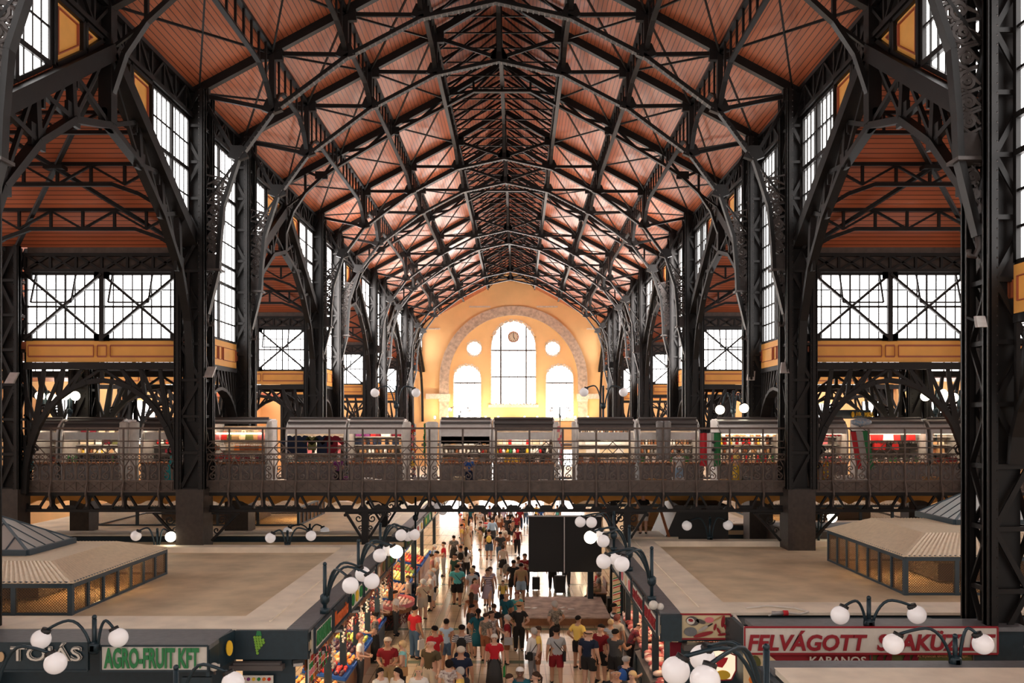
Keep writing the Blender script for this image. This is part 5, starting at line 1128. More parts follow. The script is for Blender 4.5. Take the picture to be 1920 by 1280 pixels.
# curved smallgoods display bulging into the aisle
r = thing('curved_display', 'round-fronted smallgoods display bulging into the aisle, peppers hung below', 'counter', (LX-.3, 26.0, ZG)); cy, cx = 26.9, LX-.15
def bulge(rx, ry, n=12): return [(cx-.9, cy-ry)]+[(cx-.3+rx*sin(pi*i/n), cy-ry*cos(pi*i/n)) for i in range(n+1)]+[(cx-.9, cy+ry)]
a = MB(); a.prism([(p[0], p[1], ZG+.55) for p in bulge(.75, .95)], (0, 0, .15)); a.build('tray', 'wood', r); a = MB(); a.poly([(p[0], p[1], ZG+.76) for p in bulge(.78, .98)], .03, .12); a.build('rail', 'c_pink', r)
a = MB(); a.prism([(p[0], p[1], ZG) for p in bulge(.35, .6)], (0, 0, .55)); a.build('plinth', 'black', r)
for i in range(11):
    for j in range(12):
        x = cx-.85+.13*i; y = cy-.85+.15*j
        if x < cx-.3+.7*sqrt(max(0, 1-((y-cy)/.95)**2)): 
            c = random.choice(['pale', 'pale', 'pink']); o = bpy.data.objects.new('meat_cut', meat[c]); COL.objects.link(o); o.location = T((x, y, ZG+.71)); o.rotation_euler = (0, 0, random.uniform(0, 6)); tag(o, c+' meat piece on the round-fronted display', 'meat', c+' meat on the round display')
# hanging pepper bundles, garlic braids and sausages
def hang(kind, loc, label, group, cat, m, L=.6, name=None):
    key = ('h', kind, m, L)
    if key not in IT:
        b = MB(); n = int(L/.045)
        for k in range(n):
            a_ = k*2.4; z = -L*k/n
            if kind == 'pepper': b.tube([(.02*cos(a_), .02*sin(a_), z), (.07*cos(a_), .07*sin(a_), z-.03), (.1*cos(a_), .1*sin(a_), z-.1)], [.016, .018, .004], 5)
            elif kind == 'garlic': b.sph((.035*cos(a_), .035*sin(a_), z), .035, 7, 5)
            else: b.tube([(.03*cos(a_), .03*sin(a_), z), (.06*cos(a_), .06*sin(a_), z-.12)], .016, 5)
        b.tube([(0, 0, .1), (0, 0, -L)], .006, 4); o = b.build('t', m, origin=(0, 0, 0), U=False); IT[key] = o.data; bpy.data.objects.remove(o)
    o = bpy.data.objects.new(name or {'pepper': 'pepper_bundle', 'garlic': 'garlic_braid', 'saus': 'sausage_bundle'}[kind], IT[key]); COL.objects.link(o); o.location = T(loc); return tag(o, label, cat, group)
M['pepper'] = mat('pepper', (.2, .015, .01), .35); M['garlic'] = mat('garlic', (.75, .66, .55), .6); M['saus'] = mat('sausage', (.42, .07, .04), .4)
for k, (kind, m) in enumerate([('pepper', 'pepper'), ('garlic', 'garlic')]*10):
    y = 15.6+.5*k; hang(kind, (LX-.1-.2*(k % 3), y, 3.75-.1*(k % 2)), {'pepper': 'dark red dried pepper bundle hanging along the left stall front', 'garlic': 'white garlic braid hanging along the left stall front'}[kind], {'pepper': 'pepper bundles on the left', 'garlic': 'garlic braids on the left'}[kind], {'pepper': 'peppers', 'garlic': 'garlic'}[kind], m, .75)
for k in range(12): hang('pepper', (cx-.3+.6*sin(pi*(k+.5)/12), cy-.85*cos(pi*(k+.5)/12), ZG+.52), 'dark pepper bundle hanging under the round-fronted display', 'peppers under the round display', 'peppers', 'pepper', .4)
for k in [k for k in range(22) if not 24.6 < 20.5+.55*k < 27.1]: hang('saus' if k % 2 else 'garlic', (LX-1.2-.25*(k % 3), 20.5+.55*k, 3.7), ('brown sausage bundle' if k % 2 else 'pale garlic bundle')+' hanging deep in the left stalls', 'bundles deep in the left stalls '+('a' if k % 2 else 'b'), 'food', 'saus' if k % 2 else 'garlic', .8)
# right side: butchers' glass counters
for k, (y0, y1) in enumerate(((16.3, 18.8), (19.0, 21.6), (21.8, 25.4))):
    X = counter(1, y0, y1, '%s butcher counter on the right of the aisle' % ORD[k], 'navy', .3); heap(1, X+.1, X+.9, y0+.1, y1-.1, ZG+.7, ZG+.86, ['pink', 'deep', 'pale'], 'on the %s right counter' % ORD[k], 'meat', .17, 'meat_cut', .03, meat)
    for j in range(7): hang('saus', (X+1.1, y0+.3+.33*j, 3.6), 'brown sausage bundle hanging behind the right counters', 'sausages on the right', 'sausages', 'saus', .7)
# cut-out price posters with meat photos on the near right corner
for k, (y, c) in enumerate(((16.2, 'c_wine'), (16.9, 'c_pink'))):
    a = MB(); a.bb(RX+.2+.35*k, RX+.5+.35*k, 16.02+.02*k, 16.06+.02*k, 3.0, 3.85); tag(a.build('meat_poster', c), '%s meat poster under the right corner sign' % ('dark red', 'pink')[k], 'poster')
# fluorescent lamps under the stall roofs
LAMPS = []
for s, ys in ((-1, [16, 18, 20, 22, 24, 28, 31, 34, 37, 43, 47, 51]), (1, [17, 19.5, 22, 24.5, 43, 48])):
    for y in ys:
        X = (LX-.75 if s < 0 else RX+.75); a = MB(); a.bb(X-.06, X+.06, y-.55, y+.55, 3.97, 4.03); r = thing('strip_light', 'strip light under the %s stall roof' % SIDE[s], 'lamp', (X, y, 3.9), 'strip lights under the %s stall roofs' % SIDE[s]); a.build('housing', 'stall_white', r)
        a = MB(); a.tube([(X, y-.5, 3.93), (X, y+.5, 3.93)], .025, 6); a.build('tube', 'tube_light', r)
        li = bpy.data.lights.new('strip_glow', 'AREA'); li.shape = 'RECTANGLE'; li.size = .15; li.size_y = 1.2; li.energy = 42 if s < 0 else 20; li.color = (1, .78, .52); lo = bpy.data.objects.new('strip_glow', li); COL.objects.link(lo); lo.location = T((X, y, 3.88)); 
A, B = px(1566, 784, 28.92), px(1632, 769, 28.92); r = sign(A[0], B[0], 28.92, A[2], B[2], 'small dark blue sign reading JÁTÉK in yellow seen above the right kiosks', 'navy', 'navy')
q = px(1595, 781, 29.3); text('JÁTÉK', 'c_yellow', (q[0], 28.88, q[2]), 11*29.3/1600*K, .17*K, parent=r, off=.02); q = px(1612, 781, 29.3); text('MIKEL', 'c_yellow', (q[0], 28.88, q[2]), 17*29.3/1600*K, .15*K, parent=r, off=.02)
a = MB(); c = px(1590, 777, 29.3); a.prism([(c[0]+.05*cos(t), 28.86, c[2]+.1*sin(t)) for t in [2*pi*i/12 for i in range(12)]], (0, .03, 0)); a.build('yellow_emblem', 'c_yellow', r)
for x in (A[0]+.05, B[0]-.05): a = MB(); a.bar((x, 28.95, 5.93), (x, 28.95, A[2]), .05); a.build('leg', 'iron', r)
r = thing('striped_pillar', 'cream pillar wound with red, white and green ribbons behind the right aisle signs', 'pillar', (3.42, 24.2, ZG)); a = MB(); a.bb(3.33, 3.53, 24.1, 24.3, ZG, 3.7); a.build('shaft', 'sign_cream', r)
for k in range(9):
    for j, c in enumerate(('flag_red', 'flag_white', 'flag_green')): a = MB(); z = 1.9+.2*k+.03*j; a.bar((3.32, 24.08, z), (3.54, 24.08, z+.07), .028, .02); a.build('ribbon', c, r)
for k, (y0, y1) in enumerate(((14.9, 15.6), (15.65, 16.3))):
    r = thing('poster', 'small mosaic picture poster under the near left corner sign, %s' % ('left', 'right')[k], 'poster', (LX-.05, (y0+y1)/2, 3.4)); a = MB(); a.bb(LX-.07, LX-.05, y0, y1, 3.4, 3.92); a.build('sheet', 'sign_white', r)
    for i in range(5):
        for j in range(4): a = MB(); a.bb(LX-.05, LX-.035, y0+.03+(y1-y0-.04)*i/5, y0+(y1-y0-.04)*(i+.85)/5, 3.42+.12*j, 3.51+.12*j); a.build('picture', 'c_'+random.choice(['red', 'brown', 'orange', 'wine', 'tan', 'green', 'pink']), r)
# black screen hung under the bridge
r = thing('black_screen', 'large black cloth screen hung under the bridge, right of the aisle', 'screen', (2.05, 25.3, 3.6)); a = MB()
x0, x1 = px(991, 0, 25.3)[0], px(1128, 0, 25.3)[0]; zt, zb = px(0, 967, 25.3)[2], px(0, 1072, 25.3)[2]; a.bb(x0, x1, 25.3, 25.33, zb, zt); a.build('cloth', 'black_cloth', r)
a = MB(); xm = px(1058, 0, 25.3)[0]; a.bar((xm, 25.27, zb-.02), (xm, 25.27, zt), .03); a.bar((x0-.05, 25.3, zt), (x1, 25.3, zt), .04); a.bar((x0+.1, 25.3, zt), (x0+.1, 25.3, 5.36), .015); a.bar((x1-.1, 25.3, zt), (x1-.1, 25.3, 5.36), .015); a.build('pole', 'stall_grey', r)
# pavilions on the roofs
def pavilion(s, x0, x1, y0, y1, zb, ze, zt, inset, sky, label, sm):
    r = thing('roof_pavilion', label, 'pavilion', ((x0+x1)/2, (y0+y1)/2, zb)); D = 1 if x1 > x0 else -1
    a = MB(); n = 7
    for k in range(n+1): y = y0+(y1-y0)*k/n; a.bar((x0, y, zb), (x0, y, ze), .07)
    for k in range(6): x = x0+(x1-x0)*k/5; a.bar((x, y0, zb), (x, y0, ze), .09)
    a.poly([(x0, y0, ze), (x0, y1, ze), (x1, y1, ze), (x1, y0, ze)], .1, .12, closed=True); a.poly([(x0, y0, zb+.02), (x0, y1, zb+.02), (x1, y1, zb+.02), (x1, y0, zb+.02)], .06, closed=True); a.build('frame', 'navy_post', r)
    a = MB(); ww = .055; L = y1-y0; hh = ze-zb
    k = 0
    while k*ww < L+hh:
        u0 = max(0, k*ww-hh); u1 = min(L, k*ww); a.bar((x0, y0+u0, zb+k*ww-u0), (x0, y0+u1, zb+k*ww-u1), .008); a.bar((x0, y0+L-u0, zb+k*ww-u0), (x0, y0+L-u1, zb+k*ww-u1), .008); k += 1
    L = abs(x1-x0); k = 0
    while k*ww < L+hh:
        u0 = max(0, k*ww-hh); u1 = min(L, k*ww); a.bar((x0+D*u0, y0, zb+k*ww-u0), (x0+D*u1, y0, zb+k*ww-u1), .008); a.bar((x1-D*u0, y0, zb+k*ww-u0), (x1-D*u1, y0, zb+k*ww-u1), .008); k += 1
    a.build('wire_mesh', 'mesh_wire', r)
    a = MB(); i0, j0, i1, j1 = x0+D*inset, y0+inset, x1-D*inset, y1-inset
    def ribbed(p, q, u, v):  # slope between eave p-q and top u-v with folded ribs
        p, q, u, v = map(Vector, (p, q, u, v)); n = int((q-p).length/.11); nn = (q-p).cross(u-p).normalized(); nn = nn if nn.z > 0 else -nn
        for k in range(n):
            t0, t1, t2 = k/n, (k+.5)/n, (k+1)/n
            A_, B_, C_ = p.lerp(q, t0), p.lerp(q, t1), p.lerp(q, t2); E, F, G = u.lerp(v, t0), u.lerp(v, t1), u.lerp(v, t2)
            a.add([A_, B_, C_, E, F, G, A_+nn*.0, B_+nn*.025, F+nn*.025], [(0, 7, 8, 3), (7, 2, 5, 8), (0, 2, 7), (3, 8, 5)])
    e = .08
    ribbed((x0-D*e, y0-e, ze+.03), (x0-D*e, y1+e, ze+.03), (i0, j0, zt), (i0, j1, zt)); ribbed((x0-D*e, y0-e, ze+.03), (x1, y0-e, ze+.03), (i0, j0, zt), (i1, j0, zt)); ribbed((x0-D*e, y1+e, ze+.03), (x1, y1+e, ze+.03), (i0, j1, zt), (i1, j1, zt))
    a.build('ribbed_slope', 'sheet', r)
    a = MB(); a.prism([(i0, j0, zt-.02), (i1, j0, zt-.02), (i1, j1, zt-.02), (i0, j1, zt-.02)], (0, 0, .03)); a.build('flat_top', 'sheet', r)
    sx0, sx1, sy0, sy1, sz = sky; cxs, cys = (sx0+sx1)/2, (sy0+sy1)/2
    a = MB(); b = MB(); cr = [(sx0, sy0, zt+.1), (sx0, sy1, zt+.1), (sx1, sy1, zt+.1), (sx1, sy0, zt+.1)]; ap = (cxs, cys, sz)
    a.add(cr+[ap], [(0, 1, 4), (1, 2, 4), (2, 3, 4), (3, 0, 4), (0, 3, 2, 1)]); a.build('skylight_panes', sm, r)
    b.poly([(c_[0], c_[1], zt+.06) for c_ in cr], .1, .14, closed=True)
    for i in range(4):
        p, q = Vector(cr[i]), Vector(cr[(i+1) % 4]); b.bar(p, ap, .05)
        for t in (.2, .4, .6, .8): m_ = p.lerp(q, t); k_ = min(t, 1-t)*2; b.bar(m_, m_.lerp(p.lerp(q, .5), 0).lerp(Vector(ap)+(p.lerp(q, t)-p.lerp(q, .5))*0, 1) if t == .5 else m_+(Vector(ap)-p.lerp(q, .5))*k_, .03)
    b.build('skylight_frame', 'navy_post', r)
    a = MB(); a.box(((x0+x1)/2, (y0+y1)/2, zb+.25), (abs(x1-x0)*.5, (y1-y0)*.4, .4)); a.build('machine_casing', 'stall_dark', r)
    li = bpy.data.lights.new('pavilion_glow', 'POINT'); li.energy = 30; li.color = (1, .6, .25); li.shadow_soft_size = .1; lo = bpy.data.objects.new('pavilion_glow', li); COL.objects.link(lo); lo.location = T((x0+D*.5, (y0+y1)/2, ze-.1))
M['navy_post'] = mat('navy_post', (.035, .06, .08), .4)
pavilion(-1, -7.95, -13.4, 16.4, 20.8, 4.28, 4.87, 5.18, .8, (-9.65, -12, 17.9, 19.8, 5.92), 'ribbed beige roof pavilion with wire mesh sides, left', 'skylight')
pavilion(1, 8.95, 14.4, 18.3, 22.8, 4.28, 5.08, 5.5, .8, (11.2, 13.6, 20.6, 22.6, 6.4), 'ribbed beige roof pavilion with wire mesh sides, right', 'skylight_r')
pavilion(-1, -7.2, -14.4, 30.5, 34.5, 4.28, 4.95, 5.3, .9, (-10, -12, 31.5, 33.5, 6.0), 'farther ribbed roof pavilion seen under the bridge, left', 'skylight')
pavilion(1, 9.6, 15.4, 31, 35, 4.28, 4.95, 5.3, .9, (11, 13, 32, 34, 6.0), 'farther ribbed roof pavilion seen under the bridge, right', 'skylight_r')
# dark stair flank and things near it, right under the bridge
a = MB(); a.prism([(5.2, 27.0, 4.1), (5.75, 27.0, 5.35), (7.3, 27.0, 5.35), (7.3, 27.0, 4.1)], (0, 2.5, 0)); tag(a.build('stair_flank', 'black'), 'dark slanted stair flank under the bridge, right of the aisle', 'stair')
a = MB(); a.bb(9.0, 14.5, 26.3, 28.8, ZG, 4.6); tag(a.build('dark_booth', 'stall_dark'), 'dark booth block behind the right front roof', 'booth')
r = thing('stair_landing', 'pale stair landing under the right part of the bridge', 'stair', (4.9, 27.6, ZG)); a = MB(); a.bb(3.3, 5.7, 26.9, 28.4, 4.25, 4.36); a.build('slab', 'felt_ring', r); a = MB(); a.bb(3.65, 3.8, 27.0, 27.15, ZG, 4.25); a.build('leg', 'iron', r); a = MB(); a.bb(5.0, 5.15, 27.0, 27.15, ZG, 4.25); a.build('leg', 'iron', r)
for k in range(2): a = MB(); x = px(1150+105*k, 0, 26.9)[0]; a.bar((x, 26.95, 4.34), (x-.3, 26.95, 5.3), .08); tag(a.build('stair_rail', 'c_brown'), '%s slanted red-brown rail by the stair landing under the bridge' % ('left', 'right')[k], 'rail')
# white cable with red plug on the right roof, floodlight
r = thing('power_cable', 'white cable with a grey and red plug lying on the right stall roof', 'cable', P(1460, 1158, 15.6)); a = MB(); q = [P(1400, 1150, 16.2), P(1440, 1146, 16.4), P(1490, 1152, 16.2), P(1516, 1158, 15.9), P(1500, 1163, 15.7), P(1460, 1156, 15.9), P(1442, 1164, 15.6)]; q = [(x, y, 4.46) for x, y, z in q]; a.tube(q, .018, 6); a.build('cord', 'sign_white', r)
a = MB(); c = P(1462, 1158, 15.6); a.tube([(c[0]-.14, 15.6, 4.5), (c[0]+.06, 15.6, 4.5)], .04, 8); a.build('plug', 'stall_grey', r); a = MB(); a.tube([(c[0]+.06, 15.6, 4.5), (c[0]+.15, 15.6, 4.5)], .05, 8); a.build('plug_collar', 'flag_red', r)
for (x, y, d_, l) in ((1238, 1137, 16.2, 'small white floodlight pair on the right corner roof'), (401, 1250, 13.7, 'small white camera under the corner of the green-lettered sign')):
    r = thing('floodlight', l, 'lamp', P(x, y, d_)); c = P(x, y, d_); a = MB(); a.sph(c, .07, 10, 8); a.sph((c[0]-.13, c[1], c[2]+.03), .09, 10, 8) if x > 1000 else a.box(c, (.16, .1, .07)); a.build('housing', 'sign_white', r); a = MB(); a.bar(c, (c[0], c[1]+.05, c[2]-.13), .03); a.build('bracket', 'stall_dark', r)
for k, (x, y, d_) in enumerate(((634, 1178, 17.3), (600, 1218, 15.9), (559, 1240, 14.7), (666, 1142, 19))):
    r = thing('spot_lamp', 'black box spot lamp under the left signs, %s from the camera' % ORD[k], 'lamp', P(x, y, d_)); c = P(x, y, d_); a = MB(); a.box(c, (.2, .14, .1), .4); a.build('housing', 'black', r); a = MB(); a.box((c[0]+.02, c[1]-.08, c[2]-.03), (.16, .02, .05), .4); a.build('lens', 'stall_grey', r); a = MB(); a.bar(c, (c[0]-.1, c[1]+.05, c[2]+.15), .025); a.build('bracket', 'black', r)
# squares spotlights on columns
for (x, y, d_, l) in ((20, 708, 24.4, 'left outer'), (392, 697, 24.6, 'left nave'), (1409, 704, 28.7, 'right inner'), (1473, 689, 24.6, 'right nave'), (1842, 602, 14.0, 'nearest right')):
    r = thing('flood_lamp', 'tilted square grey flood lamp on the %s column' % l, 'lamp', P(x, y, d_)); c = P(x, y, d_); a = MB(); q = .16 if d_ > 20 else .1; a.prism([(c[0]-q, c[1]-.05, c[2]-q), (c[0]+q*.6, c[1]-.05, c[2]-q), (c[0]+q, c[1]+.1, c[2]+q), (c[0]-q*.5, c[1]+.1, c[2]+q)], (0, .08, 0)); a.build('housing', 'stall_grey', r)
    a = MB(); a.bar((c[0], c[1]+.1, c[2]), (c[0]+(.3 if c[0] > 0 and d_ > 20 else -.1), c[1]+.3, c[2]+.1), .04); a.build('bracket', 'iron', r)
# ---------------------------------------------------------------- globe lamps
def globe_lamp(base, ztop, arms, label, lit=(), r=.15, up=True, collar=.12, group='globe lamps'):
    # base (x,y,z) hall units, arms: list of (dx,dy,dz_globe) with dz relative to the post top
    t = thing('globe_lamp', label, 'lamp', base, group); x, y, z = base
    a = MB(); a.tube([(x, y, z), (x, y, ztop)], .036, 8); a.sph((x, y, ztop+.03), .04, 8, 6); zc = max(z+.05, ztop-.62); a.tube([(x, y, z), (x, y, z+.1)], .09, 10); a.lathe([(.05, -.1), (.09, -.04), (.09, .06), (.05, .1)], (x, y, zc), 10); a.build('post', 'teal_post', t)
    for i, (dx, dy, dz) in enumerate(arms):
        gx, gy, gz_ = x+dx, y+dy, ztop+dz; L = sqrt(dx*dx+dy*dy); ux, uy = dx/L, dy/L
        peak = max(ztop-.02, gz_+.22); pts = []
        x0_, z0_ = .06, zc+.02
        for k in range(11):
            u = k/10; s_ = x0_+(L-.1-x0_)*(1-cos(pi*min(1, u*1.08)))/2 if False else x0_+(L-.08-x0_)*(u**1.35)
            zz = z0_+(peak-z0_)*sin(min(1, u*1.7)*pi/2) if u < .59 else peak-(peak-(gz_+.14))*((u-.59)/.41)**1.7
            pts.append((x+ux*s_, y+uy*s_, zz))
        m = MB(); m.tube(pts, .024, 7); arm = m.build('arm', 'teal_post', t)
        m = MB(); p = Vector(pts[-1]); q = Vector((gx, gy, gz_)); dd_ = (q-p).normalized(); m.tube([q-dd_*(r+.03), q-dd_*(r-.04)], .075, 10); m.build('socket', 'black', arm)
        m = MB(); m.sph((gx, gy, gz_), r, 20, 14); m.build('globe', 'lit_glass' if i in lit else 'white_glass', arm)
    return t
def lamp_px(pb, d, ytop, globes, label, lit=(), zbase=None, r=.15):
    # pb: post x pixel; globes: (px,py,depth)
    b = px(pb, 0, d)[0]; zt = px(0, ytop, d)[2]; arms = []
    for gx, gy, gd in globes: g = px(gx, gy, gd); arms.append((g[0]-b, g[1]-d, g[2]-zt))
    return globe_lamp((b, d, zbase if zbase else 4.43), zt, arms, label, lit, r)
lamp_px(609, 15.9, 1060, [(657, 1097, 15.3), (697, 1089, 15.9), (680, 1076, 16.8)], 'nearest three-globe lamp on the left aisle edge')
lamp_px(672, 19.2, 1016, [(712, 1041, 18.6), (743, 1034, 19.3), (729, 1030, 20.1)], 'second three-globe lamp on the left aisle edge, one globe lit', (1,))
lamp_px(713, 22.3, 984, [(752, 1003, 21.7), (777, 1002, 22.3), (765, 1004, 23.1)], 'third three-globe lamp on the left aisle edge')
lamp_px(779, 28.0, 935, [(822, 950, 27.4), (830, 957, 28)], 'lamp on the left aisle edge just beyond the bridge', zbase=ZG)
lamp_px(1222, 17.0, 1030, [(1132, 1052, 16.8), (1166, 1057, 16.3), (1154, 1046, 17.7)], 'nearest three-globe lamp on the right aisle edge above the signs')
lamp_px(1180, 20.4, 989, [(1107, 1007, 20.2), (1131, 1014, 19.8), (1122, 1002, 21.0)], 'second three-globe lamp on the right aisle edge, one globe lit', (0,))
lamp_px(1151, 23.6, 962, [(1088, 978, 23.4), (1109, 979, 23.0)], 'third lamp on the right aisle edge, in front of the black screen')
lamp_px(1437, 9.15, 1218, [(1267, 1257, 9.0), (1322, 1275, 8.4), (1317, 1233, 9.9)], 'big nearest three-globe lamp at the bottom edge, right of the aisle', zbase=ZG)
lamp_px(177, 13.55, 1160, [(77, 1198, 13.5), (222, 1195, 13.5)], 'two-globe lamp between the TOJÁS and green-lettered signs', zbase=4.36)
lamp_px(-15, 11.9, 1222, [(104, 1243, 11.8)], 'lamp at the left frame edge, one globe in front of the TOJÁS sign', zbase=ZG)
lamp_px(330, 11.6, 1255, [(437, 1280, 11.4)], 'lamp cut by the bottom edge, globe right of the green-lettered sign', zbase=ZG)
lamp_px(1629, 14.1, 1124, [(1575, 1153, 13.95), (1719, 1152, 13.95)], 'two-globe lamp on the right roof edge above the long red-lettered sign', zbase=4.6)
lamp_px(1791, 12.6, 1196, [(1675, 1207, 12.5), (1843, 1207, 12.5)], 'two-globe lamp in front of the long red-lettered sign', zbase=4.4)
lamp_px(539, 24.7, 998, [(507, 1008, 24.6), (583, 1004, 24.6)], 'front one of two overlapping lamps on the left roof edge under the bridge', zbase=4.35)
lamp_px(581, 27.8, 985, [(539, 996, 27.7), (609, 996, 27.7)], 'rear one of two overlapping lamps on the left roof edge under the bridge', zbase=4.4)
lamp_px(295, 24.7, 994, [(320, 1006, 24.6), (255, 1004, 24.6)], 'lamp with one lit globe left of the left nave column base', (0,), zbase=4.2)
lamp_px(1535, 25.6, 960, [(1560, 970, 25.5), (1500, 975, 25.5)], 'lamp with one lit globe right of the right nave column', (0,), zbase=4.2)
lamp_px(1331, 25.8, 972, [(1288, 985, 25.7), (1365, 984, 25.7)], 'two-globe lamp against the dark opening, right under the bridge', zbase=4.4)
lamp_px(743, 28.6, 726, [(703, 736, 28.5), (780, 736, 28.5)], 'tall two-globe lamp on the bridge, left of the end wall', zbase=DECK)
lamp_px(1131, 28.6, 726, [(1095, 735, 28.5), (1169, 735, 28.5)], 'tall two-globe lamp on the bridge, right of the end wall', zbase=DECK)
lamp_px(861, 60, 764, [(844, 768, 60), (880, 768, 60)], 'small far two-globe lamp before the left arched window', zbase=ZG)
lamp_px(1050, 60, 764, [(1032, 768, 60), (1068, 768, 60)], 'small far two-globe lamp before the right arched window', zbase=ZG)
for (pb, gl, l) in ((85, [(75, 742), (97, 745)], 'far left'), (131, [(122, 741), (141, 742)], 'second far left'), (1755, [(1735, 743), (1768, 738)], 'right'), (1800, [(1788, 745), (1812, 743)], 'far right'), (1375, [(1350, 768), (1395, 765)], 'inner right')):
    lamp_px(pb, 27.9, 735, [(a_, b_, 27.8) for a_, b_ in gl], 'lit lamp pair glowing behind the aisle arch, '+l, (0, 1), zbase=DECK)
# far gallery across the end of the hall with its row of small lamps
mb = MB(); mb.bb(-8.4, 8.4, 80, 83.5, 5.7, 5.93); struct('floor_gallery', mb, 'iron_brown', label='far gallery floor before the end wall')
for s in (-1, 1):
    for q in range(6):
        xx = s*(1.3+1.25*q); r = thing('sill_lamp', 'small lamp in the row below the end-wall windows', 'lamp', (xx, WALL-.75, 8.2), 'small lamps below the end-wall windows'); a = MB(); a.lathe([(.05, 0), (.12, .15), (.06, .3)], (xx, WALL-.75, 8.25), 8); a.build('shade', 'lit_glass', r); a = MB(); a.bar((xx, WALL-.75, 8.25), (xx, WALL-.45, 8.15), .05); a.build('bracket', 'iron', r)
        li = bpy.data.lights.new('sill_glow', 'SPOT'); li.energy = 200; li.color = (1, .8, .55); li.spot_size = radians(150); li.spot_blend = 1; li.shadow_soft_size = .15; lo = bpy.data.objects.new('sill_glow', li); COL.objects.link(lo); lo.location = T((xx, WALL-2.2, 8.3)); lo.rotation_euler = (radians(180-42), 0, 0)
# low stage with carpet, bench post, far table
r = thing('low_stage', 'low brown-carpeted platform in the aisle', 'platform', px(1062, 1165, 1)); r.location = (0, 0, 0); ORG[r.name] = Vector((0, 0, 0)); c0 = (px(985, 0, 34)[0]-.64)*1+.64
def gp(x, y): d_ = 8*1600/(y-790); return (CAMX+(x-971)*d_/1600, d_)   # metres on the floor
g0 = gp(985, 1172); g1 = gp(1145, 1172); yb = gp(0, 1131)[1]
r.location = ((g0[0]+g1[0])/2, (g0[1]+yb)/2, 0); a = MB(); a.bb(g0[0]-r.location.x, g1[0]-r.location.x, g0[1]-r.location.y, yb-r.location.y, .02, .3); a.build('carpet', mat('carpet', (.6, .42, .33), .9, noise=.5, nscale=2.5), r, U=False)
a = MB(); a.bb(g0[0]-r.location.x-.02, g1[0]-r.location.x, g0[1]-.04-r.location.y, g0[1]-r.location.y, 0, .26); a.build('riser', 'wood', r, U=False)
for k, (x, y) in enumerate(((990, 1140), (1003, 1141), (1055, 1146), (1072, 1143), (1056, 1140))):
    p = gp(x, y); a = MB(); a.box((0, 0, .01), (.25, .15, .02), k); o = a.build('paper_sheet', 'sign_white', origin=(0, 0, 0), U=False); o.location = (p[0]*.965, p[1]*.965, .3); tag(o, 'loose paper sheet lying on the brown platform', 'paper', 'papers on the platform')
p = gp(1107, 1134); a = MB(); a.box((0, 0, 1.1), (.24, .24, 2.2)); a.box((0, 0, .1), (.34, .34, .2)); o = a.build('blue_bollard', 'navy', origin=(0, 0, 0), U=False); o.location = (p[0], p[1], 0); tag(o, 'dark blue square post beside the people sitting on the bench', 'post')
# ---------------------------------------------------------------- people
def S(v): return Vector(v)
SKINS = {'light': (.62, .36, .25), 'tan': (.45, .23, .14), 'dark': (.16, .08, .05)}
for k, v in SKINS.items(): M['skin_'+k] = mat('skin_'+k, v, .5)
M['hair_brown'] = mat('hair_brown', (.05, .026, .016), .85, spec=.2); M['hair_dark'] = mat('hair_dark', (.012, .008, .007), .85, spec=.2); M['hair_blond'] = mat('hair_blond', (.6, .4, .2), .6); M['hair_grey'] = mat('hair_grey', (.4, .37, .34), .7); M['hair_red'] = mat('hair_red', (.18, .04, .03), .5); M['hair_white'] = mat('hair_white', (.7, .66, .6), .7)
MORE = {'maroon': (.22, .015, .02), 'aqua': (.25, .6, .6), 'olivebrown': (.09, .065, .035), 'khaki': (.4, .28, .15), 'beige': (.6, .5, .4), 'denim': (.07, .12, .2), 'lightblue': (.35, .48, .62), 'charcoal': (.05, .05, .052), 'yellowtee': (.85, .58, .14), 'lilac': (.42, .36, .46), 'crimson': (.5, .02, .03), 'silver': (.36, .35, .35), 'greenblack': (.02, .05, .04), 'rose': (.65, .28, .26), 'tealtee': (.1, .42, .42), 'petrol': (.015, .1, .13)}
for k, v in MORE.items(): M['c_'+k] = mat('cloth_'+k, v, .85, spec=.2)
def stripes(c1, c2, per):
    def f(nt, b):
        tc = nt.nodes.new('ShaderNodeTexCoord'); s = nt.nodes.new('ShaderNodeSeparateXYZ'); nt.links.new(tc.outputs['Object'], s.inputs[0])
        d = nt.nodes.new('ShaderNodeMath'); d.operation = 'DIVIDE'; d.inputs[1].default_value = per; nt.links.new(s.outputs[2], d.inputs[0])
        fr = nt.nodes.new('ShaderNodeMath'); fr.operation = 'FRACT'; nt.links.new(d.outputs[0], fr.inputs[0]); g = nt.nodes.new('ShaderNodeMath'); g.operation = 'GREATER_THAN'; g.inputs[1].default_value = .5; nt.links.new(fr.outputs[0], g.inputs[0])
        m = nt.nodes.new('ShaderNodeMix'); m.data_type = 'RGBA'; m.inputs[6].default_value = (*c1, 1); m.inputs[7].default_value = (*c2, 1); nt.links.new(g.outputs[0], m.inputs[0]); nt.links.new(m.outputs[2], b.inputs['Base Color'])
    return f
M['c_navystripe'] = mat('navystripe', (0, 0, 0), .7, build=stripes((.02, .02, .04), (.6, .58, .56), .05)); M['c_bwstripe'] = mat('bwstripe', (0, 0, 0), .7, build=stripes((.015, .015, .015), (.75, .72, .7), .14)); M['c_bluestripe'] = mat('bluestripe', (0, 0, 0), .7, build=stripes((.2, .28, .38), (.5, .5, .52), .05)); M['c_redstripe'] = mat('redstripe', (0, 0, 0), .7, build=stripes((.6, .06, .07), (.75, .7, .68), .22))
M['c_lilacstripe'] = mat('lilacstripe', (0, 0, 0), .7, build=stripes((.16, .12, .2), (.6, .5, .55), .09))
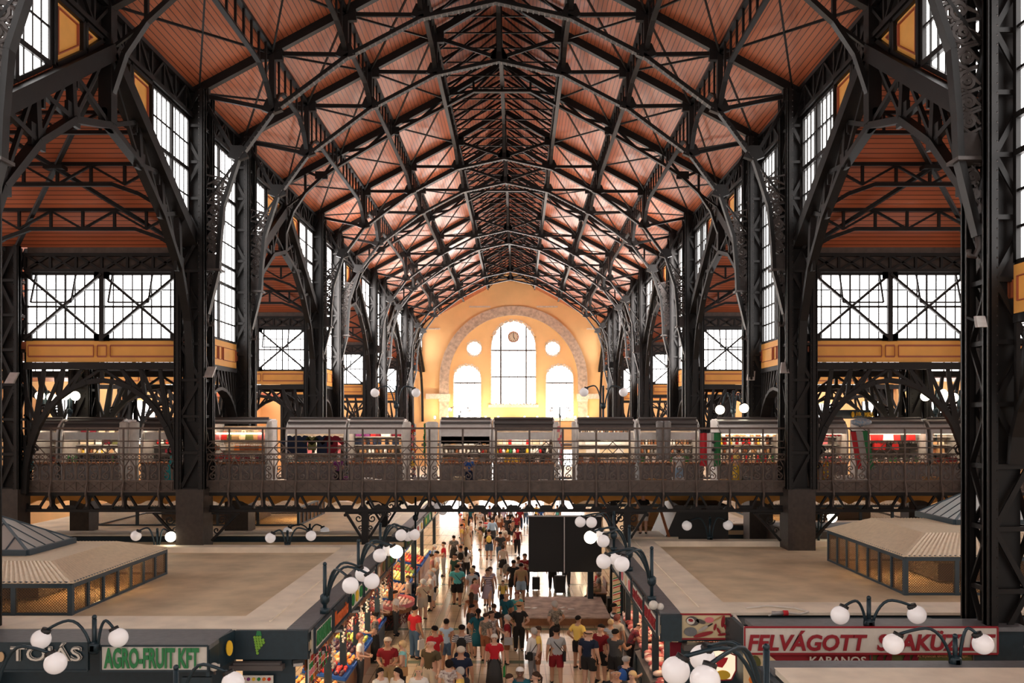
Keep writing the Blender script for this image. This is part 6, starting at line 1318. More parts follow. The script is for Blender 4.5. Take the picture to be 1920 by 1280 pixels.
M['c_floral'] = mat('floral', (.7, .64, .6), .7, noise=.9, nscale=16, col2=(.12, .05, .05)); M['c_pattern'] = mat('pattern', (.3, .25, .2), .7, noise=.9, nscale=22, col2=(.03, .03, .03)); M['c_plaid'] = mat('plaid', (.3, .02, .03), .7, noise=.8, nscale=14, col2=(.02, .02, .03)); M['c_blackpattern'] = mat('blackpattern', (.02, .02, .02), .7, noise=.9, nscale=18, col2=(.25, .23, .22))
SWING = {'stand': dict(), 'walk': dict(step=.2, arm=.16), 'hold': dict(fore=1), 'phone': dict(fore=2), 'hip': dict(hip=1), 'reach': dict(fore=3), 'sit': dict(sit=1), 'lean': dict(lean=.5, fore=3)}
def skeleton(pose):
    # returns list of (name, pos, radius(x,y), parent); y forward is -Y (the person faces -Y); heights for a 1.72 m person
    q = SWING[pose]; st = q.get('step', 0); sit = q.get('sit', 0); ln = q.get('lean', 0)
    N = []; ix = {}
    def a(n, p, r, par, tg): ix[n] = len(N); N.append((n, Vector(p), r if isinstance(r, tuple) else (r, r), ix.get(par, -1), tg))
    def L(z, y=0): # leaning of the upper body
        return (y-ln*(z-.95)*.8, z-ln*(z-.95)*.25)
    def up(n, x, y, z, r, par, tg): yy, zz = L(z, y); a(n, (x, yy, zz), r, par, tg)
    a('pelvis', (0, 0, .93), (.16, .115), '', 'pelvis')
    up('waist', 0, 0, 1.08, (.14, .1), 'pelvis', 'torso'); up('chest', 0, -.005, 1.25, (.16, .115), 'waist', 'torso'); up('upper', 0, 0, 1.38, (.125, .09), 'chest', 'torso')
    up('neck', 0, -.005, 1.475, (.052, .055), 'upper', 'neck'); up('chin', 0, -.025, 1.555, (.056, .07), 'neck', 'head'); up('face', 0, -.015, 1.62, (.078, .095), 'chin', 'head'); up('crown', 0, 0, 1.685, (.07, .085), 'face', 'head')
    up('nose', 0, -.115, 1.6, (.012, .012), 'face', 'head')
    for s in (-1, 1): up('ear%d' % s, s*.085, 0, 1.61, (.014, .02), 'face', 'head')
    for s in (-1, 1):
        sw = q.get('arm', 0)*s; f = q.get('fore', 0); k = str(s)
        up('sh'+k, s*.165, 0, 1.385, .058, 'upper', 'uarm')
        if f == 3: el = (s*.2, -.14, 1.16); wr = (s*.15, -.38, 1.15); d = Vector((-.05*s, -1, 0))
        elif f == 2 : el = (s*.22, -.03, 1.12); wr = (s*.07, -.25, 1.24); d = Vector((-.4*s, -.6, .5))
        elif f == 1: el = (s*.22, 0, 1.12); wr = (s*.12, -.24, 1.05); d = Vector((-.5*s, -.8, 0))
        elif q.get('hip'): el = (s*.33, .08, 1.13); wr = (s*.19, 0, .98); d = Vector((-.4*s, -.5, -.4))
        elif sit: el = (s*.22, -.06, 1.13); wr = (s*.13, -.32, 1.06); d = Vector((-.1*s, -1, -.2))
        else: el = (s*.225, sw*.5+.02, 1.12); wr = (s*.245, sw-.05, .88); d = Vector((0, -.25, -1))
        up('el'+k, *el, .043, 'sh'+k, 'uarm'); yy, zz = L(el[2], el[1]); 
        a('wr'+k, (wr[0], wr[1]+L(el[2])[0], wr[2]-(el[2]-L(el[2])[1])), .027, 'el'+k, 'farm')
        d.normalize(); w_ = N[-1][1]; side = Vector((s, 0, 0)).cross(d); side.normalize(); pal = w_+d*.055
        a('palm'+k, pal, (.036, .024), 'wr'+k, 'hand'); 
        for j, (o, l) in enumerate(((-.03, .062), (-.01, .075), (.011, .07), (.03, .052))):
            b0 = pal+d*.03+side*o; a('f%d%s' % (j, k), b0+d*l*.5, .0095, 'palm'+k, 'hand'); a('g%d%s' % (j, k), b0+d*l+Vector((-s*.012, 0, 0)), .008, 'f%d%s' % (j, k), 'hand')
        a('t0'+k, pal-d*.01-side*.045, .011, 'palm'+k, 'hand'); a('t1'+k, pal+d*.03-side*.058, .009, 't0'+k, 'hand')
    for s in (-1, 1):
        k = str(s); sp = st*s
        if sit: pts = (s*.1, -.02, .9), (s*.12, -.42, .9), (s*.12, -.45, .5), (s*.12, -.44, .49)
        a('hp'+k, (s*.09, 0, .86), (.09, .1), 'pelvis', 'thigh')
        if sit: kn = (s*.12, -.42, .9); an = (s*.12, -.44, .48)
        else: kn = (s*.1, -.01-sp*.55-(.05 if sp else 0), .49+(.01 if sp else 0)); an = (s*.1, .02-sp*1.1+(.1 if sp < 0 else 0), .09+(.05 if sp < 0 else 0))
        a('kn'+k, kn, (.058, .062), 'hp'+k, 'thigh'); a('an'+k, an, (.036, .042), 'kn'+k, 'shin')
        a('toe'+k, (an[0]+s*.02, an[1]-.15, an[2]-.05), (.038, .03), 'an'+k, 'foot'); a('heel'+k, (an[0], an[1]+.045, an[2]-.05), (.03, .03), 'an'+k, 'foot')
    return N
BODY = {}
def body(pose, sleeve, leg):
    # sleeve: 0 none, .5 short, 1 long ; leg: .5 shorts, 1 trousers ; cached
    key = (pose, sleeve, leg)
    if key in BODY: return BODY[key]
    if ('raw', pose) not in BODY:
        N = skeleton(pose); me = bpy.data.meshes.new('sk'); me.from_pydata([n[1] for n in N], [(n[3], i) for i, n in enumerate(N) if n[3] >= 0], [])
        o = bpy.data.objects.new('sk', me); COL.objects.link(o); md = o.modifiers.new('s', 'SKIN'); md.use_smooth_shade = True; md.branch_smoothing = .3
        sv = me.skin_vertices[0].data
        for i, n in enumerate(N): sv[i].radius = (n[2][0]*1.08, n[2][1]*1.08); sv[i].use_root = (i == 0)
        ss = o.modifiers.new('u', 'SUBSURF'); ss.levels = 2; ss.render_levels = 2
        dg = bpy.context.evaluated_depsgraph_get(); dg.update(); m2 = bpy.data.meshes.new_from_object(o.evaluated_get(dg)); bpy.data.objects.remove(o)
        BODY[('raw', pose)] = (N, m2)
    N, raw = BODY[('raw', pose)]; me = raw.copy(); segs = [(N[n[3]][1], n[1], n[4], n[0]) for n in N if n[3] >= 0]
    lab = []
    for v in me.vertices:
        best = None
        for (a, b, tg, nm) in segs:
            ab = b-a; t = max(0, min(1, (v.co-a).dot(ab)/ab.length_squared)); d = (a+ab*t-v.co).length
            if best is None or d < best[0]: best = (d, tg, t, nm)
        _, tg, t, nm = best
        if tg == 'head' or tg == 'hand': l = 0
        elif tg == 'neck': l = 0 if t > .35 else 1
        elif tg == 'torso': l = 1
        elif tg == 'pelvis': l = 2
        elif tg == 'uarm': l = 1 if (nm.startswith('sh') or t < (.12 if sleeve == 0 else .62 if sleeve == .5 else 2)) else 0
        elif tg == 'farm': l = 1 if (sleeve == 1 and t < .85) else 0
        elif tg == 'thigh': l = 2 if (nm.startswith('hp') or t < (.8 if leg == .5 else 2 if leg else .2)) else 0
        elif tg == 'shin': l = 2 if leg == 1 and t < .93 else 0
        else: l = 3
        if l == 2 and tg == 'pelvis' and v.co.z > 1.0: l = 1
        if l == 1 and tg == 'torso' and v.co.z < .97 and pose != 'lean': l = 2
        lab.append(l)
    nrm = [v.normal.copy() for v in me.vertices]
    for v, l, n in zip(me.vertices, lab, nrm):
        if l == 1: v.co += n*.014
        elif l == 2: v.co += n*.02
        elif l == 3: v.co += n*.006
    for k in range(5): me.materials.append(M['skin_light'])
    for p in me.polygons:
        c = [lab[i] for i in p.vertices]; p.material_index = max(set(c), key=c.count); p.use_smooth = True
    zmin = min(v.co.z for v in me.vertices)
    for v in me.vertices: v.co.z -= zmin if pose != 'sit' else .44
    # eyes and mouth as small dark facets on the head surface
    b = MB(); hd = next(n[1] for n in N if n[0] == 'face'); off = -zmin if pose != 'sit' else -.44
    BODY[key] = (me, hd+Vector((0, 0, off)), next(n[1] for n in N if n[0] == 'crown')+Vector((0, 0, off)), {n[0]: n[1]+Vector((0, 0, off)) for n in N}); return BODY[key]
HM = {}
def hairmesh(kind, hd, cr):
    b = MB(); c = (hd+cr)/2+Vector((0, .012, .012)); n = 12
    def cap(rx, ry, rz, back, zlow):
        vs = []; fs = []; R = 6
        for i in range(R+1):
            t = i/R
            for k in range(n):
                a = 2*pi*k/n; fr = (1-sin(a))/2  # 1 towards the face (-y)
                th = t*(pi*(.46+.24*(1-fr))+back*(1-fr)*.2)
                vs.append((c.x+rx*sin(th)*cos(a), c.y+ry*sin(th)*sin(a)*1.0, c.z+rz*cos(th)-(zlow*(1-fr)*t*t)))
        for i in range(R):
            for k in range(n): fs.append((i*n+k, (i+1)*n+k, (i+1)*n+(k+1) % n, i*n+(k+1) % n))
        b.add(vs, fs, True)
    if kind == 'short': cap(.088, .108, .088, 0, 0)
    elif kind == 'bob': cap(.1, .118, .1, 1, .06); b.sph((c.x, c.y+.05, c.z-.05), .078, 10, 8, (1.15, .8, 1.1))
    elif kind == 'long': cap(.094, .114, .094, 1, .08); b.tube([(c.x, c.y+.06, c.z), (c.x, c.y+.095, c.z-.12), (c.x, c.y+.12, c.z-.3), (c.x, c.y+.11, c.z-.42)], [.075, .08, .065, .02], 9)
    elif kind == 'bun': cap(.09, .11, .09, 0, .02); b.sph((c.x, c.y+.09, c.z+.05), .045, 9, 7)
    elif kind == 'tail': cap(.09, .11, .09, 0, .02); b.tube([(c.x, c.y+.09, c.z), (c.x, c.y+.14, c.z-.08), (c.x, c.y+.13, c.z-.3)], [.03, .032, .01], 7)
    elif kind == 'bald': cap(.081, .101, .05, 0, .03) if False else b.tube([(c.x+.083*cos(a), c.y+.1*sin(a), c.z-.03) for a in [pi*k/8 for k in range(9)]], .018, 6)
    elif kind == 'cap': cap(.094, .112, .096, 0, 0); b.prism([(c.x+.08*cos(a), c.y-.075-.085*sin(a), c.z+.02) for a in [pi*k/8 for k in range(9)]], (0, 0, .012))
    elif kind == 'hat': b.lathe([(.15, .02), (.16, .03), (.1, .04), (.09, .1), (.05, .125)], (c.x, c.y, c.z), 14)
    return b
PI_ = [0]
def person(x, yh, label, top, bot, pose='stand', face='away', hair=('short', 'hair_brown'), sleeve=.5, leg=1, H=1.7, skin='light', wide=1.0, skirt=None, shoes='c_black', hat=None, bag=None, z0=0, cat='person', dd=None):
    me, hd, cr, J = body(pose, sleeve, leg); s = H/1.74
    zt = z0+(H if pose != 'sit' else H-.44); d = dd if dd else (8-zt+(.0 if pose != 'lean' else .2))*1600/(yh-790)
    wx = CAMX+(x-971)*d/1600; ang = {'away': pi, 'toward': 0, 'left': -pi/2, 'right': pi/2, 'awayleft': -pi*.78, 'awayright': pi*.78, 'toleft': -pi*.22, 'toright': pi*.22}[face] if isinstance(face, str) else face
    o = bpy.data.objects.new('person', me); COL.objects.link(o); o.location = (wx, d, z0); o.rotation_euler = (0, 0, ang); o.scale = (s*wide*1.1, s*(wide*.5+.5)*1.05, s)
    for i, mn in enumerate(['skin_'+skin, 'c_'+top, 'c_'+bot, shoes, 'black']):
        o.material_slots[i].link = 'OBJECT'; o.material_slots[i].material = M[mn]
    tag(o, label, 'person')
    def child(nm, b, m, lbl=None):
        key = (nm, pose, hair[0] if nm == 'hair' else hat[0] if nm == 'hat' and hat else '', skirt[1] if skirt and nm == 'skirt' else '')
        if key not in HM: c = b().build('t', m, origin=(0, 0, 0), U=False); HM[key] = c.data; bpy.data.objects.remove(c)
        c = bpy.data.objects.new(nm, HM[key]); COL.objects.link(c); c.parent = o; c.material_slots[0].link = 'OBJECT'; c.material_slots[0].material = M[m]; return c
    if hair: child('hair', lambda: hairmesh(hair[0], hd, cr), hair[1])
    if hat: child('hat', lambda: hairmesh(hat[0], hd, cr), hat[1])
    if face not in ('away', 'awayleft', 'awayright'):
        def eyes():
            b = MB()
            for q in (-1, 1): b.sph((hd.x+q*.03, hd.y-.088, hd.z+.018), .011, 6, 4)
            return b
        child('eyes', eyes, 'black'); child('mouth', lambda: MB().box((hd.x, hd.y-.089, hd.z-.045), (.04, .012, .008)), 'c_rose')
    if skirt:
        def sk():
            b = MB(); zl = {'mini': .5, 'knee': .42, 'long': .2, 'dress': .45}[skirt[1]]; p = J['pelvis']; tz_ = p.z+(.09 if skirt[1] != 'dress' else .2)
            b.lathe([(.135, tz_), (.17, p.z), (.2, (p.z+zl)/2), (.235, zl)], (0, p.y, 0), 16, 1, .78); return b
        child('skirt', sk, 'c_'+skirt[0])
    if bag:
        kind, col, side = bag; loc = Matrix.Rotation(ang, 3, 'Z')
        b = MB(); nm = {'back': 'backpack', 'shoulder': 'shoulder_bag', 'carrier': 'carrier_bag', 'case': 'suitcase'}[kind]
        if kind == 'back': b.sph((0, .19*s, 1.22*s), .15, 12, 9, (1, .6, 1.3)); [b.tube([(q*.09, .1, 1.38*s), (q*.1, -.0, 1.44*s), (q*.1, -.13, 1.36*s), (q*.11, -.1, 1.15*s), (q*.12, .1, 1.08*s)], .014, 5) for q in (-1, 1)]
        elif kind == 'shoulder': q = side; b.box((q*.24, .04, .88*s), (.09, .28, .24)); b.tube([(q*.24, -.08, .99*s), (q*.1, -.14, 1.25*s), (-q*.13, -.02, 1.45*s), (-q*.05, .15, 1.3*s), (q*.24, .14, .99*s)], .012, 5)
        elif kind == 'carrier': q = side; b.prism([(q*.26, -.14, .38), (q*.26, .14, .38), (q*.26, .12, .7), (q*.26, -.12, .7)], (.07*q, 0, 0)); b.tube([(q*.28, -.07, .7), (q*.26, -.04, .8*s), (q*.26, 0, .8*s), (q*.28, .07, .7)], .008, 4)
        c = b.build(nm, 'c_'+col if 'c_'+col in M else col, origin=(0, 0, 0), U=False); c.location = o.location; c.rotation_euler = (0, 0, ang); tag(c, '%s %s carried by the %s' % (col, nm.replace('_', ' '), ' '.join(label.split()[:9])), 'bag')
    return o
W, B, Gy = ('short', 'hair_brown'), ('bob', 'hair_blond'), ('bob', 'hair_grey')
DK, BR, LB, LD, BA = ('short', 'hair_dark'), ('short', 'hair_brown'), ('long', 'hair_brown'), ('long', 'hair_dark'), ('bald', 'hair_grey')
P_ = [
 (727, 1194, 'man in maroon printed tee, tan cargo trousers and pale cap, bottom left', 'maroon', 'khaki', 'hold', 'toward', DK, .5, 1, 1.8, 'tan', 1.12, None, None, ('cap', 'c_beige')),
 (755, 1200, 'blonde woman in aqua sleeveless top beside the man in pale cap', 'aqua', 'black', 'hold', 'left', B, 0, 1, 1.68, 'light', 1.05, None, ('shoulder', 'tan', 1)),
 (713, 1251, 'dark-haired girl in white tee at the bottom edge, left one of two', 'white', 'denim', 'stand', 'toright', LD, .5, 1, 1.62, 'light'),
 (745, 1251, 'dark-haired girl in white tee at the bottom edge, right one of two', 'white', 'denim', 'hold', 'toleft', LD, .5, 1, 1.62, 'light'),
 (785, 1248, 'short-haired blond youth in white tee at the bottom edge', 'white', 'denim', 'stand', 'toward', ('short', 'hair_blond'), .5, 1, 1.7, 'light'),
 (808, 1197, 'heavy bald man in dark brown polo and beige trousers', 'olivebrown', 'beige', 'stand', 'toleft', BA, .5, 1, 1.82, 'light', 1.3),
 (842, 1236, 'dark curly woman in floral blouse at the bottom edge', 'floral', 'black', 'stand', 'away', ('bob', 'hair_dark'), .5, 1, 1.62, 'light', 1.1),
 (863, 1250, 'grey-haired woman in yellow top at the bottom edge', 'yellowtee', 'charcoal', 'stand', 'left', Gy, .5, 1, 1.62, 'light', 1.05),
 (864, 1211, 'man in navy tee with pale cap, seen from behind, bottom middle', 'navy', 'charcoal', 'stand', 'away', None, .5, 1, 1.82, 'tan', 1.15, None, None, ('cap', 'c_beige')),
 (866, 1170, 'man in navy and white striped tee with black backpack', 'navystripe', 'navy', 'stand', 'away', DK, .5, 1, 1.82, 'tan', 1.08, None, ('back', 'black', 1)),
 (815, 1172, 'man in bright red polo seen from behind, left of the striped tee', 'crimson', 'khaki', 'stand', 'awayleft', DK, .5, 1, 1.78, 'tan', 1.08),
 (837, 1159, 'woman in sleeveless pale denim shirt and denim shorts, hair in a bun', 'lightblue', 'denim', 'stand', 'away', ('bun', 'hair_dark'), 0, .5, 1.7, 'tan'),
 (778, 1135, 'man in dark red tee and jeans at the round-fronted display', 'crimson', 'denim', 'stand', 'awayright', DK, .5, 1, 1.8, 'tan', 1.08, None, ('carrier', 'white', -1)),
 (703, 1147, 'woman in black patterned top and black skirt facing the left stalls', 'blackpattern', 'black', 'hold', 'left', ('bun', 'hair_dark'), .5, 1, 1.66, 'light', 1.05, ('black', 'long')),
 (927, 1188, 'elderly woman in red top and long black skirt walking towards the camera', 'crimson', 'black', 'stand', 'toward', ('bob', 'hair_white'), .5, 1, 1.64, 'light', 1.08, ('charcoal', 'long'), ('carrier', 'green', 1)),
 (951, 1152, 'grey-haired woman in maroon top and brown shorts with a grey bag', 'maroon', 'brown', 'phone', 'left', Gy, .5, .5, 1.64, 'light', 1.08, None, ('shoulder', 'silver', 1)),
 (911, 1148, 'short-haired woman in brown patterned blouse and knee shorts', 'pattern', 'brown', 'stand', 'awayright', BR, .5, .5, 1.64, 'light', 1.05),
 (922, 1144, 'woman in white top with dark red print beside the patterned blouse', 'floral', 'grey', 'stand', 'toright', BR, 0, 1, 1.66, 'tan'),
 (897, 1140, 'woman in dark blue dress with long ponytail', 'petrol', 'petrol', 'hip', 'away', ('tail', 'hair_dark'), .5, .5, 1.68, 'tan', 1.05, ('petrol', 'dress')),
 (885, 1132, 'dark-haired person in grey top facing right next to the blue dress', 'charcoal', 'grey', 'stand', 'right', DK, .5, .5, 1.7, 'tan'),
 (973, 1129, 'woman in straw hat, black top and black trousers, hand on hip', 'black', 'black', 'hip', 'away', BR, .5, 1, 1.7, 'light', 1, None, ('carrier', 'brown', -1), ('hat', 'c_tan')),
 (950, 1108, 'bald man in teal tee with a black camera bag', 'petrol', 'charcoal', 'stand', 'toleft', BA, .5, 1, 1.8, 'tan', 1.1, None, ('shoulder', 'black', 1)),
 (969, 1108, 'red-haired woman in green top with sunglasses', 'tealtee', 'khaki', 'stand', 'toward', ('long', 'hair_red'), 0, 1, 1.68, 'light'),
 (926, 1131, 'person in black top with pale strap, brown short hair', 'black', 'black', 'stand', 'away', BR, .5, 1, 1.66, 'tan', 1.05),
 (884, 1110, 'woman with long brown hair and dark top seen from behind', 'brown', 'black', 'stand', 'away', LB, 0, 1, 1.66, 'tan'),
 (975, 1250, 'dark-skinned person in white cap and navy tee at the bottom edge', 'petrol', 'black', 'phone', 'toward', None, .5, 1, 1.75, 'dark', 1.08, None, None, ('cap', 'c_white')),
 (1005, 1258, 'woman with glasses and ponytail at the bottom edge', 'charcoal', 'black', 'stand', 'left', ('tail', 'hair_brown'), .5, 1, 1.65, 'light'),
 (955, 1262, 'brown-haired head at the bottom edge left of the white cap', 'black', 'black', 'stand', 'right', BR, .5, 1, 1.65, 'light'),
 (1001, 1176, 'elderly woman in white blouse and grey cropped trousers', 'white', 'grey', 'stand', 'awayleft', Gy, 1, 1, 1.66, 'light', 1, None, ('shoulder', 'black', 1)),
 (1009, 1173, 'brown-haired person half hidden behind the white blouse', 'yellowtee', 'brown', 'stand', 'left', BR, .5, .5, 1.68, 'light'),
 (1043, 1175, 'man in grey tee and dark red shorts with a black strap, seen from behind', 'silver', 'maroon', 'walk', 'away', DK, .5, .5, 1.78, 'tan', 1.04, None, ('shoulder', 'black', -1)),
 (1040, 1126, 'person in patterned grey vest and dark trousers by the platform', 'pattern', 'black', 'hip', 'awayleft', Gy, .5, 1, 1.74, 'tan', 1.04),
 (1084, 1153, 'person in yellow tee and black shorts with short dark hair', 'yellowtee', 'black', 'hip', 'awayright', DK, .5, .5, 1.74, 'tan'),
 (1104, 1178, 'broad balding man in navy tee and black shorts', 'navy', 'black', 'stand', 'awayright', ('bald', 'hair_brown'), .5, .5, 1.8, 'light', 1.25),
 (1127, 1169, 'man in dark red tee with sunglasses', 'maroon', 'black', 'stand', 'toleft', DK, .5, .5, 1.82, 'light', 1.08),
 (1145, 1160, 'blond woman in blue striped sleeveless top', 'bluestripe', 'charcoal', 'stand', 'away', ('bun', 'hair_blond'), 0, 1, 1.68, 'tan', 1.05),
 (1154, 1178, 'man in dark grey sleeveless top leaning his arms to the right counter', 'charcoal', 'black', 'reach', 'awayright', DK, 0, .5, 1.8, 'tan', 1.15),
 (1181, 1170, 'man in red plaid shirt facing the right counter', 'plaid', 'black', 'lean', 'right', ('bald', 'hair_brown'), .5, 1, 1.74, 'light', 1.1),
 (1157, 1151, 'dark-red-haired woman in pale pink tee', 'beige', 'grey', 'stand', 'awayright', ('bob', 'hair_red'), .5, 1, 1.68, 'light', 1.08),
 (1151, 1130, 'man in black and white striped shirt facing right', 'bwstripe', 'black', 'stand', 'right', DK, .5, 1, 1.78, 'tan', 1.1),
 (1155, 1253, 'bald man in black shirt at the bottom edge, right of the aisle', 'black', 'charcoal', 'stand', 'toward', BA, .5, 1, 1.78, 'tan', 1.2),
 (1186, 1257, 'elderly blond woman in black top at the bottom edge', 'blackpattern', 'black', 'stand', 'toleft', B, .5, 1, 1.62, 'light', 1.05),
 (1174, 1229, 'person in grey cap with navy rucksack bending to the right counter', 'navy', 'grey', 'reach', 'awayright', None, .5, 1, 1.68, 'light', 1.1, None, ('back', 'blue', 1), ('cap', 'c_silver')),
 (857, 1057, 'broad man in turquoise tee and black shorts with a shoulder strap', 'tealtee', 'black', 'walk', 'away', DK, .5, .5, 1.82, 'tan', 1.2, None, ('shoulder', 'black', -1)),
 (862, 1050, 'bald man in dark top ahead of the turquoise tee', 'black', 'black', 'stand', 'left', BA, .5, 1, 1.78, 'tan', 1.15),
 (885, 1064, 'blonde woman in grey striped tee', 'bluestripe', 'white', 'stand', 'away', B, .5, .5, 1.7, 'light', 1.05),
 (888, 1059, 'person in dark vest with red sleeves behind the blonde', 'navy', 'black', 'stand', 'away', DK, .5, 1, 1.72, 'light'),
 (914, 1066, 'woman in lilac patterned dress walking towards the camera', 'lilacstripe', 'lilac', 'walk', 'toward', ('bun', 'hair_brown'), 0, 0, 1.7, 'light', 1.02, ('lilac', 'dress'), ('shoulder', 'black', -1)),
 (919, 1062, 'woman half hidden behind the lilac dress', 'lilac', 'grey', 'stand', 'toward', ('bob', 'hair_brown'), 0, .5, 1.7, 'light'),
 (890, 1083, 'girl in white and pink top beside the lilac dress', 'rose', 'grey', 'stand', 'toright', LB, .5, .5, 1.45, 'light'),
 (943, 1087, 'small boy in yellow printed tee with a backpack', 'yellowtee', 'navy', 'stand', 'toward', BR, .5, 1, 1.28, 'light', 1, None, ('back', 'black', 1)),
 (963, 1049, 'man in black tee and black shorts, back to camera by the screen', 'black', 'black', 'stand', 'away', DK, .5, .5, 1.78, 'tan', 1.1),
 (977, 1055, 'man in khaki tee and denim shorts by the black screen', 'khaki', 'lightblue', 'stand', 'away', DK, .5, .5, 1.74, 'tan', 1.08),
 (972, 1043, 'person in white tee behind the khaki tee', 'white', 'charcoal', 'stand', 'away', DK, .5, 1, 1.7, 'tan'),
 (984, 1037, 'bearded man in dark red shirt looking at his phone by the screen', 'maroon', 'charcoal', 'phone', 'toward', DK, .5, 1, 1.8, 'tan', 1.1),
 (943, 1021, 'woman in pale blouse and black skirt pulling a green trolley', 'beige', 'black', 'walk', 'away', ('bob', 'hair_brown'), .5, .5, 1.64, 'light', 1, ('black', 'mini')),
 (917, 992, 'man in black tee with yellow backpack and blue shorts', 'black', 'denim', 'walk', 'away', DK, .5, .5, 1.8, 'tan', 1.06, None, ('back', 'yellowtee', 1)),
 (938, 996, 'man in black tee beside the yellow backpack', 'charcoal', 'denim', 'walk', 'away', DK, .5, 1, 1.8, 'tan', 1.08),
 (970, 987, 'woman in dark top with red bag walking towards the camera', 'wine', 'black', 'walk', 'toward', BR, 0, 1, 1.68, 'light', 1, None, ('shoulder', 'red', -1)),
 (884, 970, 'man in white polo and dark shorts facing left', 'white', 'charcoal', 'stand', 'left', BR, .5, .5, 1.8, 'light', 1.08),
 (901, 977, 'man in black tee and beige shorts with backpack', 'black', 'khaki', 'phone', 'left', BR, .5, .5, 1.8, 'light', 1.02, None, ('back', 'olive', 1)),
 (866, 982, 'man in yellow tee and checked shorts', 'yellowtee', 'silver', 'stand', 'right', DK, .5, .5, 1.75, 'light'),
 (851, 1003, 'woman in black patterned dress seen from behind', 'blackpattern', 'black', 'stand', 'away', ('bun', 'hair_dark'), .5, .5, 1.68, 'tan', 1.05, ('black', 'dress')),
 (832, 1015, 'man in rose red shirt and grey jeans at the left stalls', 'crimson', 'silver', 'hold', 'left', BR, .5, 1, 1.8, 'light', 1.08),
 (819, 1032, 'man in white tee and grey trousers, hands on hips, at the left stalls', 'white', 'grey', 'hip', 'left', DK, .5, 1, 1.78, 'light', 1.05),
 (810, 1038, 'woman in pale pink top beside the white tee', 'rose', 'beige', 'stand', 'right', ('bun', 'hair_brown'), .5, 1, 1.62, 'light', 1.08),
 (815, 1020, 'white-haired woman in blue top at the left stalls', 'lightblue', 'white', 'stand', 'left', ('bob', 'hair_white'), .5, 1, 1.64, 'light'),
 (864, 1022, 'person in grey tee with a dark backpack, seen from behind', 'silver', 'charcoal', 'stand', 'away', DK, .5, 1, 1.74, 'tan', 1, None, ('back', 'black', 1)),
 (853, 1037, 'man in dark green tee walking right of the white tee', 'greenblack', 'black', 'stand', 'toleft', DK, .5, 1, 1.74, 'tan', 1.1),
 (874, 1025, 'dark long-haired woman in pale top and black trousers', 'white', 'black', 'walk', 'away', LD, .5, 1, 1.66, 'tan'),
 (793, 1085, 'elderly woman in cream blouse and beige shorts with black strap', 'cream', 'beige', 'hold', 'awayleft', ('bob', 'hair_white'), .5, .5, 1.66, 'light', 1.2, None, ('shoulder', 'black', -1)),
 (777, 1078, 'woman in navy patterned top facing right at the round-fronted display', 'navy', 'denim', 'reach', 'right', BR, .5, 1, 1.64, 'light', 1.05),
 (808, 1071, 'grey-haired woman in white top near the round-fronted display', 'white', 'cream', 'hold', 'left', Gy, .5, .5, 1.66, 'light', 1.08),
 (813, 1064, 'person in white with a white carrier bag', 'white', 'black', 'stand', 'left', ('short', 'hair_white'), .5, .5, 1.72, 'light', 1.05, None, ('carrier', 'white', 1)),
 (915, 970, 'man in red and white striped shirt', 'redstripe', 'black', 'stand', 'away', ('short', 'hair_grey'), .5, 1, 1.72, 'light', 1.1),
 (923, 970, 'man in pale blue long-sleeved shirt', 'lightblue', 'charcoal', 'walk', 'away', DK, 1, 1, 1.78, 'tan', 1.1),
 (936, 958, 'woman in white with a brown bag seen from behind', 'beige', 'brown', 'stand', 'away', LB, .5, .5, 1.7, 'tan', 1.05, None, ('shoulder', 'brown', -1)),
 (952, 965, 'broad person in black dress', 'black', 'black', 'stand', 'toleft', DK, .5, .5, 1.74, 'tan', 1.3, ('black', 'dress')),
 (962, 967, 'slim woman in black dress', 'black', 'black', 'stand', 'left', BR, 0, .5, 1.7, 'tan', 1, ('black', 'dress')),
 (968, 962, 'person in dark red top behind the black dresses', 'maroon', 'black', 'walk', 'away', BR, .5, .5, 1.72, 'tan'),
 (945, 985, 'woman in white top with a diagonal strap and brown bag', 'beige', 'charcoal', 'stand', 'toleft', LB, .5, .5, 1.66, 'light', 1, None, ('shoulder', 'brown', 1)),
 (864, 963, 'person in pink hat at the far stalls', 'rose', 'rose', 'stand', 'left', BR, .5, 1, 1.66, 'light', 1, None, None, ('hat', 'c_pink')),
 (869, 972, 'person in orange top at the far stalls', 'orange', 'khaki', 'stand', 'left', BR, .5, 1, 1.7, 'tan'),
 (877, 985, 'long-haired woman in beige dress at the far stalls', 'cream', 'cream', 'stand', 'away', ('long', 'hair_blond'), 0, .5, 1.66, 'light', 1, ('cream', 'long')),
 (882, 948, 'man in petrol shirt just under the bridge', 'petrol', 'navy', 'stand', 'away', BR, .5, 1, 1.74, 'tan'), (873, 950, 'woman in white just under the bridge', 'white', 'khaki', 'stand', 'toleft', BR, .5, 1, 1.66, 'light'),
 (900, 955, 'person in black and white top just under the bridge', 'floral', 'white', 'stand', 'away', DK, .5, 1, 1.7, 'tan', 1.1), (908, 950, 'tall person in black just under the bridge', 'black', 'black', 'stand', 'away', DK, .5, 1, 1.76, 'tan'),
 (918, 947, 'person in purple top just under the bridge', 'purple', 'black', 'stand', 'toright', DK, .5, 1, 1.7, 'tan'), (928, 946, 'man in black tee just under the bridge', 'black', 'charcoal', 'walk', 'away', DK, .5, 1, 1.76, 'tan'),
 (894, 944, 'person in white top far under the bridge', 'white', 'black', 'stand', 'toward', BR, .5, 1, 1.7, 'light'), (944, 950, 'woman in pale lilac top under the bridge', 'lilac', 'black', 'stand', 'away', BR, .5, 1, 1.68, 'light'),
 (958, 945, 'person in grey far under the bridge', 'silver', 'black', 'walk', 'toward', DK, .5, 1, 1.7, 'tan'), (975, 950, 'far person in dark red by the bright doors', 'maroon', 'navy', 'walk', 'away', DK, .5, 1, 1.72, 'tan'),
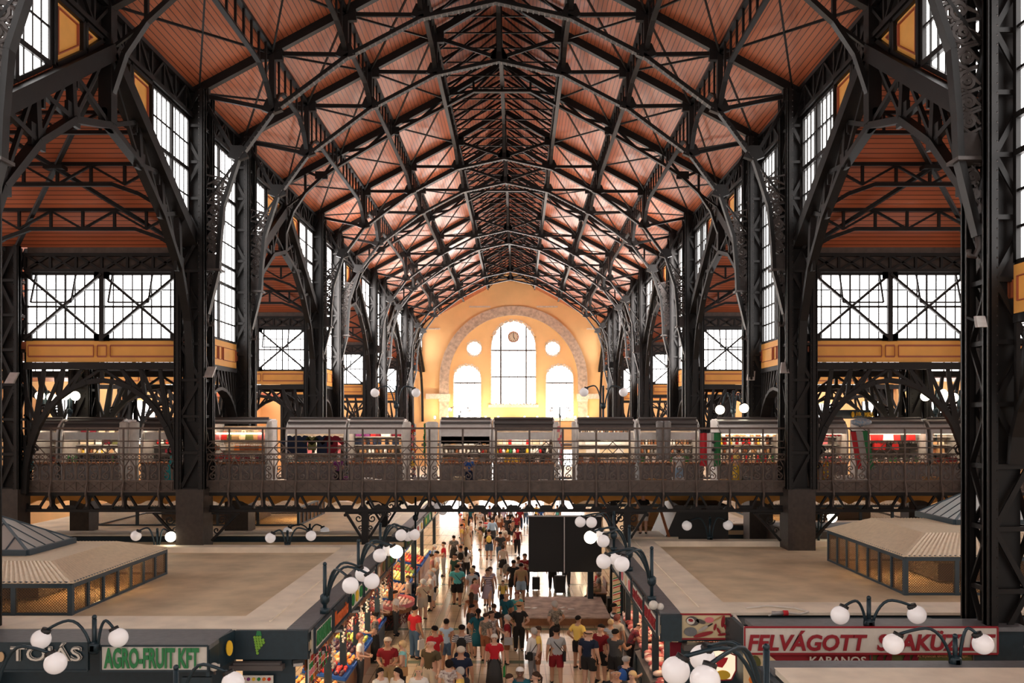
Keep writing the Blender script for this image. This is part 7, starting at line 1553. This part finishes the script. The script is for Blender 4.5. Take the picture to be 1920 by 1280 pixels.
 (1006, 944, 'person in yellow tee far down the hall', 'yellowtee', 'black', 'stand', 'away', DK, .5, .5, 1.72, 'tan'), (1014, 948, 'person in blue far down the hall', 'blue', 'black', 'walk', 'away', DK, .5, 1, 1.72, 'tan'),
 (1045, 946, 'person in teal far down the hall', 'tealtee', 'charcoal', 'stand', 'away', DK, .5, .5, 1.7, 'tan'), (986, 942, 'person in white far down the hall', 'white', 'denim', 'walk', 'toward', BR, .5, 1, 1.7, 'light'),
]
for t in P_:
    t = list(t)+[None]*(16-len(t)); x, yh, lab, top, bot, pose, face, hair, sl, lg, H, sk, wd, skirt, bag, hat = t
    person(x, yh, lab, top, bot, pose, face, hair, sl, lg, H or 1.7, sk or 'light', wd or 1.0, skirt, 'c_black', hat, bag)
# people hidden behind the screen down to the knees, with suitcases
for x, lab, top, bot in ((1036, 'person in red and black whose legs show under the black screen', 'red', 'black'), (1062, 'person in grey whose legs show under the black screen', 'grey', 'charcoal')):
    g = gp(x, 1106 if x < 1050 else 1100); d_ = g[1]; yh = 790+(8-1.75)*1600/d_; person(x, yh, lab, top, bot, 'stand', 'away', DK, .5, 1, 1.75, 'tan')
for x, y, q, lab in ((1005, 1106, 1, 'small black suitcase beside the black screen'), (1050, 1113, 1.35, 'large black suitcase under the black screen')):
    g = gp(x, y); r = thing('suitcase', lab, 'suitcase', (g[0], g[1], 0), U=False); a = MB(); a.box((0, 0, .34*q), (.36*q, .24, .58*q)); a.box((0, -.14, .3*q), (.28*q, .05, .36*q)); a.build('shell', 'black', r, U=False)
    a = MB(); a.tube([(-.1, .05, .6*q), (-.1, .05, .85*q), (.1, .05, .85*q), (.1, .05, .6*q)], .012, 5); a.build('handle', 'grey_metal', r, U=False)
    for sx in (-1, 1): a = MB(); a.tube([(sx*.13*q-.02, 0, .035), (sx*.13*q+.02, 0, .035)], .035, 8); a.build('wheel', 'black', r, U=False)
# bench with two seated people
g = gp(1112, 1130); r = thing('bench', 'dark bench with two seated people, right edge of the aisle', 'bench', (g[0]+.35, g[1]+.6, 0), U=False)
a = MB(); a.box((0, 0, .44), (.5, 1.6, .05)); a.build('seat', 'wood', r, U=False); a = MB(); a.box((.24, 0, .75), (.05, 1.6, .4)); a.build('backrest', 'wood', r, U=False)
for sy in (-1, 1): a = MB(); a.box((0, sy*.65, .21), (.45, .06, .42)); a.build('leg', 'black', r, U=False)
for k, (dy, lab, top, hr) in enumerate(((-.35, 'grey-haired seated person in patterned top on the bench', 'pattern', Gy), (.4, 'seated person in red top and shorts on the bench', 'red', BR))):
    me, hd, cr, J = body('sit', .5, .5); o = bpy.data.objects.new('person', me); COL.objects.link(o); o.location = (g[0]+.28, g[1]+.6+dy, .05); o.rotation_euler = (0, 0, -pi/2)
    for i, mn in enumerate(['skin_tan', 'c_'+top, 'c_khaki', 'c_black', 'black']): o.material_slots[i].link = 'OBJECT'; o.material_slots[i].material = M[mn]
    tag(o, lab, 'person'); c = hairmesh(hr[0], hd, cr).build('hair', hr[1], origin=(0, 0, 0), U=False); c.parent = o
# green shopping trolley, far low table
g = gp(950, 1082); r = thing('shopping_trolley', 'green patterned shopping trolley behind the woman in pale blouse', 'trolley', (g[0], g[1], 0), U=False); a = MB(); a.sph((0, 0, .4), .22, 10, 8, (1, .7, 1.4)); a.build('bag', 'c_pattern', r, U=False); a = MB(); a.tube([(-.12, .1, .2), (-.12, .1, .95), (.12, .1, .95), (.12, .1, .2)], .012, 5); a.build('handle', 'grey_metal', r, U=False)
for sx in (-1, 1): a = MB(); a.tube([(sx*.14-.02, .08, .07), (sx*.14+.02, .08, .07)], .07, 10); a.build('wheel', 'black', r, U=False)
# vendors behind the left counters
for (x, yh, lab, top, hr, fc, dd) in ((675, 1186, 'vendor with orange-brown hair in white tee behind the nearest fruit', 'white', ('bob', 'hair_red'), 'right', 27.0), (712, 1112, 'vendor in white behind the round-fronted display, left', 'white', DK, 'right', 33.5), (742, 1106, 'vendor in white apron behind the round-fronted display', 'white', BR, 'right', 35.0), (765, 1078, 'vendor in pale top at the farther end of the round-fronted display', 'beige', BR, 'left', 38)):
    person(x, yh, lab, top, 'charcoal', 'hold', fc, hr, .5, 1, 1.7, 'light')
person(1206, 790+(8-3.49-1.68)*1600/34.2, 'person in white shorts on the stair landing under the bridge, legs showing', 'black', 'white', 'stand', 'away', DK, .5, .5, 1.68, 'light', z0=3.49, dd=34.2)
# people on the bridge
DZ = 8+(DECK-8)*K
def bridge_person(x, lab, top, bot, hr, face, d_, H=1.66, pose='stand', sk='light', skirt=None):
    yh = 790+(8-DZ-H)*1600/d_; person(x, yh, lab, top, bot, pose, face, hr, .5, 1, H, sk, 1, skirt, z0=DZ, dd=d_)
bridge_person(1381, 'woman in yellow top and yellow skirt on the bridge, right of the flag', 'yellowtee', 'yellow', ('bun', 'hair_blond'), 'left', 32.2, 1.66, 'hold', 'light', ('yellow', 'long'))
bridge_person(1272, 'person in white tee seen from behind on the bridge, left of the flag', 'white', 'lightblue', ('bun', 'hair_brown'), 'away', 32.4, 1.5)
bridge_person(880, 'person in dark blue on the bridge in front of the kitchen kiosk', 'blue', 'navy', DK, 'toward', 32.0, 1.3, 'hold', 'tan')
bridge_person(635, 'person in purple on the bridge behind the railing, left of the middle', 'purple', 'black', ('short', 'hair_grey'), 'away', 32.2, 1.3, 'hold', 'light')
bridge_person(1208, 'person in white shorts standing on the stair landing right under the bridge', 'black', 'white', DK, 'away', 33.6, 1.7) if False else None
